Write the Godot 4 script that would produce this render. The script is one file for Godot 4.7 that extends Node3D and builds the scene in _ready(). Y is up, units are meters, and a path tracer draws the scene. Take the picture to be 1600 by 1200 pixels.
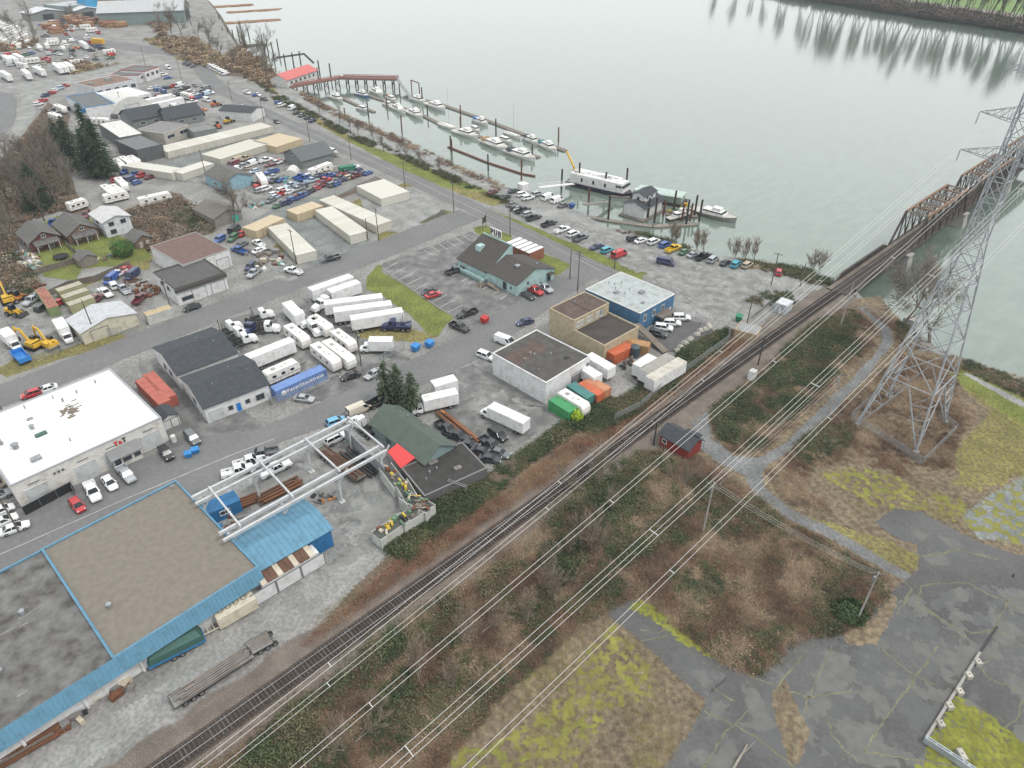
extends Node3D
# An industrial riverside seen from the air: streets, yards, storage containers, a railway with its truss bridge,
# a marina and a transmission line. x runs along the railway, -z along the river road; metres.

var rng := RandomNumberGenerator.new()
var mats := {}
var texs := {}
var counts := {}
var shapes := {}
var taken := []      # x, z, radius of what stands in the yards

# ---------------------------------------------------------------- mesh collector
class MB:
	var v := PackedVector3Array()
	var n := PackedVector3Array()
	var c := PackedColorArray()
	var ix := PackedInt32Array()
	var col := Color.WHITE
	var t := Transform3D()
	func quad(a: Vector3, b: Vector3, e: Vector3, d: Vector3) -> void:
		var p := [t * a, t * b, t * e, t * d]
		var k: Vector3 = (p[2] - p[0]).cross(p[3] - p[1])
		k = k.normalized() if k.length_squared() > 1e-14 else Vector3.UP
		var s := v.size()
		for q in p:
			v.append(q)
			n.append(k)
			c.append(col)
		ix.append_array(PackedInt32Array([s, s + 2, s + 1, s, s + 3, s + 2]))
	# a level quad, always facing up
	func flat(a: Vector3, b: Vector3, e: Vector3, d: Vector3) -> void:
		if (e - a).cross(d - b).y > 0: quad(a, b, e, d)
		else: quad(d, e, b, a)
	func tri(a: Vector3, b: Vector3, e: Vector3) -> void:
		var p := [t * a, t * b, t * e]
		var k: Vector3 = (p[1] - p[0]).cross(p[2] - p[0])
		k = k.normalized() if k.length_squared() > 1e-14 else Vector3.UP
		var s := v.size()
		for q in p:
			v.append(q)
			n.append(k)
			c.append(col)
		ix.append_array(PackedInt32Array([s, s + 2, s + 1]))
	# eight corners: bottom ring then top ring, both counter-clockwise seen from above
	func hexa(p: Array) -> void:
		quad(p[4], p[5], p[6], p[7])
		quad(p[3], p[2], p[1], p[0])
		for i in 4:
			var j := (i + 1) % 4
			quad(p[i], p[j], p[j + 4], p[i + 4])
	func frus(x: float, y: float, z: float, sx: float, sz: float, h: float, tx: float, tz: float, ox := 0.0, oz := 0.0) -> void:
		var p := []
		for k in 2:
			var a := (sx if k == 0 else tx) * 0.5
			var b := (sz if k == 0 else tz) * 0.5
			var o := Vector3(x + (ox if k else 0.0), y + (h if k else 0.0), z + (oz if k else 0.0))
			p.append_array([o + Vector3(-a, 0, b), o + Vector3(a, 0, b), o + Vector3(a, 0, -b), o + Vector3(-a, 0, -b)])
		hexa(p)
	# a box standing on y
	func box(x: float, y: float, z: float, sx: float, sy: float, sz: float) -> void:
		frus(x, y, z, sx, sz, sy, sx, sz)
	# a box with chamfered upper edges
	func cbox(x: float, y: float, z: float, sx: float, sy: float, sz: float, b := 0.06) -> void:
		frus(x, y, z, sx, sz, sy - b, sx, sz)
		frus(x, y + sy - b, z, sx, sz, b, sx - 2 * b, sz - 2 * b)
	func tube(a: Vector3, b: Vector3, ra: float, rb: float, sides := 6, caps := true) -> void:
		var d := (b - a).normalized()
		var u := d.cross(Vector3.UP if absf(d.y) < 0.9 else Vector3.RIGHT).normalized()
		var w := d.cross(u)
		for i in sides:
			var p := TAU * i / sides
			var q := TAU * (i + 1) / sides
			var e := u * cos(p) + w * sin(p)
			var f := u * cos(q) + w * sin(q)
			quad(a + e * ra, b + e * rb, b + f * rb, a + f * ra)
			if caps:
				tri(b, b + f * rb, b + e * rb)
				tri(a, a + e * ra, a + f * ra)
	# a straight bar of rectangular section
	func bar(a: Vector3, b: Vector3, w: float, h: float) -> void:
		var d := (b - a).normalized()
		var u := d.cross(Vector3.UP if absf(d.y) < 0.95 else Vector3.RIGHT).normalized() * w * 0.5
		var k := u.cross(d).normalized() * h * 0.5
		hexa([a - u - k, a + u - k, b + u - k, b - u - k, a - u + k, a + u + k, b + u + k, b - u + k])
	# a flat outline (x, z pairs) at height y, or a prism down to y0
	func prism(p: PackedVector2Array, y0: float, y1: float) -> void:
		var q := p.duplicate()
		if Geometry2D.is_polygon_clockwise(q):
			q.reverse()
		var k := Geometry2D.triangulate_polygon(q)
		for i in range(0, k.size(), 3):
			var a := q[k[i]]
			var b := q[k[i + 1]]
			var e := q[k[i + 2]]
			if (b - a).cross(e - a) > 0:
				var s := b
				b = e
				e = s
			tri(Vector3(a.x, y1, a.y), Vector3(b.x, y1, b.y), Vector3(e.x, y1, e.y))
		if y0 < y1:
			for i in q.size():
				var a := q[i]
				var b := q[(i + 1) % q.size()]
				quad(Vector3(a.x, y0, a.y), Vector3(a.x, y1, a.y), Vector3(b.x, y1, b.y), Vector3(b.x, y0, b.y))
	# sections of equal length joined along their order
	func loft(rings: Array, cap := true, closed := true) -> void:
		for i in rings.size() - 1:
			var a: Array = rings[i]
			var b: Array = rings[i + 1]
			for j in a.size() - (0 if closed else 1):
				var m := (j + 1) % a.size()
				quad(a[j], a[m], b[m], b[j])
		if cap:
			for e in 2:
				var r: Array = rings[0] if e == 0 else rings[-1]
				for j in range(1, r.size() - 1):
					if e == 0:
						tri(r[0], r[j + 1], r[j])
					else:
						tri(r[0], r[j], r[j + 1])
	func mesh(into: ArrayMesh = null) -> ArrayMesh:
		var m := into if into else ArrayMesh.new()
		var a := []
		a.resize(Mesh.ARRAY_MAX)
		a[Mesh.ARRAY_VERTEX] = v
		a[Mesh.ARRAY_NORMAL] = n
		a[Mesh.ARRAY_COLOR] = c
		a[Mesh.ARRAY_INDEX] = ix
		m.add_surface_from_arrays(Mesh.PRIMITIVE_TRIANGLES, a)
		return m

# ---------------------------------------------------------------- things and parts
func numbered(called: String) -> String:
	var k: int = counts.get(called, 0)
	counts[called] = k + 1
	return called if k == 0 else "%s_%03d" % [called, k]

func tag(o: Node, label: String, category: String, group := "", kind := "") -> void:
	if label: o.set_meta("label", label)
	if category: o.set_meta("category", category)
	if group: o.set_meta("group", group)
	if kind: o.set_meta("kind", kind)

func thing(called: String, label: String, category: String, x: float, y: float, z: float, yaw := 0.0, group := "") -> Node3D:
	var o := Node3D.new()
	o.name = numbered(called)
	o.position = Vector3(x, y, z)
	o.rotation.y = yaw
	tag(o, label, category, group)
	add_child(o)
	taken.append(Vector3(x, z, 8.0 if category in ["building", "house"] else 2.6 if category in ["car", "pickup truck", "van"] else 4.5 if category in ["trailer", "camper", "container", "truck"] else 1.0))
	return o

func spot(called: String, label: String, category: String, x: float, z: float, yaw := 0.0, group := "") -> Node3D:
	return thing(called, label, category, x, 0, z, yaw, group)

func put(parent: Node, called: String, mesh: Mesh, m: Material, at := Transform3D()) -> MeshInstance3D:
	var o := MeshInstance3D.new()
	o.name = called
	o.mesh = mesh
	o.material_override = m
	o.transform = at
	parent.add_child(o, true)
	return o

func part(parent: Node, called: String, mb: MB, m: Material) -> MeshInstance3D:
	return put(parent, called, mb.mesh(), m)

func solo(called: String, mb: MB, m: Material, label: String, category: String, group := "") -> MeshInstance3D:
	var o := put(self, numbered(called), mb.mesh(), m)
	tag(o, label, category, group)
	return o

func setting(called: String, mb: MB, m: Material) -> MeshInstance3D:
	var o := put(self, numbered(called), mb.mesh(), m)
	o.set_meta("kind", "structure")
	return o

func copy(o: Node3D, label: String, x: float, y: float, z: float, yaw := 0.0, scale := 1.0) -> Node3D:
	var r: Node3D = o.duplicate()
	var base := String(o.name)
	if base.substr(base.length() - 4, 1) == "_" and base.right(3).is_valid_int():
		base = base.left(base.length() - 4)
	r.name = numbered(base)
	r.position = Vector3(x, y, z)
	r.rotation.y = yaw
	r.scale = Vector3.ONE * scale
	if label: r.set_meta("label", label)
	add_child(r)
	return r

func ordinal(k: int) -> String:
	var w := ["first", "second", "third", "fourth", "fifth", "sixth", "seventh", "eighth", "ninth", "tenth", "eleventh", "twelfth", "thirteenth", "fourteenth", "fifteenth", "sixteenth", "seventeenth", "eighteenth", "nineteenth", "twentieth"]
	return w[k - 1] if k <= w.size() else "%dth" % k

# ---------------------------------------------------------------- materials; colours are linear base colours
func noise_tex(key: String, freq: float, octaves: int, stops: Array, size := 512, kind := FastNoiseLite.TYPE_SIMPLEX_SMOOTH, seed := 1) -> NoiseTexture2D:
	if texs.has(key):
		return texs[key]
	var f := FastNoiseLite.new()
	f.noise_type = kind
	f.seed = seed
	f.frequency = freq
	f.fractal_octaves = octaves
	f.fractal_gain = 0.6
	var t := NoiseTexture2D.new()
	t.width = size
	t.height = size
	t.seamless = true
	t.noise = f
	var g := Gradient.new()
	var off := PackedFloat32Array()
	var cs := PackedColorArray()
	for s in stops:
		off.append(s[0])
		var q: Color = s[1]
		var l := q.linear_to_srgb()
		l.a = q.a
		cs.append(l)
	g.offsets = off
	g.colors = cs
	t.color_ramp = g
	texs[key] = t
	return t

func grey(a: float, b: float) -> Array:
	return [[0.2, Color(a, a, a)], [0.8, Color(b, b, b)]]

func mat(key: String, c: Color, rough := 0.85, metal := 0.0, fine := "grain", scale := 0.35, coarse := "blotch", cscale := 0.045) -> StandardMaterial3D:
	if mats.has(key):
		return mats[key]
	var m := StandardMaterial3D.new()
	m.resource_name = key
	m.albedo_color = c.linear_to_srgb()
	m.roughness = rough
	m.metallic = metal
	if fine != "":
		m.albedo_texture = texs[fine]
		m.uv1_triplanar = true
		m.uv1_world_triplanar = true
		m.uv1_scale = Vector3.ONE * scale
	if coarse != "":
		m.detail_enabled = true
		m.detail_albedo = texs[coarse]
		m.detail_blend_mode = BaseMaterial3D.BLEND_MODE_MUL
		m.detail_uv_layer = BaseMaterial3D.DETAIL_UV_2
		m.uv2_triplanar = true
		m.uv2_world_triplanar = true
		m.uv2_scale = Vector3.ONE * cscale
	mats[key] = m
	return m

func plain(key: String, c: Color, rough := 0.6, metal := 0.0) -> StandardMaterial3D:
	return mat(key, c, rough, metal, "", 1.0, "")

# weathered sheet metal, cladding and roofing: dirt in blotches and streaks
func worn(key: String, c: Color, rough := 0.6, metal := 0.0) -> StandardMaterial3D:
	return mat(key, c, rough, metal, "scuff", 0.22, "stain", 0.06)

func paint(name: String) -> StandardMaterial3D:
	if mats.has("paint " + name):
		return mats["paint " + name]
	var t := {"white": Color(.72, .73, .74), "silver": Color(.38, .4, .42), "grey": Color(.14, .15, .16), "charcoal": Color(.045, .05, .055), "black": Color(.014, .015, .017), "blue": Color(.03, .09, .3), "navy": Color(.02, .03, .09), "teal": Color(.05, .33, .42), "sky blue": Color(.12, .38, .6), "red": Color(.42, .02, .025), "maroon": Color(.13, .015, .025), "green": Color(.05, .14, .07), "tan": Color(.4, .34, .25), "yellow": Color(.62, .4, .02), "orange": Color(.6, .16, .03), "beige": Color(.55, .5, .42), "pale blue": Color(.4, .5, .6), "brown": Color(.12, .07, .04)}
	var m := StandardMaterial3D.new()
	m.resource_name = name + " paint"
	m.albedo_color = (t[name] as Color).linear_to_srgb()
	m.roughness = 0.38
	m.metallic = 0.35 if name in ["silver", "grey", "charcoal"] else 0.0
	m.clearcoat_enabled = true
	m.clearcoat = 0.6
	m.clearcoat_roughness = 0.12
	m.albedo_texture = texs["film"]
	m.uv1_triplanar = true
	m.uv1_world_triplanar = true
	m.uv1_scale = Vector3.ONE * 0.4
	mats["paint " + name] = m
	return m


# ---------------------------------------------------------------- vehicles; front is +x, wheels stand on y = 0
func hull(mb: MB, st: Array) -> void:   # stations: x, low, top, half width
	var rings := []
	for s in st:
		var m: float = lerpf(s[1], s[2], 0.62)
		rings.append([Vector3(s[0], s[1], s[3] * .94), Vector3(s[0], m, s[3]), Vector3(s[0], s[2], s[3] * .84), Vector3(s[0], s[2], -s[3] * .84), Vector3(s[0], m, -s[3]), Vector3(s[0], s[1], -s[3] * .94)])
	mb.loft(rings)

func wheel_mesh(r: float, w: float) -> ArrayMesh:
	var key := "wheel %.2f %.2f" % [r, w]
	if shapes.has(key):
		return shapes[key]
	var a := MB.new()
	a.tube(Vector3(0, 0, -w / 2), Vector3(0, 0, w / 2), r, r, 12)
	var b := MB.new()
	for s: float in [-1.0, 1.0]:
		b.tube(Vector3(0, 0, s * w * .5), Vector3(0, 0, s * (w * .5 + .015)), r * .62, r * .5, 8)
	var m := a.mesh()
	b.mesh(m)
	m.surface_set_material(0, mats["tyre"])
	m.surface_set_material(1, mats["rim"])
	shapes[key] = m
	return m

func wheels(o: Node3D, xs: Array, half: float, r := .34, w := .24) -> void:
	for x in xs:
		for s: float in [-1.0, 1.0]:
			var k := MeshInstance3D.new()
			k.name = "wheel"
			k.mesh = wheel_mesh(r, w)
			k.position = Vector3(x, r, s * half)
			o.add_child(k, true)

# the shapes of a road car: paint, the four windows, lamps
func car_shapes(kind: String) -> Dictionary:
	if shapes.has("car " + kind):
		return shapes["car " + kind]
	var b := MB.new()
	var st := []
	var cab := []     # base x rear, base x front, top x rear, top x front, y base, y top, half base, half top
	var axle := [-1.38, 1.4]
	var half := .82
	var r := .33
	match kind:
		"sedan":
			st = [[-2.32, .5, .8, .7], [-2.2, .3, .96, .86], [-1.35, .24, 1.02, .91], [.85, .24, .98, .91], [1.75, .26, .86, .87], [2.18, .32, .72, .78], [2.3, .42, .58, .6]]
			cab = [-1.75, 1.1, -1.0, .3, .97, 1.46, .82, .6]
		"hatchback":
			st = [[-2.0, .5, .9, .74], [-1.95, .3, 1.02, .84], [-1.2, .24, 1.05, .88], [.8, .24, 1.0, .88], [1.6, .27, .88, .84], [2.0, .35, .66, .72]]
			cab = [-1.95, 1.15, -1.55, .35, 1.0, 1.52, .8, .62]
			axle = [-1.2, 1.25]
			half = .78
		"suv":
			st = [[-2.32, .55, 1.0, .8], [-2.28, .4, 1.12, .9], [-1.2, .34, 1.16, .95], [.9, .34, 1.14, .95], [1.85, .36, 1.06, .92], [2.3, .42, .84, .8]]
			cab = [-2.26, 1.15, -1.95, .45, 1.13, 1.74, .88, .7]
			axle = [-1.42, 1.45]
			r = .38
		"van":
			st = [[-2.7, .4, 1.2, .96], [-2.68, .34, 1.3, .99], [1.4, .34, 1.3, .99], [2.2, .36, 1.12, .94], [2.65, .42, .85, .84]]
			cab = [-2.68, 2.05, -2.62, 1.2, 1.28, 2.15, .97, .84]
			axle = [-1.6, 1.7]
			half = .88
			r = .36
		"pickup":
			st = [[-.75, .42, 1.14, .94], [.95, .4, 1.16, .97], [2.2, .42, 1.12, .95], [2.82, .46, 1.02, .9], [2.95, .52, .8, .82]]
			cab = [-.72, 1.32, -.55, .62, 1.14, 1.84, .9, .72]
			axle = [-1.85, 1.85]
			half = .86
			r = .4
	hull(b, st)
	var y0: float = cab[4]
	var y1: float = cab[5]
	var gl := [MB.new(), MB.new(), MB.new(), MB.new()]
	var B := [Vector3(cab[0], y0, cab[6]), Vector3(cab[1], y0, cab[6]), Vector3(cab[1], y0, -cab[6]), Vector3(cab[0], y0, -cab[6])]
	var T := [Vector3(cab[2], y1 - .05, cab[7]), Vector3(cab[3], y1 - .05, cab[7]), Vector3(cab[3], y1 - .05, -cab[7]), Vector3(cab[2], y1 - .05, -cab[7])]
	gl[0].quad(B[1], B[2], T[2], T[1])
	gl[1].quad(B[3], B[0], T[0], T[3])
	gl[2].quad(B[0], B[1], T[1], T[0])
	gl[3].quad(B[2], B[3], T[3], T[2])
	# roof with its rounded edge, pillars
	b.frus((cab[2] + cab[3]) * .5, y1 - .06, 0, cab[3] - cab[2] + .12, cab[7] * 2 + .06, .07, cab[3] - cab[2] - .1, cab[7] * 2 - .16)
	for i in 4:
		b.bar(B[i], T[i], .1, .1)
	for s in [0, 2]:
		var f := .5 if kind != "van" else .78
		var lo: Vector3 = B[s].lerp(B[s + 1], f if s == 0 else 1 - f)
		var hi: Vector3 = T[s].lerp(T[s + 1], f if s == 0 else 1 - f)
		b.bar(lo, hi, .1, .06)
		if kind == "van":   # panelled sides
			var e := Vector3(0, 0, .012 if s == 0 else -.012)
			var a1: Vector3 = (B[s] if s == 0 else B[s + 1]) + e
			var a2: Vector3 = (T[s] if s == 0 else T[s + 1]) + e
			if s == 0: b.quad(a1, lo + e, hi + e, a2)
			else: b.quad(lo + e, a1, a2, hi + e)
		b.box((cab[1] - .25), y0, (.98 if s == 0 else -.98) * (cab[6] + .12), .12, .13, .2)   # mirrors
	if kind == "pickup":
		b.box(-1.85, .52, 0, 2.2, .1, 1.8)
		for s: float in [-1.0, 1.0]:
			b.cbox(-1.85, .45, s * .9, 2.2, .7, .12, .03)
		b.cbox(-2.92, .45, 0, .1, .68, 1.84, .03)
		b.cbox(-3.0, .45, 0, .14, .2, 1.8, .03)
	var lamps := MB.new()
	var back := MB.new()
	var fx: float = st[-1][0] - .05
	var bx: float = st[0][0] - .01 if kind != "pickup" else -2.98
	for s: float in [-1.0, 1.0]:
		lamps.box(fx - .07, .62 if kind in ["sedan", "hatchback"] else .82, s * half * .76, .16, .13, .3)
		back.box(bx, .74 if kind in ["sedan", "hatchback"] else .85, s * half * .93, .08, .2, .22)
	var d := {"body": b.mesh(), "glass": [gl[0].mesh(), gl[1].mesh(), gl[2].mesh(), gl[3].mesh()], "lamp": lamps.mesh(), "tail": back.mesh(), "axle": axle, "half": half, "r": r}
	var all := MB.new()      # the four windows as one, for cars too far to show them singly
	all.quad(B[1], B[2], T[2], T[1])
	all.quad(B[3], B[0], T[0], T[3])
	all.quad(B[0], B[1], T[1], T[0])
	all.quad(B[2], B[3], T[3], T[2])
	d["panes"] = all.mesh()
	shapes["car " + kind] = d
	return d

# near 2: every part; near 1: body, windows and wheels
func car(kind: String, color: String, x: float, z: float, yaw: float, label: String, group := "", near := 1, y := 0.05) -> Node3D:
	var d := car_shapes(kind)
	var called: String = {"suv": "sport_utility_car", "van": "van", "pickup": "pickup_truck"}.get(kind, "parked_" + kind)
	var o := thing(called, label, {"pickup": "pickup truck", "van": "van"}.get(kind, "car"), x, y, z, yaw, group)
	o.scale = Vector3.ONE * rng.randf_range(.97, 1.04)
	put(o, "body", d.body, paint(color))
	if near == 2:
		for i in 4:
			put(o, ["windshield", "rear_window", "side_window", "side_window"][i], d.glass[i], mats["car glass"])
		put(o, "headlight", d.lamp, mats["lamp glass"])
		put(o, "taillight", d.tail, mats["tail glass"])
	else:
		put(o, "window", d.panes, mats["car glass"])
	wheels(o, d.axle, d.half, d.r)
	return o

# rows: kind, colour, x, z, yaw; the label counts along the row
func cars(rows: Array, place: String, group: String, near := 1) -> void:
	var k := 0
	for r in rows:
		k += 1
		var noun: String = {"suv": "sport utility car", "pickup": "pickup truck"}.get(r[0], r[0])
		car(r[0], r[1], r[2], r[3], r[4], "%s %s, %s %s" % [r[1], noun, ordinal(k), place], group, near)

# a box body on wheels: truck trailers, cargo boxes
func semi_trailer(x: float, z: float, yaw: float, len: float, label: String, color := "trailer white", h := 4.0, w := 2.6, roof := "trailer roof", group := "semi trailers") -> Node3D:
	var o := thing("semi_trailer", label, "trailer", x, .03, z, yaw, group)
	var b := MB.new()
	b.box(0, 1.1, 0, len, h - 1.16, w)
	for i in int(len / 1.2):
		for s: float in [-1.0, 1.0]:
			b.box(-len / 2 + .6 + i * 1.2, 1.15, s * (w / 2 + .012), .06, h - 1.3, .024)
	part(o, "box_body", b, mat(color, Color(.74, .75, .76), .5, 0, "film", .2, "stain", .08))
	var rf := MB.new()
	rf.frus(0, h - .06, 0, len + .06, w + .06, .1, len - .1, w - .16)
	for i in int(len / 2.4):
		rf.box(-len / 2 + 1.2 + i * 2.4, h + .03, 0, .07, .03, w - .3)
	part(o, "roof", rf, worn(roof, Color(.72, .73, .73), .6))
	var c := MB.new()
	for s: float in [-1.0, 1.0]:
		c.box(0, .85, s * .5, len - .4, .25, .14)
		c.box(len / 2 - 2.6, 0, s * .8, .14, 1.1, .14)
	c.box(-len / 2 + .06, .5, 0, .1, .16, w - .2)
	part(o, "chassis", c, mats["dark steel"])
	var d := MB.new()
	for s: float in [-1.0, 1.0]:
		d.box(-len / 2 - .02, 1.2, s * w * .25, .05, h - 1.4, w * .46)
	part(o, "rear_door", d, worn("trailer door", Color(.6, .61, .62), .5))
	wheels(o, [-len / 2 + 1.1, -len / 2 + 2.35], w / 2 - .3, .5, .5)
	return o

func tractor(x: float, z: float, yaw: float, color: String, label: String, group := "semi tractors", sleeper := true) -> Node3D:
	var o := thing("semi_tractor", label, "truck", x, .03, z, yaw, group)
	var b := MB.new()
	hull(b, [[1.5, .9, 2.0, 1.0], [2.6, .85, 1.85, .95], [3.2, .8, 1.6, .85], [3.35, .85, 1.4, .75]])
	b.frus(.75, .8, 0, 1.7, 2.2, 1.2, 1.7, 2.2)
	b.frus(.75, 2.0, 0, 1.7, 2.2, .9, 1.25, 1.9, -.2)
	if sleeper:
		b.frus(-.85, .9, 0, 1.5, 2.3, 2.3, 1.4, 2.1)
	b.frus(3.3, .55, 0, .2, 2.3, .35, .2, 2.3)
	for s: float in [-1.0, 1.0]:
		b.frus(2.5, .75, s * 1.0, 1.3, .45, .45, .9, .4)
	part(o, "cab", b, paint(color))
	var g := MB.new()
	g.quad(Vector3(1.62, 2.02, 1.02), Vector3(1.62, 2.02, -1.02), Vector3(1.22, 2.82, -.9), Vector3(1.22, 2.82, .9))
	for s: float in [-1.0, 1.0]:
		g.box(.95, 2.05, s * 1.06, .8, .6, .04)
	part(o, "window", g, mats["car glass"])
	var c := MB.new()
	for s: float in [-1.0, 1.0]:
		c.box(-.4, .6, s * .45, 6.6, .26, .12)
		c.tube(Vector3(.1, .7, s * 1.05), Vector3(-1.3, .7, s * 1.05), .32, .32, 8)
		c.tube(Vector3(-1.75, .9, s * 1.0), Vector3(-1.75, 3.7, s * 1.0), .08, .08, 6)
	c.box(-2.7, .95, 0, 1.1, .14, 1.0)
	part(o, "chassis", c, mats["dark steel"])
	wheels(o, [-3.3, -2.0, 2.5], .98, .5, .4)
	return o

func box_truck(x: float, z: float, yaw: float, len: float, label: String, color := "white") -> Node3D:
	var o := thing("box_truck", label, "truck", x, .03, z, yaw, "box trucks")
	var b := MB.new()
	var fx := len / 2
	hull(b, [[fx - 2.3, .6, 1.5, 1.05], [fx - 1.0, .6, 1.5, 1.02], [fx - .25, .6, 1.35, .92], [fx, .65, 1.0, .8]])
	b.frus(fx - 1.65, 1.4, 0, 1.5, 1.95, .95, 1.05, 1.7, -.15)
	part(o, "cab", b, paint(color))
	var g := MB.new()
	g.quad(Vector3(fx - .86, 1.5, .86), Vector3(fx - .86, 1.5, -.86), Vector3(fx - 1.24, 2.26, -.76), Vector3(fx - 1.24, 2.26, .76))
	for s: float in [-1.0, 1.0]:
		g.box(fx - 1.6, 1.55, s * .93, .8, .5, .05)
	part(o, "window", g, mats["car glass"])
	var c := MB.new()
	c.box(-1.2, 1.0, 0, len - 2.5, 2.6, 2.44)
	part(o, "cargo_box", c, worn("cargo white", Color(.74, .75, .76), .5))
	var rf := MB.new()
	rf.frus(-1.2, 3.58, 0, len - 2.44, 2.5, .08, len - 2.6, 2.3)
	part(o, "roof", rf, worn("trailer roof", Color(.72, .73, .73), .6))
	var d := MB.new()
	for s: float in [-1.0, 1.0]:
		d.box(-.3, .65, s * .45, len - 1.2, .3, .14)
	part(o, "chassis", d, mats["dark steel"])
	wheels(o, [-fx + 1.9, fx - 1.1], .95, .45, .4)
	return o

# motor homes and travel trailers
func camper(x: float, z: float, yaw: float, len: float, label: String, motor := false, color := "camper white", h := 3.2) -> Node3D:
	var o := thing("motor_home" if motor else "travel_trailer", label, "camper", x, .03, z, yaw, "campers and motor homes")
	var b := MB.new()
	var f := len / 2
	var rings := []
	var outline := [[-f, .6], [-f, h - .25], [-f + .3, h], [f - .6, h], [f - .1, h - .6], [f, 1.6], [f - .2, .6]]
	for s in [-1.22, -1.12, 1.12, 1.22]:
		var ring := []
		for q in outline:
			var e := .06 if absf(s) > 1.2 else 0.0
			ring.append(Vector3(q[0] - e * signf(q[0]), q[1] - (e if q[1] > 2 else 0.0), s))
		rings.append(ring)
	b.loft(rings)
	part(o, "body", b, mat(color, Color(.76, .75, .73), .45, 0, "film", .2, "stain", .1))
	for s: float in [-1.0, 1.0]:
		for k in 3:
			var w := MB.new()
			w.box(-f * .6 + k * f * .55, 1.7, s * 1.23, .9, .6, .03)
			part(o, "window", w, mats["car glass"])
	if motor:
		var w := MB.new()
		w.quad(Vector3(f - .02, 1.7, 1.0), Vector3(f - .02, 1.7, -1.0), Vector3(f - .12, h - .7, -1.0), Vector3(f - .12, h - .7, 1.0))
		part(o, "windshield", w, mats["car glass"])
	var st := MB.new()
	for s: float in [-1.0, 1.0]:
		st.box(0, 1.25, s * 1.225, len - .6, .16, .02)
	part(o, "stripe", st, worn("camper stripe", Color(.3, .28, .26), .5))
	for q in [[-f * .45, .1, .9, .28, .7], [f * .3, -.2, .45, .14, .45], [f * .02, .3, .4, .12, .4]]:
		var v := MB.new()
		v.cbox(q[0], h - .02, q[1], q[2], q[3], q[4], .05)
		part(o, "roof_vent", v, worn("vent grey", Color(.35, .35, .35), .6))
	var c := MB.new()
	c.box(0, .4, 0, len - .4, .25, 2.0)
	if not motor:
		c.bar(Vector3(f - .3, .5, .7), Vector3(f + 1.0, .5, 0), .1, .12)
		c.bar(Vector3(f - .3, .5, -.7), Vector3(f + 1.0, .5, 0), .1, .12)
	part(o, "chassis", c, mats["dark steel"])
	wheels(o, [-f * .5, f * .6] if motor else [-.5, .4], 1.0, .38, .26)
	return o

# a shipping container with corrugated sides
func container(x: float, z: float, yaw: float, len: float, label: String, m: Material, rm: Material = null, h := 2.6, y := 0.03, group := "shipping containers", called := "shipping_container") -> Node3D:
	var o := thing(called, label, "container", x, y, z, yaw, group)
	var key := "container %.1f %.1f" % [len, h]
	if not shapes.has(key):
		var b := MB.new()
		var w := 1.22
		var n := int(len / .55)
		for s: float in [-1.0, 1.0]:
			for i in n:
				var a := -len / 2 + .1 + (len - .2) * i / n
				var q := (len - .2) / n
				var p := [a, a + q * .3, a + q * .5, a + q * .8, a + q]
				var dpt := [0.0, 0.0, .05, .05, 0.0]
				for k in 4:
					var c0 := Vector3(p[k], .12, s * (w - dpt[k]))
					var c1 := Vector3(p[k + 1], .12, s * (w - dpt[k + 1]))
					var up := Vector3(0, h - .24, 0)
					if s > 0: b.quad(c0, c1, c1 + up, c0 + up)
					else: b.quad(c1, c0, c0 + up, c1 + up)
			b.box(0, 0, s * w, len, .14, .1)
			b.box(0, h - .12, s * w, len, .12, .1)
			for e: float in [-1.0, 1.0]:
				b.box(e * (len / 2 - .08), 0, s * (w - .03), .18, h + .01, .18)
		b.box(len / 2 - .06, .1, 0, .06, h - .2, w * 2 - .1)
		var d := MB.new()
		for s: float in [-1.0, 1.0]:
			d.box(-len / 2 + .04, .14, s * w * .48, .08, h - .3, w * .92)
			for k in 2:
				d.tube(Vector3(-len / 2 - .03, .15, s * (.3 + k * .5)), Vector3(-len / 2 - .03, h - .15, s * (.3 + k * .5)), .025, .025, 4, false)
		var r := MB.new()
		r.box(0, h - .06, 0, len - .05, .04, w * 2 - .1)
		for i in int(len / .6):
			r.frus(-len / 2 + .4 + i * .6, h - .021, 0, .3, w * 2 - .3, .025, .16, w * 2 - .36)
		shapes[key] = [b.mesh(), d.mesh(), r.mesh()]
	put(o, "side_wall", shapes[key][0], m)
	put(o, "door", shapes[key][1], m)
	put(o, "roof", shapes[key][2], rm if rm else m)
	return o

func dumpster(x: float, z: float, yaw: float, label: String, m: Material) -> Node3D:
	var o := thing("waste_dumpster", label, "dumpster", x, .03, z, yaw, "waste dumpsters")
	var b := MB.new()
	b.frus(0, .15, 0, 1.6, 1.2, 1.25, 1.9, 1.6)
	b.box(0, 1.0, .82, 1.9, .12, .06)
	b.box(.98, .8, 0, .1, .2, 1.0)
	b.box(-.98, .8, 0, .1, .2, 1.0)
	part(o, "bin", b, m)
	var l := MB.new()
	for s: float in [-1.0, 1.0]:
		l.hexa([Vector3(s * .48 - .46, 1.4, .85), Vector3(s * .48 + .46, 1.4, .85), Vector3(s * .48 + .46, 1.6, -.82), Vector3(s * .48 - .46, 1.6, -.82), Vector3(s * .48 - .46, 1.46, .85), Vector3(s * .48 + .46, 1.46, .85), Vector3(s * .48 + .46, 1.66, -.82), Vector3(s * .48 - .46, 1.66, -.82)])
	part(o, "lid", l, m)
	wheels(o, [-.6, .6], .5, .1, .08)
	return o

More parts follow.
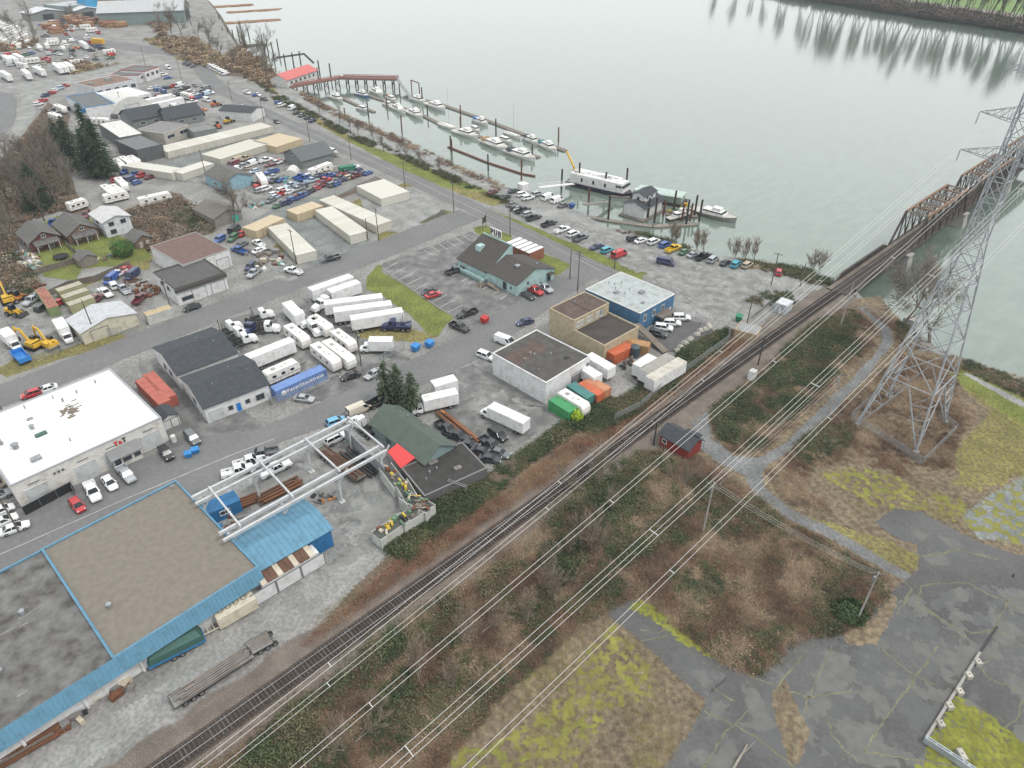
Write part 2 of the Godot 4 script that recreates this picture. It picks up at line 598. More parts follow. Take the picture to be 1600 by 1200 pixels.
func excavator(x: float, z: float, yaw: float, swing: float, label: String, m: Material) -> Node3D:
	var o := thing("excavator", label, "excavator", x, .03, z, yaw, "yellow excavators")
	for s: float in [-1.0, 1.0]:
		var t := MB.new()
		var r := [[-1.9, .3], [-1.6, 0.0], [1.6, 0.0], [1.9, .3], [1.9, .65], [1.6, .9], [-1.6, .9], [-1.9, .65]]
		var a := []
		var b := []
		for q in r:
			a.append(Vector3(q[0], q[1], s * 1.15 - .3))
			b.append(Vector3(q[0], q[1], s * 1.15 + .3))
		t.loft([b, a])
		part(o, "track", t, mats["tyre"])
	var h := Transform3D(Basis(Vector3.UP, swing))
	var c := MB.new()
	c.t = h
	c.frus(-.6, 1.0, 0, 3.0, 2.6, 1.1, 2.8, 2.4)
	c.frus(-1.9, 1.1, 0, .9, 2.6, 1.0, .7, 2.3, .1)
	part(o, "house", c, m)
	var cab := MB.new()
	cab.t = h
	cab.frus(.4, 1.05, .8, 1.5, .95, 1.8, 1.2, .85, -.1)
	part(o, "cab", cab, mats["car glass"])
	var bm := MB.new()
	bm.t = h
	bm.bar(Vector3(.8, 1.7, -.1), Vector3(2.6, 4.6, -.1), .4, .6)
	bm.bar(Vector3(2.5, 4.5, -.1), Vector3(4.6, 4.3, -.1), .38, .5)
	part(o, "boom", bm, m)
	var sk := MB.new()
	sk.t = h
	sk.bar(Vector3(4.2, 4.9, -.1), Vector3(5.2, 1.7, -.1), .3, .4)
	part(o, "stick", sk, m)
	var bk := MB.new()
	bk.t = h
	bk.frus(4.9, .7, -.1, .6, 1.1, 1.0, 1.1, 1.1, .2)
	part(o, "bucket", bk, mats["dark steel"])
	return o

func loader(x: float, z: float, yaw: float, label: String, m: Material) -> Node3D:
	var o := thing("wheel_loader", label, "loader", x, .03, z, yaw, "yard machines")
	var b := MB.new()
	b.frus(-1.3, .8, 0, 2.2, 1.5, 1.1, 2.0, 1.2)
	b.frus(.6, .7, 0, 1.6, 1.0, .9, 1.2, .8)
	part(o, "body", b, m)
	var c := MB.new()
	c.frus(-.2, 1.7, 0, 1.3, 1.3, 1.4, 1.1, 1.1)
	part(o, "cab", c, mats["car glass"])
	var a := MB.new()
	for s: float in [-1.0, 1.0]:
		a.bar(Vector3(.5, 1.8, s * .5), Vector3(2.5, .6, s * .5), .18, .3)
	part(o, "lift_arm", a, m)
	var k := MB.new()
	k.hexa([Vector3(2.2, .1, 1.25), Vector3(3.2, .1, 1.25), Vector3(3.2, .1, -1.25), Vector3(2.2, .1, -1.25), Vector3(2.2, 1.0, 1.25), Vector3(2.6, 1.0, 1.25), Vector3(2.6, 1.0, -1.25), Vector3(2.2, 1.0, -1.25)])
	part(o, "bucket", k, mats["dark steel"])
	wheels(o, [-1.4, 1.1], 1.0, .65, .5)
	return o

# a flat deck on wheels with its load of long pieces
func flat_trailer(x: float, z: float, yaw: float, len: float, label: String, cargo: Material, n := 12, deck_m: Material = null) -> Node3D:
	var o := thing("flatbed_trailer", label, "trailer", x, .03, z, yaw, "flatbed trailers")
	var d := MB.new()
	for i in 8:
		d.box(0, .95, -1.05 + i * .3, len, .06, .28)
	part(o, "deck", d, deck_m if deck_m else mats["old wood"])
	var f := MB.new()
	for s: float in [-1.0, 1.0]:
		f.box(0, .6, s * .5, len, .34, .14)
		f.box(0, .9, s * 1.24, len, .14, .06)
	f.box(-len / 2, .85, 0, .08, .2, 2.5)
	f.box(len / 2, .85, 0, .08, .2, 2.5)
	part(o, "frame", f, mats["dark steel"])
	for i in n:
		var b := MB.new()
		var l := len * rng.randf_range(.6, .96)
		b.box(rng.randf_range(-.5, .5) * (len - l), 1.02 + .16 * int(i / 6), -.95 + .38 * (i % 6), l, rng.randf_range(.1, .16), .26)
		part(o, "load_piece", b, cargo)
	wheels(o, [-len / 2 + 1.4, -len / 2 + 2.5, -len / 2 + 3.6], 1.0, .42, .4)
	return o

# ---------------------------------------------------------------- boats; bow is +x, y = 0 at the waterline
func boat(x: float, z: float, yaw: float, len: float, label: String, style := "cruiser", hullm := "boat white", canvas := "") -> Node3D:
	var o := thing("moored_boat" if style != "sail" else "sailing_boat", label, "boat", x, WATER, z, yaw, "boats in the marina")
	var b := MB.new()
	var w := len * .3 if style != "sail" else len * .26
	var rings := []
	for s in [[-.5, .86, .9], [-.3, 1.0, .9], [0.0, 1.0, .95], [.25, .86, 1.1], [.4, .5, 1.25], [.5, .04, 1.4]]:
		var hx: float = s[0] * len
		var hw: float = s[1] * w * .5
		var hy: float = s[2] * (.55 + len * .05)
		rings.append([Vector3(hx * .97, -.3, hw * .6), Vector3(hx, hy, hw), Vector3(hx, hy, -hw), Vector3(hx * .97, -.3, -hw * .6)])
	b.loft(rings)
	part(o, "hull", b, worn(hullm, Color(.75, .75, .74), .35))
	var dk := MB.new()
	var y0 := .9 * (.55 + len * .05)
	for i in rings.size() - 1:
		var a: Array = rings[i]
		var e: Array = rings[i + 1]
		var m := Vector3(0, .02, 0)
		dk.quad(a[1] * Vector3(1, 1, .86) + m, e[1] * Vector3(1, 1, .86) + m, e[2] * Vector3(1, 1, .86) + m, a[2] * Vector3(1, 1, .86) + m)
	part(o, "deck", dk, worn("boat deck", Color(.5, .48, .44), .6))
	var c := MB.new()
	var g := MB.new()
	if style == "sail":
		c.frus(.02 * len, y0, 0, len * .4, w * .55, .5, len * .34, w * .42)
		part(o, "cabin", c, worn("boat white", Color(.75, .75, .74), .35))
		var ms := MB.new()
		ms.tube(Vector3(.06 * len, y0 + .4, 0), Vector3(.06 * len, y0 + len * 1.15, 0), .07, .05, 6)
		ms.tube(Vector3(.06 * len, y0 + 1.3, 0), Vector3(-.38 * len, y0 + 1.25, 0), .09, .09, 6)
		part(o, "mast", ms, mats["galvanised"])
	else:
		var ch := 1.25 if style == "cruiser" else 1.9
		c.frus(.0, y0, 0, len * .52, w * .78, .8, len * .5, w * .74)
		c.frus(-.02 * len, y0 + 1.3, 0, len * .42, w * .66, .12, len * .38, w * .6)
		if style == "work" or len > 11:
			c.frus(.06 * len, y0 + 1.42, 0, len * .2, w * .5, 1.0, len * .17, w * .45)
		part(o, "cabin", c, worn("boat white", Color(.75, .75, .74), .35))
		g.frus(-.005 * len, y0 + .78, 0, len * .46, w * .7, .54, len * .4, w * .62)
		part(o, "window", g, mats["car glass"])
		var r := MB.new()
		for s: float in [-1.0, 1.0]:
			for k in 4:
				var p: Vector3 = (rings[2 + k][1] if k < 3 else rings[5][1]) * Vector3(1, 1, s * .92)
				r.tube(p, p + Vector3(0, .6, 0), .02, .02, 3, false)
				if k:
					var q: Vector3 = (rings[1 + k][1]) * Vector3(1, 1, s * .92)
					r.tube(q + Vector3(0, .6, 0), p + Vector3(0, .6, 0), .02, .02, 3, false)
		r.tube(Vector3(-.05 * len, y0 + 1.4, 0), Vector3(-.08 * len, y0 + 3.6, 0), .04, .03, 4, false)
		part(o, "rail", r, mats["galvanised"])
	if canvas != "":
		var k := MB.new()
		k.frus(-.3 * len, y0 + .6, 0, len * .26, w * .8, .7, len * .2, w * .6)
		part(o, "canvas_cover", k, worn(canvas, {"blue canvas": Color(.03, .16, .45), "teal canvas": Color(.04, .2, .2), "tan canvas": Color(.3, .2, .1), "dark canvas": Color(.04, .05, .06)}[canvas], .8))
	return o


# ---------------------------------------------------------------- ground sheets
func vec2s(a: Array) -> PackedVector2Array:
	var p := PackedVector2Array()
	for i in range(0, a.size(), 2):
		p.append(Vector2(a[i], a[i + 1]))
	return p

# an outline with its long edges broken up and set a little in and out
func rough_outline(p: PackedVector2Array, step: float, amount: float) -> PackedVector2Array:
	var r := PackedVector2Array()
	for i in p.size():
		var a := p[i]
		var b := p[(i + 1) % p.size()]
		var k := maxi(1, int(a.distance_to(b) / step))
		var side := (b - a).normalized().orthogonal()
		for j in k:
			r.append(a.lerp(b, float(j) / k) + side * rng.randf_range(-amount, amount) + (b - a).normalized() * (rng.randf_range(-.2, .2) * step if j else 0.0))
	return r

func surf(key: String, stops: Array, rough := .95, scale := .05, freq := .03, cscale := .012, coarse := "blotch", seed := 3, cover := .34) -> StandardMaterial3D:
	if mats.has(key):
		return mats[key]
	var s := []
	for i in stops.size():
		var c: Color = stops[i]
		s.append([.18 + .64 * i / (stops.size() - 1), Color(c.r, c.g, c.b, .36 + .64 * i / (stops.size() - 1))])
	noise_tex("surf " + key, freq, 6, s, 512, FastNoiseLite.TYPE_SIMPLEX_SMOOTH, seed)
	var m := mat(key, Color.WHITE, rough, 0.0, "surf " + key, scale, coarse, cscale)
	m.transparency = BaseMaterial3D.TRANSPARENCY_ALPHA_SCISSOR
	m.alpha_scissor_threshold = cover
	m.vertex_color_use_as_albedo = true
	return m

# a sheet of ground; its rim wears away raggedly over the last metres
func patch(called: String, a: Array, y: float, m: Material, rim := 1.0, step := 4.0, amount := .5) -> MeshInstance3D:
	var p := vec2s(a)
	if Geometry2D.is_polygon_clockwise(p):
		p.reverse()
	p = rough_outline(p, step, amount)
	var q := PackedVector2Array()
	var n := p.size()
	for i in n:
		var d0 := (p[i] - p[(i + n - 1) % n]).normalized()
		var d1 := (p[(i + 1) % n] - p[i]).normalized()
		var b := (d0.orthogonal() + d1.orthogonal())
		b = b.normalized() if b.length() > .1 else d1.orthogonal()
		q.append(p[i] - b * rim * .5)
		p[i] += b * rim * .5
	var mb := MB.new()
	if Geometry2D.triangulate_polygon(q).is_empty():
		if rim > .3:
			return patch(called, a, y, m, rim * .5, step * 1.5, amount * .5)
		mb.prism(vec2s(a), y, y)
	else:
		mb.prism(q, y, y)
		for i in n:
			var j := (i + 1) % n
			var s := mb.v.size()
			var e := [p[i], p[j], q[j], q[i]]
			var fade := [0, 0, 1, 1]
			if (p[j] - p[i]).cross(q[i] - p[i]) > 0:
				e.reverse()
				fade.reverse()
			mb.quad(Vector3(e[0].x, y, e[0].y), Vector3(e[1].x, y, e[1].y), Vector3(e[2].x, y, e[2].y), Vector3(e[3].x, y, e[3].y))
			for k in 4:
				mb.c[s + k] = Color(1, 1, 1, fade[k])
	for i in mb.n.size():
		mb.n[i] = Vector3.UP
	return setting(called, mb, m)

# ---------------------------------------------------------------- plants
func leaf_clump(key: String, n: int, size: float, leaf: float, flat := .6, stems := 0) -> ArrayMesh:
	var b := MB.new()
	for i in n:
		var d := Vector3(rng.randfn(0, .45), 0, rng.randfn(0, .45)) * size
		d.y = absf(rng.randfn(.35, .3)) * size * flat
		var u := Vector3(rng.randf_range(-1, 1), rng.randf_range(-.5, .7), rng.randf_range(-1, 1)).normalized() * leaf
		var w := u.cross(Vector3(rng.randf_range(-1, 1), rng.randf_range(.2, 1), rng.randf_range(-1, 1))).normalized() * leaf * .45
		var t := rng.randf_range(.55, 1.3)
		b.col = Color(t, t, t)
		b.quad(d - u, d + w, d + u, d - w)
	for i in stems:
		var a := Vector3(rng.randfn(0, .35), 0, rng.randfn(0, .35)) * size
		var e := a + Vector3(rng.randfn(0, .5), rng.randf_range(.5, 1.2) * flat, rng.randfn(0, .5)) * size
		var t := rng.randf_range(.7, 1.4)
		b.col = Color(t, t, t)
		var w := Vector3(rng.randf_range(-1, 1), 0, rng.randf_range(-1, 1)).normalized() * leaf * .12
		b.quad(a - w, a + w, e + w * .5, e - w * .5)
	return b.mesh()

# fills outlines with copies of a few clumps; tints are base colours
func scatter(called: String, label: String, category: String, areas: Array, per_m2: float, meshes: Array, m: Material, tints: Array, lo: float, hi: float, patchy := 0.0, seed := 5, y := 0.0) -> void:
	var f := FastNoiseLite.new()
	f.seed = seed
	f.frequency = .06
	f.fractal_octaves = 3
	var where := []
	var cols := []
	for k in meshes.size():
		where.append([])
		cols.append([])
	for a in areas:
		var p := vec2s(a)
		var tri := Geometry2D.triangulate_polygon(p)
		for i in range(0, tri.size(), 3):
			var A := p[tri[i]]
			var B := p[tri[i + 1]]
			var C := p[tri[i + 2]]
			var count := absf((B - A).cross(C - A)) * .5 * per_m2
			var total := int(count) + (1 if rng.randf() < count - int(count) else 0)
			for j in total:
				var u := sqrt(rng.randf())
				var v := rng.randf()
				var q := A * (1 - u) + B * (u * (1 - v)) + C * (u * v)
				var w := f.get_noise_2d(q.x, q.y)
				if w < patchy - rng.randf() * .25:
					continue
				var k := rng.randi() % meshes.size()
				var s := rng.randf_range(lo, hi) * (1 + w * .4)
				var b := Basis(Vector3.UP, rng.randf() * TAU).scaled(Vector3(s, s * rng.randf_range(.7, 1.2), s))
				where[k].append(Transform3D(b, Vector3(q.x, y, q.y)))
				var at := clampf(.5 + f.get_noise_2d(q.y * 1.7 + 300, q.x * 1.7) * 1.3 + rng.randfn(0, .16), 0, .999)
				var c: Color = tints[int(at * tints.size())]
				c = c * rng.randf_range(.75, 1.25)
				c.a = 1
				cols[k].append(c)
	var root := Node3D.new()
	root.name = numbered(called)
	tag(root, label, category, "", "stuff")
	add_child(root)
	for k in meshes.size():
		if where[k].is_empty():
			continue
		var mm := MultiMesh.new()
		mm.transform_format = MultiMesh.TRANSFORM_3D
		mm.use_colors = true
		mm.mesh = meshes[k]
		mm.instance_count = where[k].size()
		for i in where[k].size():
			mm.set_instance_transform(i, where[k][i])
			mm.set_instance_color(i, cols[k][i])
		var o := MultiMeshInstance3D.new()
		o.name = "clump"
		o.multimesh = mm
		o.material_override = m
		root.add_child(o, true)

func branch(b: MB, tw: MB, a: Vector3, d: Vector3, len: float, r: float, depth: int, spread: float, up: float) -> void:
	r = maxf(r, .035)
	var p := a
	var steps := 3 if depth > 1 else 2
	var ra := r
	for i in steps:
		d = (d + Vector3(rng.randfn(0, .12), rng.randfn(up * .12, .1), rng.randfn(0, .12))).normalized()
		var q := p + d * len / steps
		var rb := r * (1 - .55 * (i + 1) / steps)
		(b if depth > 2 else tw).tube(p, q, ra, rb, 5 if depth > 2 else 3, false)
		if depth > 0:
			var kids := 2 if depth > 1 else 3
			for k in kids:
				if i == 0 and depth > 3 and k == 0:
					continue
				var side := d.cross(Vector3(rng.randf_range(-1, 1), rng.randf_range(-1, 1), rng.randf_range(-1, 1))).normalized()
				branch(b, tw, q, (d + side * spread * rng.randf_range(.6, 1.3) + Vector3.UP * up * .3).normalized(), len * rng.randf_range(.45, .68), rb * .6, depth - 1, spread, up)
		p = q
		ra = rb

func bare_tree(called: String, label: String, x: float, z: float, h: float, bark: Material, twig: Material, depth := 4, spread := .75, up := .6, group := "bare trees", y := 0.0, lean := Vector3.ZERO, stems := 1) -> Node3D:
	var o := thing(called, label, "tree", x, y, z, rng.randf() * TAU, group)
	var b := MB.new()
	var t := MB.new()
	for s in stems:
		branch(b, t, Vector3(rng.randf_range(-.3, .3), -.2, rng.randf_range(-.3, .3)) * (stems - 1), (Vector3.UP + lean + Vector3(rng.randfn(0, .12), 0, rng.randfn(0, .12)) * (stems)).normalized(), h * .62, h * .018 / sqrt(stems) + .03, depth, spread, up)
	part(o, "trunk", b, bark)
	part(o, "crown", t, twig)
	return o

func conifer(label: String, x: float, z: float, h: float, wide: float, tint: Color) -> Node3D:
	var o := thing("conifer_tree", label, "tree", x, 0, z, rng.randf() * TAU, "evergreen trees")
	var b := MB.new()
	b.tube(Vector3.ZERO, Vector3(0, h * .97, 0), h * .02 + .08, .03, 7)
	part(o, "trunk", b, mats["bark"])
	var t := MB.new()
	var y := h * .08
	while y < h * .99:
		var reach := wide * pow(1 - y / h, .6) * rng.randf_range(.6, 1.12) * minf(1.0, .45 + 3.5 * y / h) + .25
		var n := int(6 + reach * 2.6)
		for i in n:
			var a := rng.randf() * TAU
			var len := reach * rng.randf_range(.6, 1.12)
			var d := Vector3(cos(a), rng.randf_range(-.35, .05), sin(a)).normalized()
			var k := 0.25
			while k < len:
				var c := Vector3(0, y, 0) + d * k + Vector3(0, -.08 * k * k / (reach + .1), 0)
				for s in 2:
					var u := (d * rng.randf_range(.3, .9) + Vector3(-d.z, 0, d.x) * rng.randf_range(-.9, .9) + Vector3.UP * rng.randf_range(-.5, .25)).normalized() * rng.randf_range(.3, .62)
					var w := u.cross(Vector3(rng.randf_range(-.6, .6), 1, rng.randf_range(-.6, .6))).normalized() * rng.randf_range(.12, .24)
					var g := rng.randf_range(.55, 1.45)
					t.col = Color(tint.r * g, tint.g * g, tint.b * g)
					t.quad(c - u * .4, c + w, c + u, c - w)
				k += .42
		y += .36 + .012 * h * (1 - y / h)
	part(o, "crown", t, mats["leaf tint"])
	return o

func round_bush(called: String, label: String, x: float, z: float, r: float, h: float, tint: Color, group := "green shrubs") -> Node3D:
	var o := thing(called, label, "shrub", x, 0, z, rng.randf() * TAU, group)
	var b := MB.new()
	for i in 6:
		b.tube(Vector3.ZERO, Vector3(rng.randf_range(-.6, .6) * r, h * .7, rng.randf_range(-.6, .6) * r), .05, .02, 4, false)
	part(o, "stem", b, mats["bark"])
	var t := MB.new()
	for i in int(900 * r):
		var d := Vector3(rng.randfn(), rng.randfn(), rng.randfn()).normalized()
		var lump := 1 + .18 * sin(d.x * 6 + d.z * 4) * cos(d.y * 5)
		var p := Vector3(d.x * r, h * .5 + d.y * h * .5, d.z * r) * lump * rng.randf_range(.75, 1.02)
		p.y = maxf(p.y, .05)
		var u := Vector3(rng.randfn(), rng.randfn(), rng.randfn()).normalized() * .2
		var w := u.cross(d).normalized() * .12
		var g := rng.randf_range(.6, 1.4)
		t.col = Color(tint.r * g, tint.g * g, tint.b * g)
		t.quad(p - u, p + w, p + u, p - w)
	part(o, "crown", t, mats["leaf tint"])
	return o

# ---------------------------------------------------------------- poles, wires, fences
func utility_pole(x: float, z: float, h: float, label: String, arms := 1, turn := 0.0, drum := false, lamp := false, m := "pole wood", lean := Vector2.ZERO) -> Node3D:
	var o := thing("utility_pole", label, "pole", x, 0, z, turn, "utility poles")
	var top := Vector3(lean.x * h, h, lean.y * h)
	var b := MB.new()
	b.tube(Vector3.ZERO, top, .17, .11, 8)
	part(o, "post", b, mats[m])
	for k in arms:
		var a := MB.new()
		var c := top + Vector3(0, -.4 - k * .9, 0)
		a.bar(c + Vector3(0, 0, -1.2), c + Vector3(0, 0, 1.2), .1, .12)
		part(o, "crossarm", a, mats["old wood"])
		var i := MB.new()
		for s in [-1.1, -.45, .45, 1.1]:
			i.tube(c + Vector3(0, .06, s), c + Vector3(0, .32, s), .05, .04, 5)
		part(o, "insulator", i, mats["galvanised"])
	if drum:
		var d := MB.new()
		d.tube(top + Vector3(.35, -2.4, 0), top + Vector3(.35, -1.4, 0), .26, .26, 8)
		part(o, "transformer", d, mats["galvanised"])
	if lamp:
		var l := MB.new()
		l.tube(top + Vector3(0, -.3, 0), top + Vector3(1.9, .25, 0), .05, .04, 5)
		l.cbox(2.1 + top.x, h + .15, top.z, .7, .14, .28, .04)
		part(o, "street_light", l, mats["galvanised"])
	return o

func wire_mesh(mb: MB, a: Vector3, b: Vector3, sag: float, r: float, n := 14) -> void:
	var p := a
	for i in n:
		var t := float(i + 1) / n
		var q := a.lerp(b, t) - Vector3(0, sag * 4 * t * (1 - t), 0)
		mb.tube(p, q, r, r, 3, false)
		p = q

# chain-link or board fence along a line of points
func fence(label: String, a: Array, h: float, m: Material, called := "chain_link_fence", step := 3.0, solid := false) -> Node3D:
	var p := vec2s(a)
	var o := thing(called, label, "fence", p[0].x, 0, p[0].y)
	var posts := MB.new()
	var rail := MB.new()
	var web := MB.new()
	for i in p.size() - 1:
		var u := p[i] - p[0]
		var v := p[i + 1] - p[0]
		var n := maxi(1, int(u.distance_to(v) / step))
		var A := Vector3(u.x, 0, u.y)
		var B := Vector3(v.x, 0, v.y)
		for k in n + 1:
			var q := A.lerp(B, float(k) / n)
			posts.tube(q, q + Vector3(0, h + .1, 0), .045, .045, 5)
		rail.bar(A + Vector3(0, h, 0), B + Vector3(0, h, 0), .05, .05)
		rail.bar(A + Vector3(0, .15, 0), B + Vector3(0, .15, 0), .04, .04)
		if solid:
			var e := (B - A).normalized().cross(Vector3.UP) * .03
			web.hexa([A - e, A + e, B + e, B - e, A - e + Vector3(0, h, 0), A + e + Vector3(0, h, 0), B + e + Vector3(0, h, 0), B - e + Vector3(0, h, 0)])
		else:
			web.quad(A + Vector3(0, .1, 0), B + Vector3(0, .1, 0), B + Vector3(0, h, 0), A + Vector3(0, h, 0))
	part(o, "post", posts, mats["galvanised"])
	part(o, "rail", rail, mats["galvanised"])
	part(o, "mesh_panel" if not solid else "panel", web, m)
	return o


# ---------------------------------------------------------------- buildings; local +z faces the railway, -x faces down the street
# a window or door set on a wall: face "s" (+z), "w" (-x), "e", "n"; u along the face from its middle, v above the ground
func on_wall(o: Node, called: String, face: String, w: float, d: float, u: float, v: float, sx: float, sy: float, m: Material, fm: Material, mullions := 0) -> void:
	var t := Transform3D()
	match face:
		"s": t = Transform3D(Basis(), Vector3(u, v, d / 2))
		"n": t = Transform3D(Basis(Vector3.UP, PI), Vector3(u, v, -d / 2))
		"w": t = Transform3D(Basis(Vector3.UP, -PI / 2), Vector3(-w / 2, v, u))
		"e": t = Transform3D(Basis(Vector3.UP, PI / 2), Vector3(w / 2, v, u))
	var f := MB.new()
	f.t = t
	for s: float in [-1.0, 1.0]:
		f.box(s * (sx / 2 + .05), -.05, .04, .1, sy + .1, .12)
	f.box(0, sy, .04, sx + .2, .1, .12)
	f.box(0, -.1, .05, sx + .24, .1, .16)
	for k in mullions:
		f.box(-sx / 2 + sx * (k + 1) / (mullions + 1), 0, .03, .07, sy, .08)
	var p := MB.new()
	p.t = t
	if called.begins_with("roll") or called.begins_with("garage"):
		for k in int(sy / .5):
			p.cbox(0, k * .5, .012, sx, .48, .06, .015)
	else:
		p.box(0, 0, .01, sx, sy, .06)
	var c := part(o, called, p, m)
	put(c, "frame", f.mesh(), fm)

# a flat-roofed block: wall, roof sheet, parapet
func block(o: Node, w: float, d: float, h: float, wall: Material, roof: Material, rim: Material = null, ph := .35, y := 0.0, x := 0.0, z := 0.0) -> void:
	var b := MB.new()
	b.box(x, y - .2, z, w, h + .2, d)
	part(o, "wall", b, wall)
	var r := MB.new()
	r.box(x, y + h, z, w - .3, .06, d - .3)
	part(o, "roof", r, roof)
	var p := MB.new()
	for s: float in [-1.0, 1.0]:
		p.cbox(x, y + h - .02, z + s * (d / 2 - .1), w + .12, ph, .32, .05)
		p.cbox(x + s * (w / 2 - .1), y + h - .02, z, .32, ph, d - .52, .05)
	part(o, "parapet", p, rim if rim else wall)

# a gabled block; the ridge runs along x or along z
func gable(o: Node, w: float, d: float, h: float, rise: float, wall: Material, roof: Material, along := "x", over := .4, y := 0.0, x := 0.0, z := 0.0, ribs := 0.0) -> void:
	var b := MB.new()
	b.t = Transform3D(Basis() if along == "x" else Basis(Vector3.UP, PI / 2), Vector3(x, y, z))
	var L := w if along == "x" else d
	var D := d if along == "x" else w
	b.box(0, -.2, 0, L, h + .2, D)
	for s: float in [-1.0, 1.0]:
		var e: float = s * L / 2
		var P := [Vector3(e, h, D / 2), Vector3(e, h, -D / 2), Vector3(e, h + rise, 0)]
		if s > 0: b.tri(P[0], P[1], P[2])
		else: b.tri(P[1], P[0], P[2])
	part(o, "wall", b, wall)
	for s: float in [-1.0, 1.0]:
		var r := MB.new()
		r.t = b.t
		var k: float = rise / (D / 2)
		var eave := Vector3(0, h - over * k, s * (D / 2 + over))
		var ridge := Vector3(0, h + rise, 0)
		var A := [eave + Vector3(-L / 2 - over, .03, 0), eave + Vector3(L / 2 + over, .03, 0), ridge + Vector3(L / 2 + over, .03, 0), ridge + Vector3(-L / 2 - over, .03, 0)]
		if s < 0: A = [A[1], A[0], A[3], A[2]]
		var up := Vector3(0, .14, 0)
		r.hexa([A[0], A[1], A[2], A[3], A[0] + up, A[1] + up, A[2] + up, A[3] + up])
		if ribs > 0:
			for i in int((L + 2 * over) / ribs):
				var off := Vector3(-L / 2 - over + ribs * (i + .5), .2, 0)
				r.bar(eave + off, ridge + off, .07, .05)
		part(o, "roof", r, roof)

func shed_roof(o: Node, called: String, p: Array, th: float, m: Material) -> void:   # four corners, counter-clockwise from above
	var b := MB.new()
	var up := Vector3(0, th, 0)
	b.hexa([p[0], p[1], p[2], p[3], p[0] + up, p[1] + up, p[2] + up, p[3] + up])
	part(o, called, b, m)

func roof_vents(o: Node, list: Array, y: float) -> void:   # x, z, radius
	for e in list:
		var b := MB.new()
		b.tube(Vector3(e[0], y, e[1]), Vector3(e[0], y + .5 + e[2], e[1]), e[2], e[2], 8)
		b.tube(Vector3(e[0], y + .5 + e[2], e[1]), Vector3(e[0], y + .7 + e[2], e[1]), e[2] * 1.5, e[2] * .6, 8)
		part(o, "roof_vent", b, mats["galvanised"])

func roof_units(o: Node, list: Array, y: float, m: Material) -> void:   # x, z, sx, sy, sz
	for e in list:
		var b := MB.new()
		b.cbox(e[0], y, e[1], e[2], e[3], e[4], .05)
		b.tube(Vector3(e[0], y + e[3], e[1]), Vector3(e[0], y + e[3] + .1, e[1]), minf(e[2], e[4]) * .3, minf(e[2], e[4]) * .3, 10)
		part(o, "roof_unit", b, m)

func letters(parent: Node, called: String, text: String, size: float, depth: float, m: Material, at: Transform3D) -> MeshInstance3D:
	var t := TextMesh.new()
	var f := SystemFont.new()
	f.font_names = PackedStringArray(["Droid Sans"])
	f.font_weight = 700
	t.font = f
	t.text = text
	t.font_size = 64
	t.pixel_size = size / 46.0
	t.depth = depth
	return put(parent, called, t, m, at)

# loose goods lying about: boxes, drums, bars, each its own piece
func clutter(label: String, x: float, z: float, sx: float, sz: float, n: int, colors: Array, y := 0.0, yaw := 0.0, called := "yard_clutter", size := 1.0) -> Node3D:
	var o := thing(called, label, "clutter", x, y, z, yaw)
	for i in n:
		var b := MB.new()
		var k := rng.randi() % 4
		b.t = Transform3D(Basis(Vector3.UP, rng.randf() * TAU), Vector3(rng.randf_range(-.5, .5) * sx, 0, rng.randf_range(-.5, .5) * sz))
		if k == 0: b.cbox(0, 0, 0, rng.randf_range(.6, 1.8) * size, rng.randf_range(.4, 1.3) * size, rng.randf_range(.5, 1.2) * size, .04)
		elif k == 1: b.tube(Vector3(0, .3, 0) * size, Vector3(0, .3, rng.randf_range(.9, 2.5)) * size, .3 * size, .3 * size, 8)
		elif k == 2:
			for j in 4:
				b.bar(Vector3(-1.2, .1 + j * .12, j * .15) * size, Vector3(1.3, .15 + j * .12, j * .2 - .3) * size, .14 * size, .1 * size)
		else: b.frus(0, 0, 0, 1.2 * size, 1.0 * size, .7 * size, .8 * size, .5 * size, .2)
		part(o, ["crate", "drum", "bar_bundle", "scrap_piece"][k], b, colors[rng.randi() % colors.size()])
	return o

# long stock lying side by side
func stock(called: String, label: String, x: float, z: float, yaw: float, len: float, n: int, wide: float, m: Array, y := 0.05, piece := "steel_bar") -> Node3D:
	var o := thing(called, label, "stock", x, y, z, yaw, "stacked steel stock")
	for i in n:
		var b := MB.new()
		var l := len * rng.randf_range(.7, 1.0)
		var layer := i % 3
		b.t = Transform3D(Basis(Vector3.UP, rng.randf_range(-.02, .02)), Vector3(rng.randf_range(-.5, .5) * (len - l), layer * .3, wide * (float(i) / n - .5)))
		b.box(0, 0, 0, l, rng.randf_range(.14, .3), wide / n * 1.3 + .08)
		part(o, piece, b, m[rng.randi() % m.size()])
	return o


const WATER := -4.5

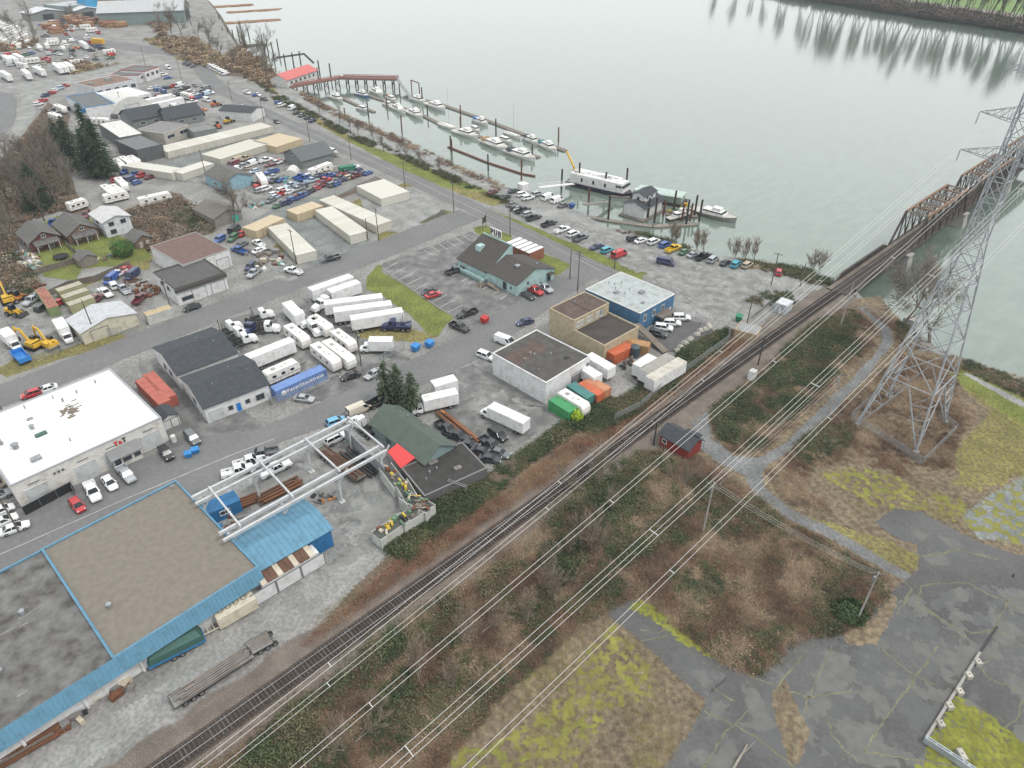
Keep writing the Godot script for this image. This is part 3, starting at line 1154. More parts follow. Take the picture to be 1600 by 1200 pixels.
func _ready() -> void:
	rng.seed = 20240
	# camera, sky, sun, exposure
	var cam := Camera3D.new()
	cam.name = "camera"
	cam.position = Vector3(0, 90, 0)
	cam.rotation_degrees = Vector3(-35.3, -42.3, 0)
	cam.fov = 57.0
	cam.near = 1.0
	cam.far = 4000.0
	add_child(cam)
	var env := Environment.new()
	env.tonemap_mode = Environment.TONE_MAPPER_LINEAR
	env.tonemap_exposure = 1.62
	env.background_mode = Environment.BG_SKY
	var sky := Sky.new()
	var sm := ProceduralSkyMaterial.new()
	sm.sky_top_color = Color(.945, .955, .965)
	sm.sky_horizon_color = Color(.865, .875, .87)
	sm.sky_curve = .35
	sm.ground_bottom_color = Color(.4, .42, .42)
	sm.ground_horizon_color = Color(.85, .87, .88)
	sky.sky_material = sm
	env.sky = sky
	env.sdfgi_enabled = true
	env.ssao_enabled = true
	env.ssil_enabled = true
	env.fog_enabled = true
	env.fog_density = .00013
	env.fog_light_color = Color(.86, .9, .93)
	var we := WorldEnvironment.new()
	we.name = "world_environment"
	we.environment = env
	add_child(we)
	var sun := DirectionalLight3D.new()
	sun.name = "sun"
	sun.rotation_degrees = Vector3(-58, 25, 0)
	sun.light_energy = .42
	sun.light_angular_distance = 14.0
	sun.light_color = Color(1, .98, .95)
	sun.shadow_enabled = true
	add_child(sun)
	make_materials()
	make_ground()
	make_railway()
	make_bridge()
	make_near_buildings()
	make_mid_buildings()
	make_far_buildings()
	make_storage()
	make_trucks()
	make_cars()
	make_marina()
	make_tower_and_lines()
	make_poles_and_fences()
	make_small_things()
	make_plants()

func make_materials() -> void:
	noise_tex("grain", .06, 5, grey(.72, 1.0))
	noise_tex("blotch", .012, 5, grey(.66, 1.0), 512, FastNoiseLite.TYPE_SIMPLEX_SMOOTH, 7)
	noise_tex("scuff", .03, 5, grey(.82, 1.0), 512, FastNoiseLite.TYPE_SIMPLEX_SMOOTH, 9)
	noise_tex("stain", .015, 6, [[.1, Color(.72, .7, .66)], [.4, Color(.93, .92, .91)], [.65, Color(1, 1, 1)]], 512, FastNoiseLite.TYPE_SIMPLEX_SMOOTH, 11)
	noise_tex("grime", .02, 6, [[.12, Color(.38, .36, .33)], [.4, Color(.72, .7, .68)], [.75, Color(1, 1, 1)]], 512, FastNoiseLite.TYPE_SIMPLEX_SMOOTH, 17)
	noise_tex("film", .02, 3, grey(.86, 1.0), 256, FastNoiseLite.TYPE_SIMPLEX_SMOOTH, 13)
	noise_tex("rust", .02, 6, [[.2, Color(.32, .2, .13)], [.42, Color(.62, .5, .42)], [.6, Color(1, 1, 1)]], 512, FastNoiseLite.TYPE_SIMPLEX_SMOOTH, 15)
	plain("tyre", Color(.018, .018, .018), .9)
	plain("rim", Color(.3, .3, .31), .4, .6)
	plain("car glass", Color(.012, .016, .02), .08)
	plain("window glass", Color(.03, .04, .05), .1)
	plain("lamp glass", Color(.6, .6, .6), .15)
	plain("tail glass", Color(.3, .01, .01), .2)
	mat("dark steel", Color(.04, .04, .042), .7)
	mat("galvanised", Color(.36, .38, .4), .5, .3)
	mat("tower steel", Color(.46, .49, .52), .55, .1)
	mat("cable", Color(.55, .55, .54), .5, .3, "", 1.0, "")
	mat("old wood", Color(.2, .17, .14), .9)
	mat("pole wood", Color(.16, .13, .11), .9)
	mat("grey pole", Color(.42, .41, .38), .8)
	mat("bark", Color(.1, .08, .06), .95)
	mat("pale bark", Color(.36, .33, .28), .95)
	mat("twig", Color(.17, .135, .11), .95)
	mat("grey twig", Color(.26, .23, .19), .95)
	mat("sapling twig", Color(.29, .235, .175), .95)
	mat("bridge steel", Color(.075, .065, .06), .8, 0, "rust", .3)
	mat("bridge rust", Color(.3, .2, .14), .9, 0, "rust", .4)
	mat("concrete", Color(.34, .33, .31), .9, 0, "grain", .4, "stain", .1)
	mat("tie wood", Color(.07, .054, .046), .95)
	mat("tie worn", Color(.11, .09, .08), .95)
	mat("rail steel", Color(.5, .5, .5), .35, .8)
	mat("rusty steel", Color(.22, .1, .05), .85, 0, "rust", .5)
	mat("brown steel", Color(.16, .09, .06), .85, 0, "rust", .5)
	mat("grey steel", Color(.25, .24, .23), .7)
	var leaf := plain("leaf tint", Color.WHITE, .8)
	leaf.vertex_color_use_as_albedo = true
	leaf.backlight_enabled = true
	leaf.backlight = Color(.25, .3, .1)
	var dry := plain("dry tint", Color.WHITE, .95)
	dry.vertex_color_use_as_albedo = true
	var web := plain("fence web", Color(.35, .37, .39), .8)
	web.transparency = BaseMaterial3D.TRANSPARENCY_ALPHA
	web.albedo_color.a = .3
	# ground
	surf("gravel", [Color(.18, .178, .17), Color(.225, .222, .212), Color(.26, .257, .245), Color(.31, .305, .29)], .95, .06, .035, .011)
	surf("pale gravel", [Color(.2, .205, .2), Color(.27, .275, .265), Color(.33, .33, .315)], .95, .07, .035, .02)
	surf("blue gravel", [Color(.145, .16, .155), Color(.19, .205, .2), Color(.25, .26, .25)], .95, .07, .035, .02)
	surf("street", [Color(.138, .138, .14), Color(.15, .15, .152), Color(.166, .166, .166)], .9, .05, .03, .012, "film")
	surf("lot asphalt", [Color(.12, .12, .12), Color(.155, .155, .153), Color(.215, .212, .205)], .9, .03, .016, .02)
	surf("dark asphalt", [Color(.082, .083, .082), Color(.094, .095, .093), Color(.112, .112, .108)], .85, .06, .04, .009)
	surf("bramble soil", [Color(.075, .055, .04), Color(.12, .088, .062), Color(.18, .135, .095)], .98, .08, .03, .015)
	surf("dry field", [Color(.1, .075, .05), Color(.165, .13, .085), Color(.24, .195, .125)], .98, .05, .03, .015)
	surf("moss", [Color(.18, .15, .06), Color(.185, .18, .045), Color(.23, .23, .05)], .98, .034, .03, .03, "blotch", 3, .66)
	surf("thick moss", [Color(.15, .14, .04), Color(.19, .2, .03), Color(.25, .26, .04)], .98, .06, .03, .03, "blotch", 5, .45)
	surf("grass", [Color(.09, .105, .03), Color(.15, .175, .035), Color(.22, .24, .05)], .98, .09, .03, .02)
	surf("mixed turf", [Color(.12, .1, .055), Color(.19, .17, .06), Color(.27, .25, .07)], .98, .07, .03, .02)
	surf("ballast", [Color(.1, .083, .07), Color(.155, .13, .11), Color(.22, .19, .165)], .98, .12, .06, .03)
	surf("oiled ballast", [Color(.05, .038, .032), Color(.07, .054, .046), Color(.1, .08, .068)], .95, .12, .06, .03)
	surf("damp gravel", [Color(.165, .168, .163), Color(.175, .178, .173), Color(.19, .19, .185)], .8, .02, .02, .03, "blotch", 41, .62)
	surf("dusty gravel", [Color(.235, .235, .225), Color(.245, .245, .235), Color(.26, .26, .25)], .95, .02, .02, .03, "blotch", 43, .64)
	surf("damp asphalt", [Color(.072, .074, .075), Color(.078, .08, .08), Color(.085, .087, .087)], .55, .014, .02, .03, "scuff", 45, .68)
	surf("dusty asphalt", [Color(.118, .12, .114), Color(.124, .126, .119), Color(.135, .136, .128)], .95, .014, .02, .03, "scuff", 47, .72)
	surf("track", [Color(.125, .13, .13), Color(.165, .17, .17), Color(.21, .212, .208)], .95, .07, .035, .02)
	surf("crack weeds", [Color(.12, .115, .075), Color(.17, .165, .11), Color(.21, .2, .14)], .98, .1, .05, .03)
	surf("line paint", [Color(.4, .4, .39), Color(.6, .6, .58), Color(.66, .66, .64)], .8, .2, .05, .05)
	surf("far soil", [Color(.13, .115, .09), Color(.2, .18, .15), Color(.27, .25, .22)], .98, .02, .03, .006)
	surf("far green", [Color(.1, .17, .04), Color(.15, .25, .06), Color(.2, .28, .08)], .98, .02, .03, .006)
	mat("bank", Color(.12, .105, .07), .98)

func make_ground() -> void:
	# land up to the shore, its bank, the river bed
	var shore: Array = [341.7,-910.5,298,-761.7,272.9,-683.1,239.6,-587.5,219.2,-527.1,209.4,-481.1,196.4,-430.3,182.2,-378.2,182.1,-357.3,174.1,-307.9,175.3,-287.9,173.7,-270.2,168.9,-233.6,167.6,-211.6,167.2,-187.2,170.8,-176.9,171.6,-166,170.2,-156.1,167.8,-149.1,166.5,-138.7,171.6,-127.1,172.9,-119.3,172.6,-110.7,175.2,-101.1,179.9,-93.3,182.4,-86.4,185.7,-78.9,183.7,-70.5,185.5,-65.8,180.2,-59.3,181.4,-53.1,176.6,-49,174.3,-44.3,172.2,-39.7,168.6,-35.3,168.8,-30,169.8,-18.4,170.5,-4.1,167.9,15.2]
	var s := vec2s(shore)
	var land := PackedVector2Array(s)
	land.append_array(PackedVector2Array([Vector2(260, 160), Vector2(200, 300), Vector2(-500, 300), Vector2(-500, -1800), Vector2(s[0].x - 30, -1800)]))
	var mb := MB.new()
	mb.prism(land, 0, 0)
	setting("ground", mb, mats["gravel"])
	var bank := MB.new()
	for i in s.size() - 1:
		var d0: Vector2 = (s[i + 1] - s[maxi(0, i - 1)]).normalized().orthogonal()
		var d1: Vector2 = (s[mini(s.size() - 1, i + 2)] - s[i]).normalized().orthogonal()
		var a := s[i] + d0 * 5.0
		var b := s[i + 1] + d1 * 5.0
		bank.quad(Vector3(s[i].x, 0, s[i].y), Vector3(a.x, -5.5, a.y), Vector3(b.x, -5.5, b.y), Vector3(s[i + 1].x, 0, s[i + 1].y))
	setting("river_bank", bank, mats["bank"])
	var w := MB.new()
	w.quad(Vector3(-200, WATER, 1000), Vector3(3500, WATER, 1000), Vector3(3500, WATER, -2600), Vector3(-200, WATER, -2600))
	var wm := StandardMaterial3D.new()
	wm.resource_name = "river water"
	wm.albedo_color = Color(.13, .172, .145).linear_to_srgb()
	wm.roughness = .09
	wm.clearcoat_enabled = true
	wm.clearcoat = .45
	wm.clearcoat_roughness = .09
	wm.albedo_texture = noise_tex("silt", .012, 5, grey(.82, 1.0), 512, FastNoiseLite.TYPE_SIMPLEX_SMOOTH, 31)
	wm.metallic_specular = .8
	wm.normal_enabled = true
	var nf := FastNoiseLite.new()
	nf.frequency = .02
	nf.fractal_octaves = 4
	var nt := NoiseTexture2D.new()
	nt.width = 512
	nt.height = 512
	nt.seamless = true
	nt.as_normal_map = true
	nt.bump_strength = 3.0
	nt.noise = nf
	wm.normal_texture = nt
	wm.normal_scale = .016
	wm.uv1_triplanar = true
	wm.uv1_world_triplanar = true
	wm.uv1_scale = Vector3(.012, .012, .03)
	setting("river_water", w, wm)
	# the far bank: brush, a dike, a green field
	var far: Array = [980.8,-777.8,816,-558,785,-454,751.1,-375.7,735,-309.1,721.1,-260.9,715.5,-220.3,707.1,-182.2,697,-128.7,688.2,-61.5]
	var f := vec2s(far)
	var fb := MB.new()
	var ff := MB.new()
	for i in f.size() - 1:
		var o := Vector2(.8, -.6)
		var a0 := f[i]
		var b0 := f[i + 1]
		fb.quad(Vector3(a0.x, -5, a0.y), Vector3(b0.x, -5, b0.y), Vector3(b0.x + o.x * 14, 1, b0.y + o.y * 14), Vector3(a0.x + o.x * 14, 1, a0.y + o.y * 14))
		fb.quad(Vector3(a0.x + o.x * 14, 1, a0.y + o.y * 14), Vector3(b0.x + o.x * 14, 1, b0.y + o.y * 14), Vector3(b0.x + o.x * 70, 1, b0.y + o.y * 70), Vector3(a0.x + o.x * 70, 1, a0.y + o.y * 70))
		ff.quad(Vector3(a0.x + o.x * 70, 1, a0.y + o.y * 70), Vector3(b0.x + o.x * 70, 1, b0.y + o.y * 70), Vector3(b0.x + o.x * 900, 1, b0.y + o.y * 900), Vector3(a0.x + o.x * 900, 1, a0.y + o.y * 900))
	setting("far_river_bank", fb, mats["far soil"])
	setting("far_field", ff, mats["far green"])
	# wooded and weedy ground on the far side of town
	patch("ground_brush", [22,-303.8,40.5,-349.3,56.5,-383.5,77.9,-432.6,79.1,-398.9,59.8,-337.3,50.4,-286.4,48,-256.6,40.2,-271.2,30.1,-269.2,20.4,-241.9,21.6,-218.5,16.1,-208.6,2.9,-215.9], .02, mats["bramble soil"], 3, 6)
	patch("ground_brush", [56.1,-256.7,75.8,-263.3,76.8,-237.9,71.4,-217.7,64.8,-219,56.9,-217.9,51.3,-216.8,54.4,-236.5], .02, mats["dry field"], 2, 4)
	patch("ground_brush", [176.4,-579.4,191.4,-590,203.4,-561.6,192.6,-493.6,178,-442.2,169.4,-431.7,165.7,-478], .02, mats["mixed turf"], 5, 8)
	patch("ground_brush", [177.2,-467.5,216.9,-516.3,206.2,-467.3,186.3,-394.7,172.6,-379.1,176.1,-421.2,168.1,-432.9], .02, mats["bramble soil"], 3, 6)
	patch("grass_ground", [28.1,-260.5,39.1,-266.9,49.4,-251.6,48.6,-233.7,52.6,-221.8,49.7,-212.3,42.7,-212.9,33.2,-218.7,29.4,-212.5,23.8,-220.8,24.6,-232.2], .03, mats["grass"], 1.5, 4)
	patch("grass_verge", [176.2,-393.6,174.9,-365.7,168.5,-310,166,-283.9,162.7,-249.5,159.4,-215,158.7,-188,159.1,-174.9,151.5,-176.2,149.9,-191.6,151.8,-217,154.1,-246,154.1,-275.3,159.1,-311.2,167.9,-359.4], .03, mats["mixed turf"], 1.5, 5)
	patch("grass_verge", [166.6,-245.9,164.9,-218.1,162.9,-191.1,158.7,-188,153.9,-195.8,154.1,-212.1,158.4,-234.4], .04, mats["grass"], 1.5, 5)
	patch("grass_verge", [147.4,-181.5,148.6,-166.5,149.1,-151.7,149.6,-135.4,149.4,-119.8,150.4,-108.8,152.5,-104.7,148,-104.6,144.7,-108.6,144.4,-120.3,144.1,-135.4,143.9,-155.1,143.7,-175.5], .04, mats["grass"], 1.2, 4)
	patch("grass_verge", [162.8,-286.8,160.2,-259.9,158.4,-234.4,157.2,-212.2,155.2,-198.2,148.8,-201.3,150.4,-223.2,152.2,-247.7,155.1,-276.9], .035, mats["grass"], 1.5, 4)
	patch("grass_lawn", [90.8,-159.8,96.9,-164.2,98.2,-161.9,97.6,-149.4,96.5,-130.8,95.9,-126.8,85.9,-121,84.8,-124,87.2,-134.8,87.1,-146.4,85.9,-153.9], .04, mats["grass"], 1.2, 4)
	patch("grass_lawn", [73.4,-138.6,77.8,-136.7,81.9,-130.1,83.9,-124.9,86.3,-120.3,80.1,-122.3,75.3,-128.7,71,-133.4], .035, mats["mixed turf"], 1.5, 4)
	patch("grass_lawn", [135,-166,138.3,-165.1,139.7,-153.5,134.2,-148.1,131.5,-155.7,132.7,-163.9], .04, mats["grass"], .8, 4)
	patch("grass_lawn", [137.6,-142.6,138.1,-134.8,138.1,-124.4,136.7,-120.2,131,-119,126.4,-123.1,129.5,-128.3,133,-136.5], .04, mats["grass"], .8, 4)
	patch("grass_verge", [108.6,-181.8,111.7,-183,115,-180,109.1,-177.4,105.9,-177.7], .03, mats["mixed turf"], .8, 3)
	patch("grass_verge", [124.3,-181.4,136.4,-185.2,138.5,-180.3,132.2,-176.3,125.3,-177.6], .03, mats["mixed turf"], .8, 3)
	patch("grass_verge", [80.3,-196.6,92.3,-200.7,121.4,-213.3,145.4,-216.2,143.9,-210.2,115,-203.2,90.6,-193.6,80.3,-190.4], .028, mats["mixed turf"], 1, 4)
	patch("ground_weeds", [97.9,-211.2,113.2,-216.7,128.3,-220,138.4,-222.6,138.5,-229.2,121.5,-221.8,100.7,-216.2], .024, mats["bramble soil"], 1, 4)
	patch("ground_weeds", [62.9,-156.8,68.8,-156,66.1,-149.5,58.1,-144.3,57.8,-148.7], .024, mats["mixed turf"], 1.2, 3)
	patch("ground_weeds", [8.2,-180.1,16.8,-176.1,23.7,-175.6,29.3,-174.5,29.8,-171.3,22.4,-171,15.6,-171.6,7.6,-171.7,3.8,-171.8,2.3,-176.6], .022, mats["mixed turf"], .8, 3)
	patch("ground_weeds", [28.3,-207.3,43.8,-213.6,52,-216.1,47.4,-205.8,42,-208,33.1,-207,25.7,-203.7], .024, mats["mixed turf"], 1, 3)
	# streets
	patch("street", [-70, -165.5, -20, -168, 30, -171.8, 65, -175.3, 85, -177, 109, -178.6, 128, -180, 141, -181.5, 141, -170.5, 120, -168.6, 100, -166.2, 80, -166.6, 60, -164.6, 26, -161.8, -70, -155], .05, mats["street"], .8, 6, .25)
	patch("street", [-70, -125, -12, -125.5, 10, -124, 30, -121.5, 36, -117, 58, -116, 85, -117.5, 103, -119.5, 122, -122.5, 138, -126, 139, -117, 129, -115.4, 110, -111.5, 91, -106.8, 78, -106.8, 53, -107.4, 38, -110, 29, -107, -5, -107, -70, -107], .052, mats["street"], .8, 6, .25)
	patch("river_road", [137.2, -112, 138, -126, 140, -150, 141.8, -180, 143, -215, 143.6, -255, 145, -300, 146.2, -345, 148.8, -390, 155, -430, 166, -470, 172, -500, 120, -640, 140, -640, 188, -500, 176, -468, 164, -428, 156.5, -390, 153.6, -345, 152.4, -300, 151.2, -255, 150.3, -215, 149.2, -180, 147, -150, 145.6, -126, 145.5, -110], .055, mats["street"], .8, 8, .3)
	patch("highway", [20,-314.1,41.5,-359.7,57.2,-403.9,68.4,-441.2,72.2,-464.7,69.6,-480.6,51.2,-493.4,53.6,-507.2,75.1,-491.7,86.4,-485.6,104.3,-491,135.5,-500.4,159.8,-504.1,157,-485.9,127.1,-474.7,97.7,-467,84.6,-459.2,74.8,-435.4,62.7,-398.9,45.1,-360,26.5,-317], .05, mats["pale gravel"], 1.2, 8, .3)
	patch("highway", [25.4,-345,44.2,-372.8,56.6,-404.5,66.1,-439.9,69.2,-461.9,65.7,-476.3,49.5,-483.5,40.8,-433.7,49.8,-425.5,47.1,-398.9,29.8,-370.4], .054, mats["street"], 1.2, 8, .3)
	# yards and lots
	patch("storage_lot", [85,-219.3,96.5,-226.3,113.1,-225.1,114.2,-203.9,102.6,-176.3,93.7,-176.4,82,-174.4], .03, mats["blue gravel"], 1, 5)
	patch("storage_lot", [124.8,-218.7,141.4,-210.7,140,-189.9,133.9,-178.5,123.8,-179,113.2,-181.6,112.2,-191], .03, mats["pale gravel"], 1.2, 5)
	patch("storage_lot", [82.3,-293.2,98.5,-302.2,134.6,-319.3,136.1,-298,117.8,-284.6,94.5,-274.1], .03, mats["blue gravel"], 1, 5)
	patch("pub_parking_lot", [98.5,-163.9,108.3,-164.3,132,-164.6,134.2,-147.5,128.4,-127.7,133.2,-116.9,129,-114.7,108.8,-119.6,98.7,-115.6,93.6,-118.1,94,-127.6,94.9,-142.7,95.3,-159.5], .045, mats["lot asphalt"], .6, 4, .2)
	patch("gravel_lot", [151.5,-176.2,162.8,-169.1,169.9,-153.2,166.5,-137.3,170.8,-125.2,171.8,-108.9,179.1,-91.7,181.7,-77,181.6,-70.3,167.4,-70.9,156.8,-75.9,146,-74.7,139.2,-85.2,136.1,-99.4,146.1,-105.3,152.5,-103.6,150.4,-120.7,149.6,-146.5,149.5,-164.3], .03, mats["pale gravel"], 1.5, 6)
	patch("asphalt_yard", [129.4,-89.8,135.1,-90.2,138.9,-81.1,137.3,-76.3,122.8,-77,119.9,-82.2], .045, mats["dark asphalt"], .6, 4, .2)
	patch("asphalt_yard", [77.1,-108.4,84.2,-105.6,85.1,-97.8,85.8,-84.2,84.4,-79,74.2,-77.8,65.5,-79.2,67.1,-95.3], .035, mats["lot asphalt"], 1, 4, .3)
	patch("asphalt_yard", [28.2,-160.1,32.9,-143.6,29.4,-126.7,37.6,-125.1,38.6,-110.1,20.1,-114.4,20.2,-124.3], .035, mats["lot asphalt"], 1, 4, .3)
	patch("steel_yard", [20.2,-103.1,38.6,-110.1,52.6,-104.2,48.4,-88.7,48.7,-77.1,43.5,-73.7,31.9,-71.4,26.3,-69.8,16.6,-71.6,8,-71.7,-4.5,-68.3,-10,-67.9,-14.1,-71.6,-6.7,-73.8,6,-73.6,16.5,-75.5], .025, mats["pale gravel"], 1.2, 5)
	patch("steel_yard", [43.3,-103.3,45.7,-91.1,45.5,-84.4,44.5,-78.9,37.8,-80.8,37.8,-91.4], .03, mats["blue gravel"], 2, 4)
	patch("truck_yard", [49.4,-164.7,71.1,-158.5,72.3,-135.5,74.9,-117.6,70.3,-111.2,50.7,-116.2,43.8,-132], .03, mats["lot asphalt"], 1.2, 5)
	patch("yard", [11.5,-208.1,29.5,-211.4,45.3,-202.3,37.4,-175.6,26.2,-169.4,4.8,-170.8,1.3,-184.6], .021, mats["gravel"], 1.2, 5)
	patch("marina_path", [175.2,-380.6,175.8,-354,171.1,-300.2,171.3,-281.8,169.1,-249.5,167.7,-221.7,165.6,-196,165.9,-182.3,162.4,-178.5,159.5,-192.5,159,-214.4,159.3,-235.7,158.3,-252.3,158.2,-264.2,160.2,-285.2,163.5,-313.1,167.9,-359.4], .05, mats["pale gravel"], 1, 5, .4)
	# damp and dusty stretches
	for a in [[151.3,-166.3,163.1,-148.2,164.8,-122.8,167.8,-90.8,171.5,-77,146.2,-76.6,142.4,-93.7,148.8,-119.2], [20.7,-101.5,37.7,-108.3,50.9,-101.6,46.1,-77.4,32.6,-72.5,16.5,-75.5], [8.7,-201.7,28.3,-207.3,43.9,-198.3,36.2,-176.7,19.4,-175.6,6.1,-176.6], [76.7,-105.5,83.5,-95.9,85.3,-81.7,75.5,-79.2,67.6,-83.7], [48.1,-161.7,69.4,-155.4,72.7,-119.6,51.9,-118.2,43.8,-132], [77.4,-280,88.7,-260.5,92.7,-223.4,109.6,-232.6,140,-242.8,123.6,-279.3,94.5,-274.1], [122.7,-635.1,153.6,-543.5,119.5,-495.6,79,-509.5], [71.7,-189.4,89.4,-191.5,75.3,-169.7,68.8,-175.6]]:
		patch("damp_ground", a, .058, mats["damp gravel"], 6, 4, 1)
		patch("dusty_ground", a, .061, mats["dusty gravel"], 6, 4, 1)
	for a in [[43.3,-19.4,56,-21.6,72.2,-17.5,91.4,-12.1,111.7,-0.5,100,6.5,78.5,12.6], [104.5,-21.2,112,-10.3,113.1,-0.9,100.3,-10.9], [57.8,-40.3,60,-29.9,61,-20.8,56,-21.6,55.9,-33.7]]:
		patch("damp_apron", a, .0465, mats["damp asphalt"], 4, 4, 1)
		patch("dusty_apron", a, .0485, mats["dusty asphalt"], 5, 4, 1)
	# railway side and the rough land
	patch("rough_ground", [-40, -55.5, 60, -58, 98, -59, 120, -60, 178, -62, 186, -58, 170, -44, 160, -34, 175, 0, 120, 60, 0, 60, -40, -20], .012, mats["dry field"], 1, 6, .5)
	patch("brush_strip", [-7.2,-64.8,19.1,-66.5,37.2,-72.1,52.2,-76.1,69,-75.8,85.1,-76,97.2,-74.5,112.8,-71.2,123,-76.8,140.8,-75.6,145.6,-70.8,178.5,-69.6,177.7,-67.4,134.3,-65.4,106,-64.4,84.8,-63.7,66.6,-63,51.3,-62.7,37.9,-62.5,28.4,-62.4,8,-61.6,-2.5,-60.6], .02, mats["bramble soil"], 1.5, 4, .6)
	patch("rough_ground", [-0.2,-58.5,25,-60.4,50.2,-61.4,78.9,-63.3,88.6,-62,96.1,-53.9,97.4,-48.9,96.5,-42.1,94.4,-33,95,-24.4,94.5,-13.5,90.5,-12.2,79.5,-13.4,72,-17.4,63.4,-18.4,61.2,-23.1,60.7,-30.5,61.5,-38.3,55.4,-40.1,50,-40.3,34.2,-40.1,22.6,-37.7], .02, mats["bramble soil"], 1.5, 5, .6)
	patch("mossy_ground", [17.3,-42.5,26.4,-41.3,37.3,-41,48.4,-42,55.6,-39.6,55.5,-33.4,55.1,-26.2,55.5,-21.8,50.1,-20.9,43.3,-18.9], .03, mats["dry field"], 1.5, 4, .6)
	patch("mossy_ground", [18.5,-41.5,25,-40.9,29.5,-37.3,35.2,-36.8,42.2,-36,47.5,-38.5,52.3,-39.2,54.4,-34.3,53.2,-29.2,50.8,-26.2,47.2,-27.7,44.3,-28.5,39.9,-27.9,34.9,-26.6], .036, mats["moss"], 9, 3, 1)
	patch("mossy_ground", [51.5,-39.1,55.5,-38.9,55.4,-34.5,53.9,-29.2,51.7,-28,51.7,-32], .04, mats["moss"], 2.5, 3, .6)
	patch("rough_ground", [98,-42.3,110.7,-41.9,128.9,-42,142.4,-42.3,159.8,-42.2,168.1,-38.4,167.3,-28.1,168.3,-15.4,136.4,-3.9,112.9,-6.6,109.8,-16.9,104.9,-21.4,101.8,-16.7,100.2,-11.8,96.4,-11.8,96.3,-19.5,96.5,-27,94.8,-35.1], .02, mats["dry field"], 1.5, 4, .6)
	patch("mossy_ground", [108.3,-35.4,115.1,-32.3,118.2,-27.5,119.5,-22.1,117.9,-17.4,115,-14.7,110.5,-17.2,107.7,-20.9,105.8,-24.1,107.2,-27.1,106.9,-31.9], .032, mats["moss"], 4, 3, .8)
	patch("mossy_ground", [118.7,-18.9,122.6,-14.3,119.2,-10.9,114.3,-12.2,113.4,-15.1], .033, mats["moss"], 3, 3, .8)
	patch("grass_ground", [161.4,-30,160.9,-20.6,160.1,-10.6,141.3,-5.3,134.1,-9.5,125.1,-11.9,123.5,-15.7,135.7,-19.1,153.2,-19.9,156,-26.7], .03, mats["mixed turf"], 3, 3, .8)
	patch("grass_ground", [161.7,-31.5,166.2,-29.1,163.7,-19,162.6,-11.3,150.8,-8,152.9,-14.4,156.3,-21.6,158.5,-27.6], .034, mats["grass"], 2.5, 3, .8)
	patch("dirt_path", [163,-28.6,161.4,-23.4,159.6,-17.7,158.9,-10.3,160.1,-10.6,162.1,-17.3,163.2,-23.3,164.3,-28.4], .04, mats["pale gravel"], .6, 3, .2)
	patch("gravel_track", [98.5,-55.6,105.1,-60.8,111.8,-64.3,117.9,-64.6,114.3,-60.8,108,-58.1,102.9,-53,100.9,-47.7,103.9,-44,112.5,-42.9,130,-44,146.2,-44.9,158.3,-46.1,165.3,-47.6,170.4,-51.2,175.3,-59.1,178.2,-57.4,173.1,-50,164.4,-45.2,150.7,-43.2,128.7,-41.6,111.8,-40.8,103.3,-41.6,100.9,-41.4,97.5,-38.8,96,-32.4,97.1,-26.5,97.2,-18.7,97.1,-12.2,95.2,-12.4,94.8,-19.4,94.2,-27.5,93.7,-33.2,94.7,-39.2,97.8,-43.3,97.1,-48.7], .045, mats["track"], .9, 4, .25)
	patch("grass_verge", [94.7,-33.2,96.3,-29.2,97.1,-21,95.8,-14,98.7,-12.2,101.8,-12.7,102.1,-16.8,99.9,-22.4,97.5,-28.1], .036, mats["mixed turf"], 2, 3, .6)
	patch("asphalt_apron", [103.9,-21.1,109.8,-20.2,112.5,-16.9,112.5,-10.5,112.9,-7.6,116.2,1.9,76.8,13.1,41.5,-19,46,-20.2,50.1,-20.9,55.5,-21.7,55.4,-26.5,55.6,-33.5,55.5,-39.8,57.5,-40.6,60.5,-39.4,61.5,-37.7,61.1,-30.7,61.8,-22.5,62.8,-18.9,66.9,-19.5,72.5,-18.6,79.6,-15.4,80.4,-12.9,91.5,-12.9,99.5,-11.6,104.4,-14.4,102.8,-18.2], .044, mats["dark asphalt"], 1.2, 4, .5)
	patch("gravel_apron", [116.5,-12,127.7,-9.6,144.4,-6.2,119.2,1,116.9,-3,113.3,-7.8], .048, mats["blue gravel"], 3, 4, .8)
	patch("mossy_ground", [113.5,-13,128.6,-9.9,145.4,-6.5,117.7,1.4,114.5,-5.2], .0495, mats["moss"], 4, 4, .8)
	patch("rough_ground", [65.9,-16.4,62.9,-12.8,61.6,-10.4,57.1,-9,55.5,-9.4,60.7,-14.8,62.9,-16.5], .05, mats["dry field"], 2, 3, .6)
	patch("rough_ground", [69.1,1.4,80.2,-0.2,81.9,5.6,80.3,9.9,75.6,12,64.6,2], .05, mats["thick moss"], 2, 3, .5)
	patch("rough_ground", [78.8,-15,82.7,-13,87.6,-12.4,91.5,-12.9,90.8,-11.8,86.4,-10.4,80.4,-10,77.8,-12.6], .05, mats["dry field"], 2.5, 3, .6)
	patch("mossy_ground", [61.5,-38.3,62.2,-35.2,62.5,-31.8,62.8,-27.4,62.9,-23.1,61.5,-22.8,60.6,-25.9,60,-29.9,59.8,-33.9,58.8,-38.6], .052, mats["thick moss"], 1.2, 3, .4)


# ---------------------------------------------------------------- railway
func rail_z(x: float) -> float:
	return -61.65 - .0262 * x

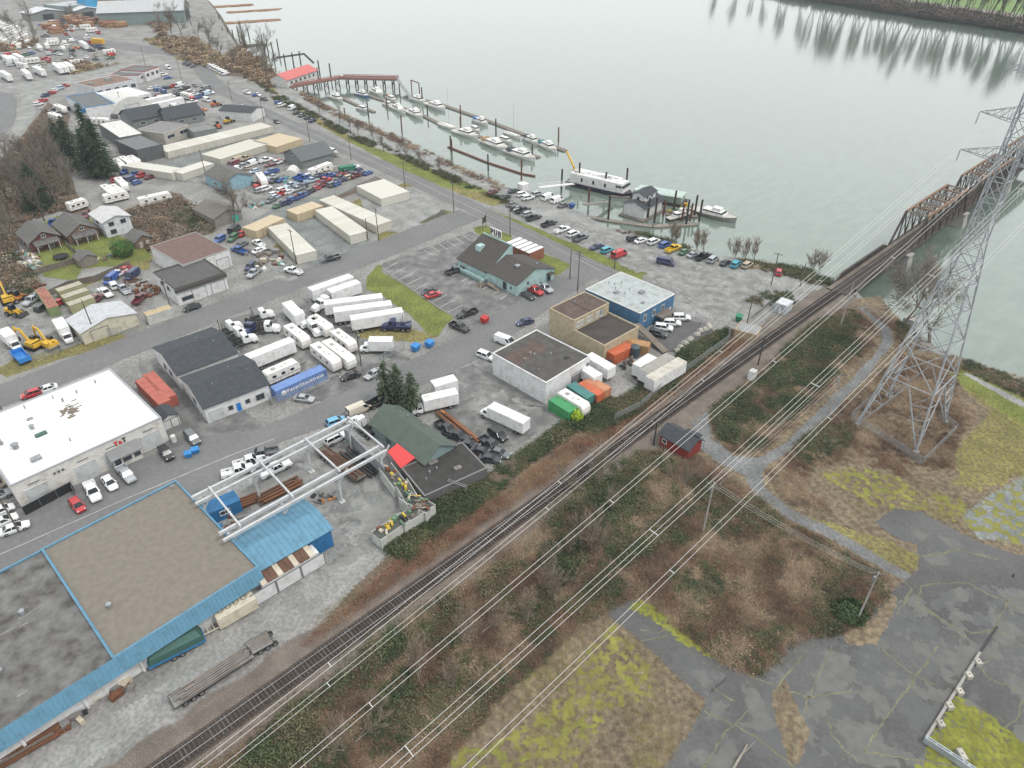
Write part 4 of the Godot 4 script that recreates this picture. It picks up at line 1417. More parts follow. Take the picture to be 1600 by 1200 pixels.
func make_railway() -> void:
	# ballast bank
	var mb := MB.new()
	for i in 24:
		var xa := -60.0 + i * 10.0
		var xb := xa + 10.0
		var za := rail_z(xa)
		var zb := rail_z(xb)
		var prof := [[5.2, .06], [2.3, .55], [-2.3, .55], [-4.4, .06]]
		for k in 3:
			mb.quad(Vector3(xa, prof[k][1], za + prof[k][0]), Vector3(xb, prof[k][1], zb + prof[k][0]), Vector3(xb, prof[k + 1][1], zb + prof[k + 1][0]), Vector3(xa, prof[k + 1][1], za + prof[k + 1][0]))
	setting("railway_ballast", mb, mats["ballast"])
	var oil := MB.new()
	oil.quad(Vector3(-60, .565, rail_z(-60) + 1.7), Vector3(180, .565, rail_z(180) + 1.7), Vector3(180, .565, rail_z(180) - 1.7), Vector3(-60, .565, rail_z(-60) - 1.7))
	setting("railway_ballast", oil, mats["oiled ballast"])
	var shoulder: Array = []
	for s in [[-1, 5.6], [1, -5.2]]:
		for i in 12:
			var x: float = (-60.0 + i * 21.5) if s[0] < 0 else (176.5 - i * 21.5)
			shoulder.append_array([x, rail_z(x) + s[1]])
	patch("railway_shoulder", shoulder, .04, mats["ballast"], 2.2, 2.5, .8)
	var yaw := atan(.0262)
	var t := thing("railway_track", "single railway track on dark ties running to the bridge", "railway", 0, 0, 0)
	for s: float in [-1.0, 1.0]:
		var r := MB.new()
		r.bar(Vector3(-60, .86, rail_z(-60) + s * .74), Vector3(345, .86, rail_z(345) + s * .74), .075, .16)
		part(t, "rail", r, mats["rail steel"])
	var shape := MB.new()
	shape.cbox(0, 0, 0, .24, .2, 2.6, .02)
	var tm := shape.mesh()
	var far := MB.new()
	var k := 0
	var x := -9.0
	while x < 345:
		var tf := Transform3D(Basis(Vector3.UP, yaw + rng.randf_range(-.02, .02)), Vector3(x, .6, rail_z(x) + rng.randf_range(-.06, .06)))
		if k < 300:
			put(t, "railway_tie", tm, mats["tie wood"] if rng.randf() < .7 else mats["tie worn"], tf)
		else:
			far.t = tf
			far.box(0, 0, 0, .24, .2, 2.6)
		k += 1
		x += .56
	part(t, "far_tie", far, mats["tie wood"]).set_meta("kind", "stuff")

# ---------------------------------------------------------------- rail bridge
func make_bridge() -> void:
	var o := thing("railway_bridge", "rusty steel truss railway bridge crossing the river", "bridge", 0, 0, 0)
	var deck := MB.new()
	deck.bar(Vector3(178, .5, rail_z(178)), Vector3(345, .5, rail_z(345)), 5.6, .5)
	part(o, "deck", deck, mats["bridge steel"])
	var walk := MB.new()
	walk.bar(Vector3(178, .82, rail_z(178) - 2.2), Vector3(345, .82, rail_z(345) - 2.2), 1.1, .08)
	part(o, "walkway", walk, mats["old wood"])
	for s: float in [-1.0, 1.0]:     # plate girders of the approach, stiffened, with rounded ends
		var g := MB.new()
		var n := 17
		for i in n:
			var xa := 183.0 + i * 2.0
			var xb := xa + 2.0
			var ha := 2.3 * minf(1.0, .35 + .65 * minf(float(i) / 2.0, float(n - i) / 2.0))
			var hb := 2.3 * minf(1.0, .35 + .65 * minf(float(i + 1) / 2.0, float(n - i - 1) / 2.0))
			var za := rail_z(xa) + s * 3.0
			var zb := rail_z(xb) + s * 3.0
			g.hexa([Vector3(xa, -.6, za + .08), Vector3(xb, -.6, zb + .08), Vector3(xb, -.6, zb - .08), Vector3(xa, -.6, za - .08), Vector3(xa, ha, za + .08), Vector3(xb, hb, zb + .08), Vector3(xb, hb, zb - .08), Vector3(xa, ha, za - .08)])
			g.bar(Vector3(xa, ha + .06, za), Vector3(xb, hb + .06, zb), .5, .12)
			g.bar(Vector3(xa, -.5, za), Vector3(xa, ha, za), .4, .12)
		part(o, "plate_girder", g, mats["bridge steel"])
		var h := MB.new()        # handrail beside the walkway
		for i in 19:
			var q := Vector3(181.0 + i * 2, .9, rail_z(181.0 + i * 2) + s * 3.7)
			h.bar(q, q + Vector3(0, 1.1, 0), .07, .07)
		h.bar(Vector3(181, 1.95, rail_z(181) + s * 3.7), Vector3(217, 1.95, rail_z(217) + s * 3.7), .07, .07)
		h.bar(Vector3(181, 1.45, rail_z(181) + s * 3.7), Vector3(217, 1.45, rail_z(217) + s * 3.7), .06, .06)
		part(o, "handrail", h, mats["grey steel"])
	for span in 3:
		var x0 := 218.5 + span * 46.0
		var L := 45.0
		var top := 9.6
		var hi := .6
		for s: float in [-1.0, 1.0]:
			var ch := MB.new()
			var di := MB.new()
			var P := func(x: float, y: float) -> Vector3: return Vector3(x, y, rail_z(x) + s * 3.1)
			ch.bar(P.call(x0, hi), P.call(x0 + L, hi), .5, .7)
			var tc := MB.new()
			tc.bar(P.call(x0 + 6, top), P.call(x0 + L - 6, top), .6, .6)
			part(o, "top_chord", tc, mats["bridge rust"])
			ch.bar(P.call(x0, hi), P.call(x0 + 6, top), .55, .55)
			ch.bar(P.call(x0 + L, hi), P.call(x0 + L - 6, top), .55, .55)
			part(o, "bottom_chord", ch, mats["bridge steel"])
			for k in 7:
				var xa := x0 + 6 + k * 5.5
				di.bar(P.call(xa, hi), P.call(xa, top), .3, .35)
				if k < 6:
					var up := k < 3
					di.bar(P.call(xa + (0.0 if up else 5.5), top), P.call(xa + (5.5 if up else 0.0), hi), .28, .3)
					di.bar(P.call(xa + (5.5 if up else 0.0), top), P.call(xa + (0.0 if up else 5.5), hi), .12, .14)
			part(o, "web_member", di, mats["bridge steel"])
		for k in 7:      # portal and sway frames between the trusses
			var xa := x0 + 6 + k * 5.5
			var za := rail_z(xa)
			var f := MB.new()
			f.bar(Vector3(xa, top, za - 3.1), Vector3(xa, top, za + 3.1), .3, .35)
			f.bar(Vector3(xa, top - 1.6, za - 3.1), Vector3(xa, top - 1.6, za + 3.1), .2, .2)
			for q in 4:
				f.bar(Vector3(xa, top - 1.6 * (q % 2), za - 3.1 + q * 1.55), Vector3(xa, top - 1.6 * ((q + 1) % 2), za - 1.55 + q * 1.55), .12, .12)
			if k < 6:
				f.bar(Vector3(xa, top, za - 3.1), Vector3(xa + 5.5, top, za + 3.1), .16, .16)
				f.bar(Vector3(xa, top, za + 3.1), Vector3(xa + 5.5, top, za - 3.1), .16, .16)
			part(o, "sway_frame", f, mats["bridge rust"] if k % 2 else mats["grey steel"])
	for x in [181.0, 218.0, 264.0, 310.0]:
		var p := MB.new()
		var z := rail_z(x)
		p.frus(x, -8, z, 4.6 if x > 200 else 5.0, 10.5, 7.3, 3.2, 8.0)
		p.box(x, -.7, z, 3.6, .7, 8.6)
		part(o, "pier", p, mats["concrete"])

# ---------------------------------------------------------------- transmission tower and its conductors
func make_tower_and_lines() -> void:
	var o := thing("transmission_tower", "tall grey steel lattice transmission tower inside low fence", "tower", 135, 0, -30.3)
	var half := func(y: float) -> Vector2:
		if y < 40:
			var t := y / 40.0
			return Vector2(lerpf(7.0, 1.5, t), lerpf(5.9, 1.5, t))
		return Vector2(1.5, 1.5).lerp(Vector2(.9, .9), (y - 40) / 36.0)
	var C := func(y: float, i: int) -> Vector3:
		var h: Vector2 = half.call(y)
		return Vector3([-1, 1, 1, -1][i] * h.x, y, [1, 1, -1, -1][i] * h.y)
	var lv := [0.0, 12.0, 20.0, 26.5, 32.0, 36.5, 40.0, 43.5, 47.0, 50.5, 54.0, 57.0, 60.0, 63.0, 66.0, 69.0, 72.0]
	for i in 4:
		var l := MB.new()
		for k in lv.size() - 1:
			l.bar(C.call(lv[k], i), C.call(lv[k + 1], i), .3 if k < 5 else .2, .3 if k < 5 else .2)
		part(o, "leg", l, mats["tower steel"])
		var base := MB.new()
		base.frus(C.call(0.0, i).x, -.3, C.call(0.0, i).z, 1.4, 1.4, .7, .9, .9)
		part(o, "footing", base, mats["concrete"])
		for k in lv.size() - 1:
			var j := (i + 1) % 4
			var a: Vector3 = C.call(lv[k], i)
			var b: Vector3 = C.call(lv[k], j)
			var c: Vector3 = C.call(lv[k + 1], j)
			var d: Vector3 = C.call(lv[k + 1], i)
			var m := MB.new()
			var w := .14 if k < 5 else .1
			if k == 0:
				var mid := (c + d) * .5
				m.bar(a, mid, .2, .2)
				m.bar(b, mid, .2, .2)
				m.bar(d, c, w, w)
				for e in [[a, d], [b, c]]:
					for q in 3:
						var u: float = [.3, .55, .78][q]
						var p0: Vector3 = (e[0] as Vector3).lerp(e[1], u)
						m.bar(p0, (e[0] as Vector3).lerp(mid, u * .92), .11, .11)
						m.bar((e[0] as Vector3).lerp(mid, u * .92), (e[0] as Vector3).lerp(e[1], minf(1, u + .2)), .07, .07)
			else:
				m.bar(a, c, w, w)
				m.bar(b, d, w, w)
				m.bar(d, c, w, w)
				if k < 5:
					var x := (a + c + b + d) * .25
					m.bar(a.lerp(d, .5), x.lerp(a, .5), .06, .06)
					m.bar(b.lerp(c, .5), x.lerp(b, .5), .06, .06)
			part(o, "bracing", m, mats["tower steel"])
	for arm in [[54.0, 7.2], [60.2, 6.4], [67.0, 5.0]]:
		for s: float in [-1.0, 1.0]:
			var m := MB.new()
			var y: float = arm[0]
			var tip := Vector3(0, y - .1, s * (arm[1] as float))
			for e: float in [-1.0, 1.0]:
				var lo := Vector3(e * 1.1, y - .7, s * 1.1)
				var hi := Vector3(e * 1.0, y + 1.6, s * 1.0)
				m.bar(lo, tip, .1, .1)
				m.bar(hi, tip, .09, .09)
				for q in 4:
					var u := .2 + q * .2
					m.bar(lo.lerp(tip, u), hi.lerp(tip, u), .06, .06)
					m.bar(lo.lerp(tip, u), hi.lerp(tip, u - .2), .06, .06)
			for q in 5:
				var u := q * .2
				m.bar(Vector3(-1.1, y - .7, s * 1.1).lerp(tip, u), Vector3(1.1, y - .7, s * 1.1).lerp(tip, u), .06, .06)
				m.bar(Vector3(-1.1, y - .7, s * 1.1).lerp(tip, u), Vector3(1.1, y - .7, s * 1.1).lerp(tip, minf(1, u + .2)), .05, .05)
			part(o, "crossarm", m, mats["tower steel"])
			var ins := MB.new()
			for q in 9:
				ins.tube(tip + Vector3(0, -.15 - q * .2, 0), tip + Vector3(0, -.28 - q * .2, 0), .05, .13, 6)
			part(o, "insulator", ins, mats["grey steel"])
	# bundled conductors: plane z, height = c + b x + a x^2, wires in the bundle
	var lines := [
		[-35.7, .0004, .1085, 35.68, 2, "pair of bundled conductors from the upper crossarm, nearest the railway"],
		[-37.3, .00036, .1086, 30.84, 2, "pair of bundled conductors running low above the railway track"],
		[-29.0, .00028, .107, 38.15, 2, "pair of bundled conductors over the bramble slope beside the railway"],
		[-24.0, .00044, .076, 38.94, 3, "bundle of three conductors crossing above the gravel track"],
		[-21.5, .00031, .0886, 35.56, 2, "pair of bundled conductors over the mossy field, farthest from railway"]]
	for l in lines:
		var k := thing("power_line", l[5], "power line", 0, 0, l[0], 0, "transmission conductors")
		var Y := func(x: float) -> float: return l[3] + l[2] * x + l[1] * x * x
		for w in l[4]:
			var off: float = (w - (l[4] - 1) * .5) * .5
			var m := MB.new()
			var p := Vector3(-45, Y.call(-45.0), off)
			for i in 24:
				var x := -45.0 + 7.5 * (i + 1)
				var q := Vector3(x, Y.call(x) - (.12 if w == 1 and l[4] == 3 else 0.0), off)
				m.tube(p, q, .02, .02, 4, false)
				p = q
			var h: float = p.y
			for i in 24:      # the span across the river
				var t := float(i + 1) / 24
				var q := Vector3(135 + 300 * t, h - 22 * 4 * t * (1 - t) * .5, off)
				m.tube(p, q, .02, .02, 4, false)
				p = q
			part(k, "cable", m, mats["cable"])
		for i in 5:
			var x := 12.0 + i * 27.0
			var sp := MB.new()
			sp.bar(Vector3(x, Y.call(x), -.25 * (l[4] - 1)), Vector3(x, Y.call(x), .25 * (l[4] - 1)), .06, .06)
			part(k, "spacer", sp, mats["cable"])
	# the fence round the tower
	fence("low grey mesh fence around the foot of the transmission tower", [142.5, -38.2, 128.6, -38.0, 125.0, -22.2, 140.5, -21.8, 142.8, -26], 1.8, mats["fence web"], "tower_fence", 2.2)


func rect_thing(called: String, label: String, category: String, r: Array, group := "") -> Node3D:
	var o := thing(called, label, category, r[0], 0, r[1], r[4], group)
	taken.append(Vector3(r[0], r[1], maxf(r[2], r[3]) * .5))
	o.set_meta("w", r[2])
	o.set_meta("d", r[3])
	return o

func make_near_buildings() -> void:
	var blue := worn("blue cladding", Color(.1, .245, .36), .55)
	var deep_blue := worn("deep blue wall", Color(.015, .14, .33), .6)
	var white_wall := mat("white wall", Color(.64, .65, .66), .7, 0, "film", .2, "stain", .05)
	var gravel_roof := mat("gravel roof", Color(.215, .19, .158), .98, 0, "grain", .7, "scuff", .045)
	var old_roof := mat("old felt roof", Color(.15, .15, .148), .9, 0, "stain", .05, "grime", .023)
	var white_roof := mat("white membrane", Color(.78, .79, .8), .5, 0, "scuff", .2, "film", .05)
	var dark_shingle := mat("dark shingle", Color(.06, .068, .078), .9, 0, "grain", .6, "blotch", .1)
	var door_white := worn("door white", Color(.62, .63, .64), .5)
	var trim := plain("trim grey", Color(.12, .12, .13), .6)
	var glass: Material = mats["window glass"]
	# the long building under gravel, with its blue sheet-metal skirt
	var r: Array = [8, -91.7, 21.5, 27.5, 0.07]
	var o := rect_thing("warehouse_building", "warehouse with brown gravel roof and sloping blue metal skirt", "building", r)
	var w: float = r[2]
	var d: float = r[3]
	block(o, w, d, 5.2, white_wall, gravel_roof, blue, .4)
	var wing := 40.0
	var b := MB.new()
	b.box(-w / 2 - wing / 2, -.2, 0, wing, 5.3, d)
	part(o, "wall", b, white_wall)
	b = MB.new()
	b.box(-w / 2 - wing / 2, 5.1, 0, wing - .3, .07, d - .4)
	part(o, "roof", b, old_roof).set_meta("label", "stained grey felt roof of the warehouse wing")
	b = MB.new()
	b.cbox(-w / 2 - wing / 2, 5.1, -d / 2 + .12, wing, .4, .3, .05)
	part(o, "parapet", b, blue)
	for i in 9:      # pale repair strips and patches on the old roof
		b = MB.new()
		b.box(-w / 2 - 4 - rng.randf() * 14, 5.18, rng.randf_range(-.4, .4) * d, rng.randf_range(.8, 2.2), .02, rng.randf_range(.2, .5))
		part(o, "roof_patch", b, mats["grey steel"])
	var total := w + wing
	var n := int(total / .6)
	for i in n:      # skirt: standing sheets with a rib each
		var x := w / 2 - .3 - i * .6
		if x < -w / 2 - 22:
			break
		b = MB.new()
		b.hexa([Vector3(x - .3, 3.1, d / 2 + 1.05), Vector3(x + .29, 3.1, d / 2 + 1.05), Vector3(x + .29, 5.5, d / 2 + .02), Vector3(x - .3, 5.5, d / 2 + .02), Vector3(x - .3, 3.16, d / 2 + 1.11), Vector3(x + .29, 3.16, d / 2 + 1.11), Vector3(x + .29, 5.56, d / 2 + .08), Vector3(x - .3, 5.56, d / 2 + .08)])
		b.bar(Vector3(x - .3, 3.2, d / 2 + 1.1), Vector3(x - .3, 5.6, d / 2 + .06), .07, .09)
		part(o, "skirt_panel", b, blue)
	b = MB.new()
	b.bar(Vector3(-w / 2, 5.6, -d / 2), Vector3(-w / 2, 5.6, d / 2), .22, .22)
	part(o, "roof_divider", b, blue)
	for i in 6:
		b = MB.new()
		b.box(w / 2 - 4 - i * 7.5, 0, d / 2 + .16, .35, 3.2, .34)
		part(o, "pilaster", b, white_wall)
	roof_vents(o, [[-w / 2 + 3, d / 2 - 9, .3], [w / 2 - 1.2, -d / 2 + 1.4, .18], [-w / 2 - 6, -3, .3], [-w / 2 - 11, 5, .25]], 5.2)

	# the blue-roofed shed with its white front
	r = [25.3, -83.8, 13.9, 8.8, 0.01]
	o = rect_thing("metal_shed", "metal shed with bright blue ribbed gable roof", "building", r)
	gable(o, r[2], r[3], 4.0, .9, deep_blue, blue, "x", .35, 0, 0, 0, .9)
	b = MB.new()
	b.box(-1.6, 0, r[3] / 2 + 1.3, r[2] - 4.2, 3.3, 2.2)
	part(o, "lean_to", b, worn("white cladding", Color(.55, .56, .55), .6))
	for i in int((r[2] - 4.2) / .9):
		b = MB.new()
		var x: float = -1.6 - (r[2] - 4.2) / 2 + .45 + i * .9
		b.hexa([Vector3(x - .42, 3.3, r[3] / 2 + 2.5), Vector3(x + .42, 3.3, r[3] / 2 + 2.5), Vector3(x + .42, 3.75, r[3] / 2 + .2), Vector3(x - .42, 3.75, r[3] / 2 + .2), Vector3(x - .42, 3.36, r[3] / 2 + 2.5), Vector3(x + .42, 3.36, r[3] / 2 + 2.5), Vector3(x + .42, 3.81, r[3] / 2 + .2), Vector3(x - .42, 3.81, r[3] / 2 + .2)])
		part(o, "roof_sheet", b, mats["brown steel"] if i % 3 else worn("cream sheet", Color(.5, .45, .36), .7))
	for i in 3:
		on_wall(o, "sliding_door", "s", r[2], r[3] + 4.82, -6.5 + i * 4.2, .1, 3.9, 2.6, door_white, trim)
	on_wall(o, "window", "n", r[2], r[3], 0, 1.6, 2.4, .8, glass, trim, 1)

	# light steel crane runway over the yard
	o = thing("crane_runway", "pale grey overhead crane runway of steel beams and posts", "gantry", 0, 0, 0)
	var A := vec2s([17.7,-98.1,48.5,-99])
	var B := vec2s([17.7,-87.4,48.6,-88.3])
	var steel := worn("pale steel", Color(.5, .52, .54), .5)
	for e in [A, B]:
		for lay in 2:
			b = MB.new()
			var off := 0.0 if lay == 0 else 1.3
			b.bar(Vector3(e[0].x, 7 - lay * .5, e[0].y + off), Vector3(e[1].x, 7 - lay * .5, e[1].y + off), .3, .5 - lay * .15)
			b.bar(Vector3(e[0].x, 7.32 - lay * .5, e[0].y + off), Vector3(e[1].x, 7.32 - lay * .5, e[1].y + off), .46, .06)
			part(o, "runway_beam", b, steel)
		for k in 4:
			var t: float = [.04, .34, .68, .97][k]
			var p: Vector2 = (e[0] as Vector2).lerp(e[1], t)
			b = MB.new()
			b.box(p.x, 0, p.y + .5, .34, 6.8, .34)
			b.bar(Vector3(p.x, 4.2, p.y + .5), Vector3(p.x + 2.2, 6.6, p.y + .3), .22, .22)
			b.box(p.x, 0, p.y + .5, 1.0, .2, 1.0)
			part(o, "column", b, steel)
	for t in [.1, .4, .69, .985]:
		var p := (A[0] as Vector2).lerp(A[1], t)
		var q := (B[0] as Vector2).lerp(B[1], t)
		b = MB.new()
		b.bar(Vector3(p.x, 7.6, p.y), Vector3(q.x, 7.6, q.y + 1.3), .26, .36)
		part(o, "cross_beam", b, steel)
	# grey sheet wall at the end of the runway
	var gw := MB.new()
	var ga := vec2s([48.1,-101.5,47.5,-86.7])
	gw.bar(Vector3(ga[0].x, 1.8, ga[0].y), Vector3(ga[1].x, 1.8, ga[1].y), .2, 3.6)
	solo("sheet_wall", gw, worn("grey sheet", Color(.27, .29, .31), .6), "grey sheet metal wall closing the end of the steel yard", "wall")
	# little deep-blue hut by the warehouse
	r = [21.9, -98.9, 5.7, 1.9, -0.07]
	o = rect_thing("yard_hut", "small deep blue hut with white-framed window beside the gravel-roofed warehouse", "building", r)
	block(o, r[2], 3.0, 2.7, deep_blue, deep_blue, deep_blue, .12)
	on_wall(o, "window", "s", r[2], 3.0, 0, 1.2, 1.6, .8, glass, white_wall, 1)

	# white shop with the white membrane roof
	r = [8.4, -136.7, 26.3, 24.6, 0.07]
	o = rect_thing("workshop_building", "long white workshop with bright white flat roof and roll-up doors", "building", r)
	w = r[2]
	d = r[3]
	var cream := mat("cream wall", Color(.6, .59, .56), .75, 0, "film", .2, "stain", .05)
	block(o, w, d, 5.6, cream, white_roof, plain("grey flashing", Color(.3, .31, .33), .5), .3)
	for k in 4:
		var u: float = [-w / 2 + 3.2, -w / 2 + 11.4, -w / 2 + 16.4, w / 2 - 3.0][k]
		on_wall(o, "roll_up_door", "s", w, d, u, 0, 3.6, 3.5, worn("pale door", Color(.5, .53, .54), .5), door_white)
		b = MB.new()
		b.box(u, 4.3, d / 2 + .04, 1.9, .16, .06)
		part(o, "door_sign", b, trim)
	# lean-to over the office
	shed_roof(o, "awning", [Vector3(w / 2 - 11.2, 2.5, d / 2 + 1.9), Vector3(w / 2 - 5.4, 2.5, d / 2 + 1.9), Vector3(w / 2 - 5.4, 3.7, d / 2 + .02), Vector3(w / 2 - 11.2, 3.7, d / 2 + .02)], .1, worn("awning grey", Color(.22, .22, .23), .8))
	b = MB.new()
	b.box(w / 2 - 8.2, 0, d / 2 + .7, 5.0, 2.6, 1.3)
	part(o, "office_front", b, cream)
	on_wall(o, "door", "s", w, d + 2.72, w / 2 - 10.0, 0, 1.0, 2.1, glass, trim)
	on_wall(o, "window", "s", w, d + 2.72, w / 2 - 8.3, 1.1, 1.4, .7, glass, trim)
	on_wall(o, "window", "s", w, d + 2.72, w / 2 - 6.4, 1.1, 1.0, .7, glass, trim)
	var red := plain("sign red", Color(.5, .02, .03), .5)
	var black := plain("sign black", Color(.015, .015, .018), .5)
	letters(o, "sign_letter", "T", 1.0, .1, red, Transform3D(Basis(), Vector3(w / 2 - 8.9, 4.55, d / 2 + .08)))
	letters(o, "sign_letter", "&", .7, .1, red, Transform3D(Basis(), Vector3(w / 2 - 8.15, 4.5, d / 2 + .08)))
	letters(o, "sign_letter", "T", 1.0, .1, black, Transform3D(Basis(), Vector3(w / 2 - 7.4, 4.65, d / 2 + .08)))
	for k in 3:
		on_wall(o, "wall_vent", "s", w, d, -w / 2 + 6.6 + k * .7, 4.2, .22, .22, trim, trim)
	roof_vents(o, [[-w / 2 + 4, 2, .5], [-w / 2 + 8, -2, .35], [2, -7, .18], [5, -8, .15], [1, -9.5, .12], [-4, -10, .15], [-1.5, 7, .12], [9, -9, .14]], 5.65)
	roof_units(o, [[-w / 2 + 5.5, d / 2 - 4.2, 1.7, .7, 1.0], [-w / 2 + 2.2, -1.5, 1.2, .9, 1.2], [-4.5, -5.5, 1.1, .3, .7]], 5.65, mats["galvanised"])
	# dirt left by standing water and removed plant
	var pile := MB.new()
	for i in 26:
		var a := rng.randf() * TAU
		var q := sqrt(rng.randf()) * 1.9
		pile.frus(1.6 + cos(a) * q * .8, 5.66, -2.5 + sin(a) * q * 1.3, rng.randf_range(.4, 1.1), rng.randf_range(.3, .8), rng.randf_range(.05, .2), .2, .2)
	part(o, "tar_and_gravel_heap", pile, mat("heap", Color(.24, .2, .16), .95))
	for i in 7:
		b = MB.new()
		b.box(rng.randf_range(-1, 4), 5.67, rng.randf_range(-6, 0), rng.randf_range(.3, 1.4), .12, .12)
		part(o, "roof_scrap", b, mats["old wood"])
	b = MB.new()
	b.cbox(-w / 2 + 8.5, 5.65, 1.2, 2.0, .5, .8, .05)
	part(o, "air_conditioner", b, worn("green metal", Color(.06, .13, .1), .6))
	# black screen fence before the first door
	fence("black fabric-covered fence in front of the white workshop", [-3.9,-121.7,4.3,-123,4,-121.1], 2.0, plain("black fabric", Color(.012, .013, .015), .9), "screen_fence", 2.4, true)
	# garden shed and red container by the shop
	o = spot("garden_shed", "cream double-door shed with grey gable roof beside white workshop", "shed", 24.4, -131.3, .04)
	gable(o, 3.4, 4.4, 2.3, .8, cream, dark_shingle, "z", .2)
	for s in [-1, 1]:
		on_wall(o, "door", "s", 3.4, 4.4, s * .75, .05, 1.35, 2.0, door_white, trim)

	# the two dark-roofed gables
	r = [37.7, -147.8, 13.3, 14.5, -0.02]
	o = rect_thing("gable_building", "white-trimmed building with dark gable roof nearest the upper street", "building", r, "twin dark-roofed buildings")
	gable(o, r[2], r[3], 3.9, 2.0, white_wall, dark_shingle, "x", .3)
	on_wall(o, "window", "w", r[2], r[3], -1.5, 1.2, 1.2, 1.1, glass, trim)
	on_wall(o, "window", "w", r[2], r[3], 2.0, 1.2, 1.2, 1.1, glass, trim)
	on_wall(o, "window", "s", r[2], r[3], 2.0, 1.2, 1.2, 1.0, glass, trim)
	on_wall(o, "door", "s", r[2], r[3], 5.0, .1, 1.0, 2.1, trim, door_white)
	roof_vents(o, [[1.5, -2.2, .1], [4, 1.6, .1]], 5.0)
	r = [37.5, -131.8, 13.5, 13.7, -0.06]
	o = rect_thing("gable_building", "white building with dark gable roof, garage door and blue door", "building", r, "twin dark-roofed buildings")
	w = r[2]
	d = r[3]
	gable(o, w, d, 3.9, 2.0, white_wall, dark_shingle, "x", .35)
	on_wall(o, "garage_door", "s", w, d, -w / 2 + 2.0, 0, 2.8, 2.6, worn("pale door", Color(.5, .53, .54), .5), door_white)
	on_wall(o, "window", "s", w, d, -w / 2 + 5.0, 1.3, .8, .8, glass, trim)
	on_wall(o, "door", "s", w, d, -w / 2 + 6.6, .05, .95, 2.1, plain("door blue", Color(.01, .16, .5), .5), door_white)
	on_wall(o, "window", "s", w, d, -w / 2 + 8.6, 1.3, .8, .8, glass, trim)
	on_wall(o, "window", "s", w, d, w / 2 - 2.2, 1.0, 1.6, 1.2, glass, trim, 1)
	on_wall(o, "window", "w", w, d, 0, 1.3, 1.4, 1.0, glass, trim)
	roof_vents(o, [[-3, 2, .1], [2, -2, .1], [w / 2 - 2, 1.2, .1]], 5.0)

	# green-roofed shop, its black annex, red tarpaulin
	r = [57, -91.4, 7.2, 16.9, 0.04]
	o = rect_thing("green_roof_shop", "building with weathered green metal gable roof by evergreens", "building", r)
	gable(o, r[2], r[3], 3.2, 2.3, worn("teal wall", Color(.2, .27, .28), .7), mat("green roof", Color(.09, .118, .1), .8, 0, "grain", .5, "stain", .05), "z", .4)
	on_wall(o, "window", "w", r[2], r[3], -3, 1.2, 1.4, 1.0, glass, trim)
	on_wall(o, "window", "w", r[2], r[3], 3, 1.2, 1.4, 1.0, glass, trim)
	roof_vents(o, [[1.6, -3, .12], [2.2, 1, .14], [1.2, -5, .1]], 4.6)
	r = [56, -80, 13, 8.9, -0.14]
	o = rect_thing("flat_roof_annex", "flat black-roofed annex beside the green-roofed shop", "building", r)
	block(o, r[2], r[3], 2.6, worn("annex wall", Color(.12, .12, .12), .7), mat("black roof", Color(.05, .047, .045), .9, 0, "grain", .4, "blotch", .06), plain("annex edge", Color(.16, .16, .16), .7), .12)
	roof_units(o, [[-1, -2.4, 1.8, .25, 1.0], [2.0, 1.5, 1.4, .2, .9]], 2.7, mats["grey steel"])
	roof_vents(o, [[-3, 0, .14], [-1.4, -.2, .12], [-4.4, 1.2, .1]], 2.7)
	var rb := MB.new()
	var tp := vec2s([50.8,-90.7,53.1,-90.6,53.2,-85.1,50,-85.1])
	rb.hexa([Vector3(tp[0].x, 2.6, tp[0].y), Vector3(tp[3].x, 2.6, tp[3].y), Vector3(tp[2].x, 3.2, tp[2].y), Vector3(tp[1].x, 3.2, tp[1].y), Vector3(tp[0].x, 2.75, tp[0].y), Vector3(tp[3].x, 2.75, tp[3].y), Vector3(tp[2].x, 3.5, tp[2].y), Vector3(tp[1].x, 3.5, tp[1].y)])
	var tarp := thing("red_canopy", "bright red tarpaulin canopy between green roof and container wall", "canopy", 0, 0, 0)
	part(tarp, "tarpaulin", rb, plain("tarp red", Color(.55, .05, .05), .7))
	var legs := MB.new()
	for p in tp:
		legs.tube(Vector3(p.x, 0, p.y), Vector3(p.x, 2.9, p.y), .05, .05, 5)
	part(tarp, "post", legs, mats["galvanised"])

	# small red signal house by the track
	o = spot("red_signal_house", "small dark red house with grey gable roof beside the railway", "building", 95.3, -56.1, .02)
	gable(o, 4.3, 6.6, 2.7, 1.3, worn("barn red", Color(.22, .025, .02), .8), dark_shingle, "z", .4)
	on_wall(o, "window", "w", 4.3, 6.6, -2.2, 1.1, .9, .8, glass, door_white)
	b = MB.new()
	b.frus(1.2, 2.9, 1.2, 2.6, 2.6, 1.1, 1.2, 2.0)
	part(o, "dormer", b, dark_shingle)
	b = MB.new()
	b.cbox(1.4, 3.9, 2.6, 1.2, .12, 1.4, .03)
	part(o, "solar_panel", b, mats["car glass"])


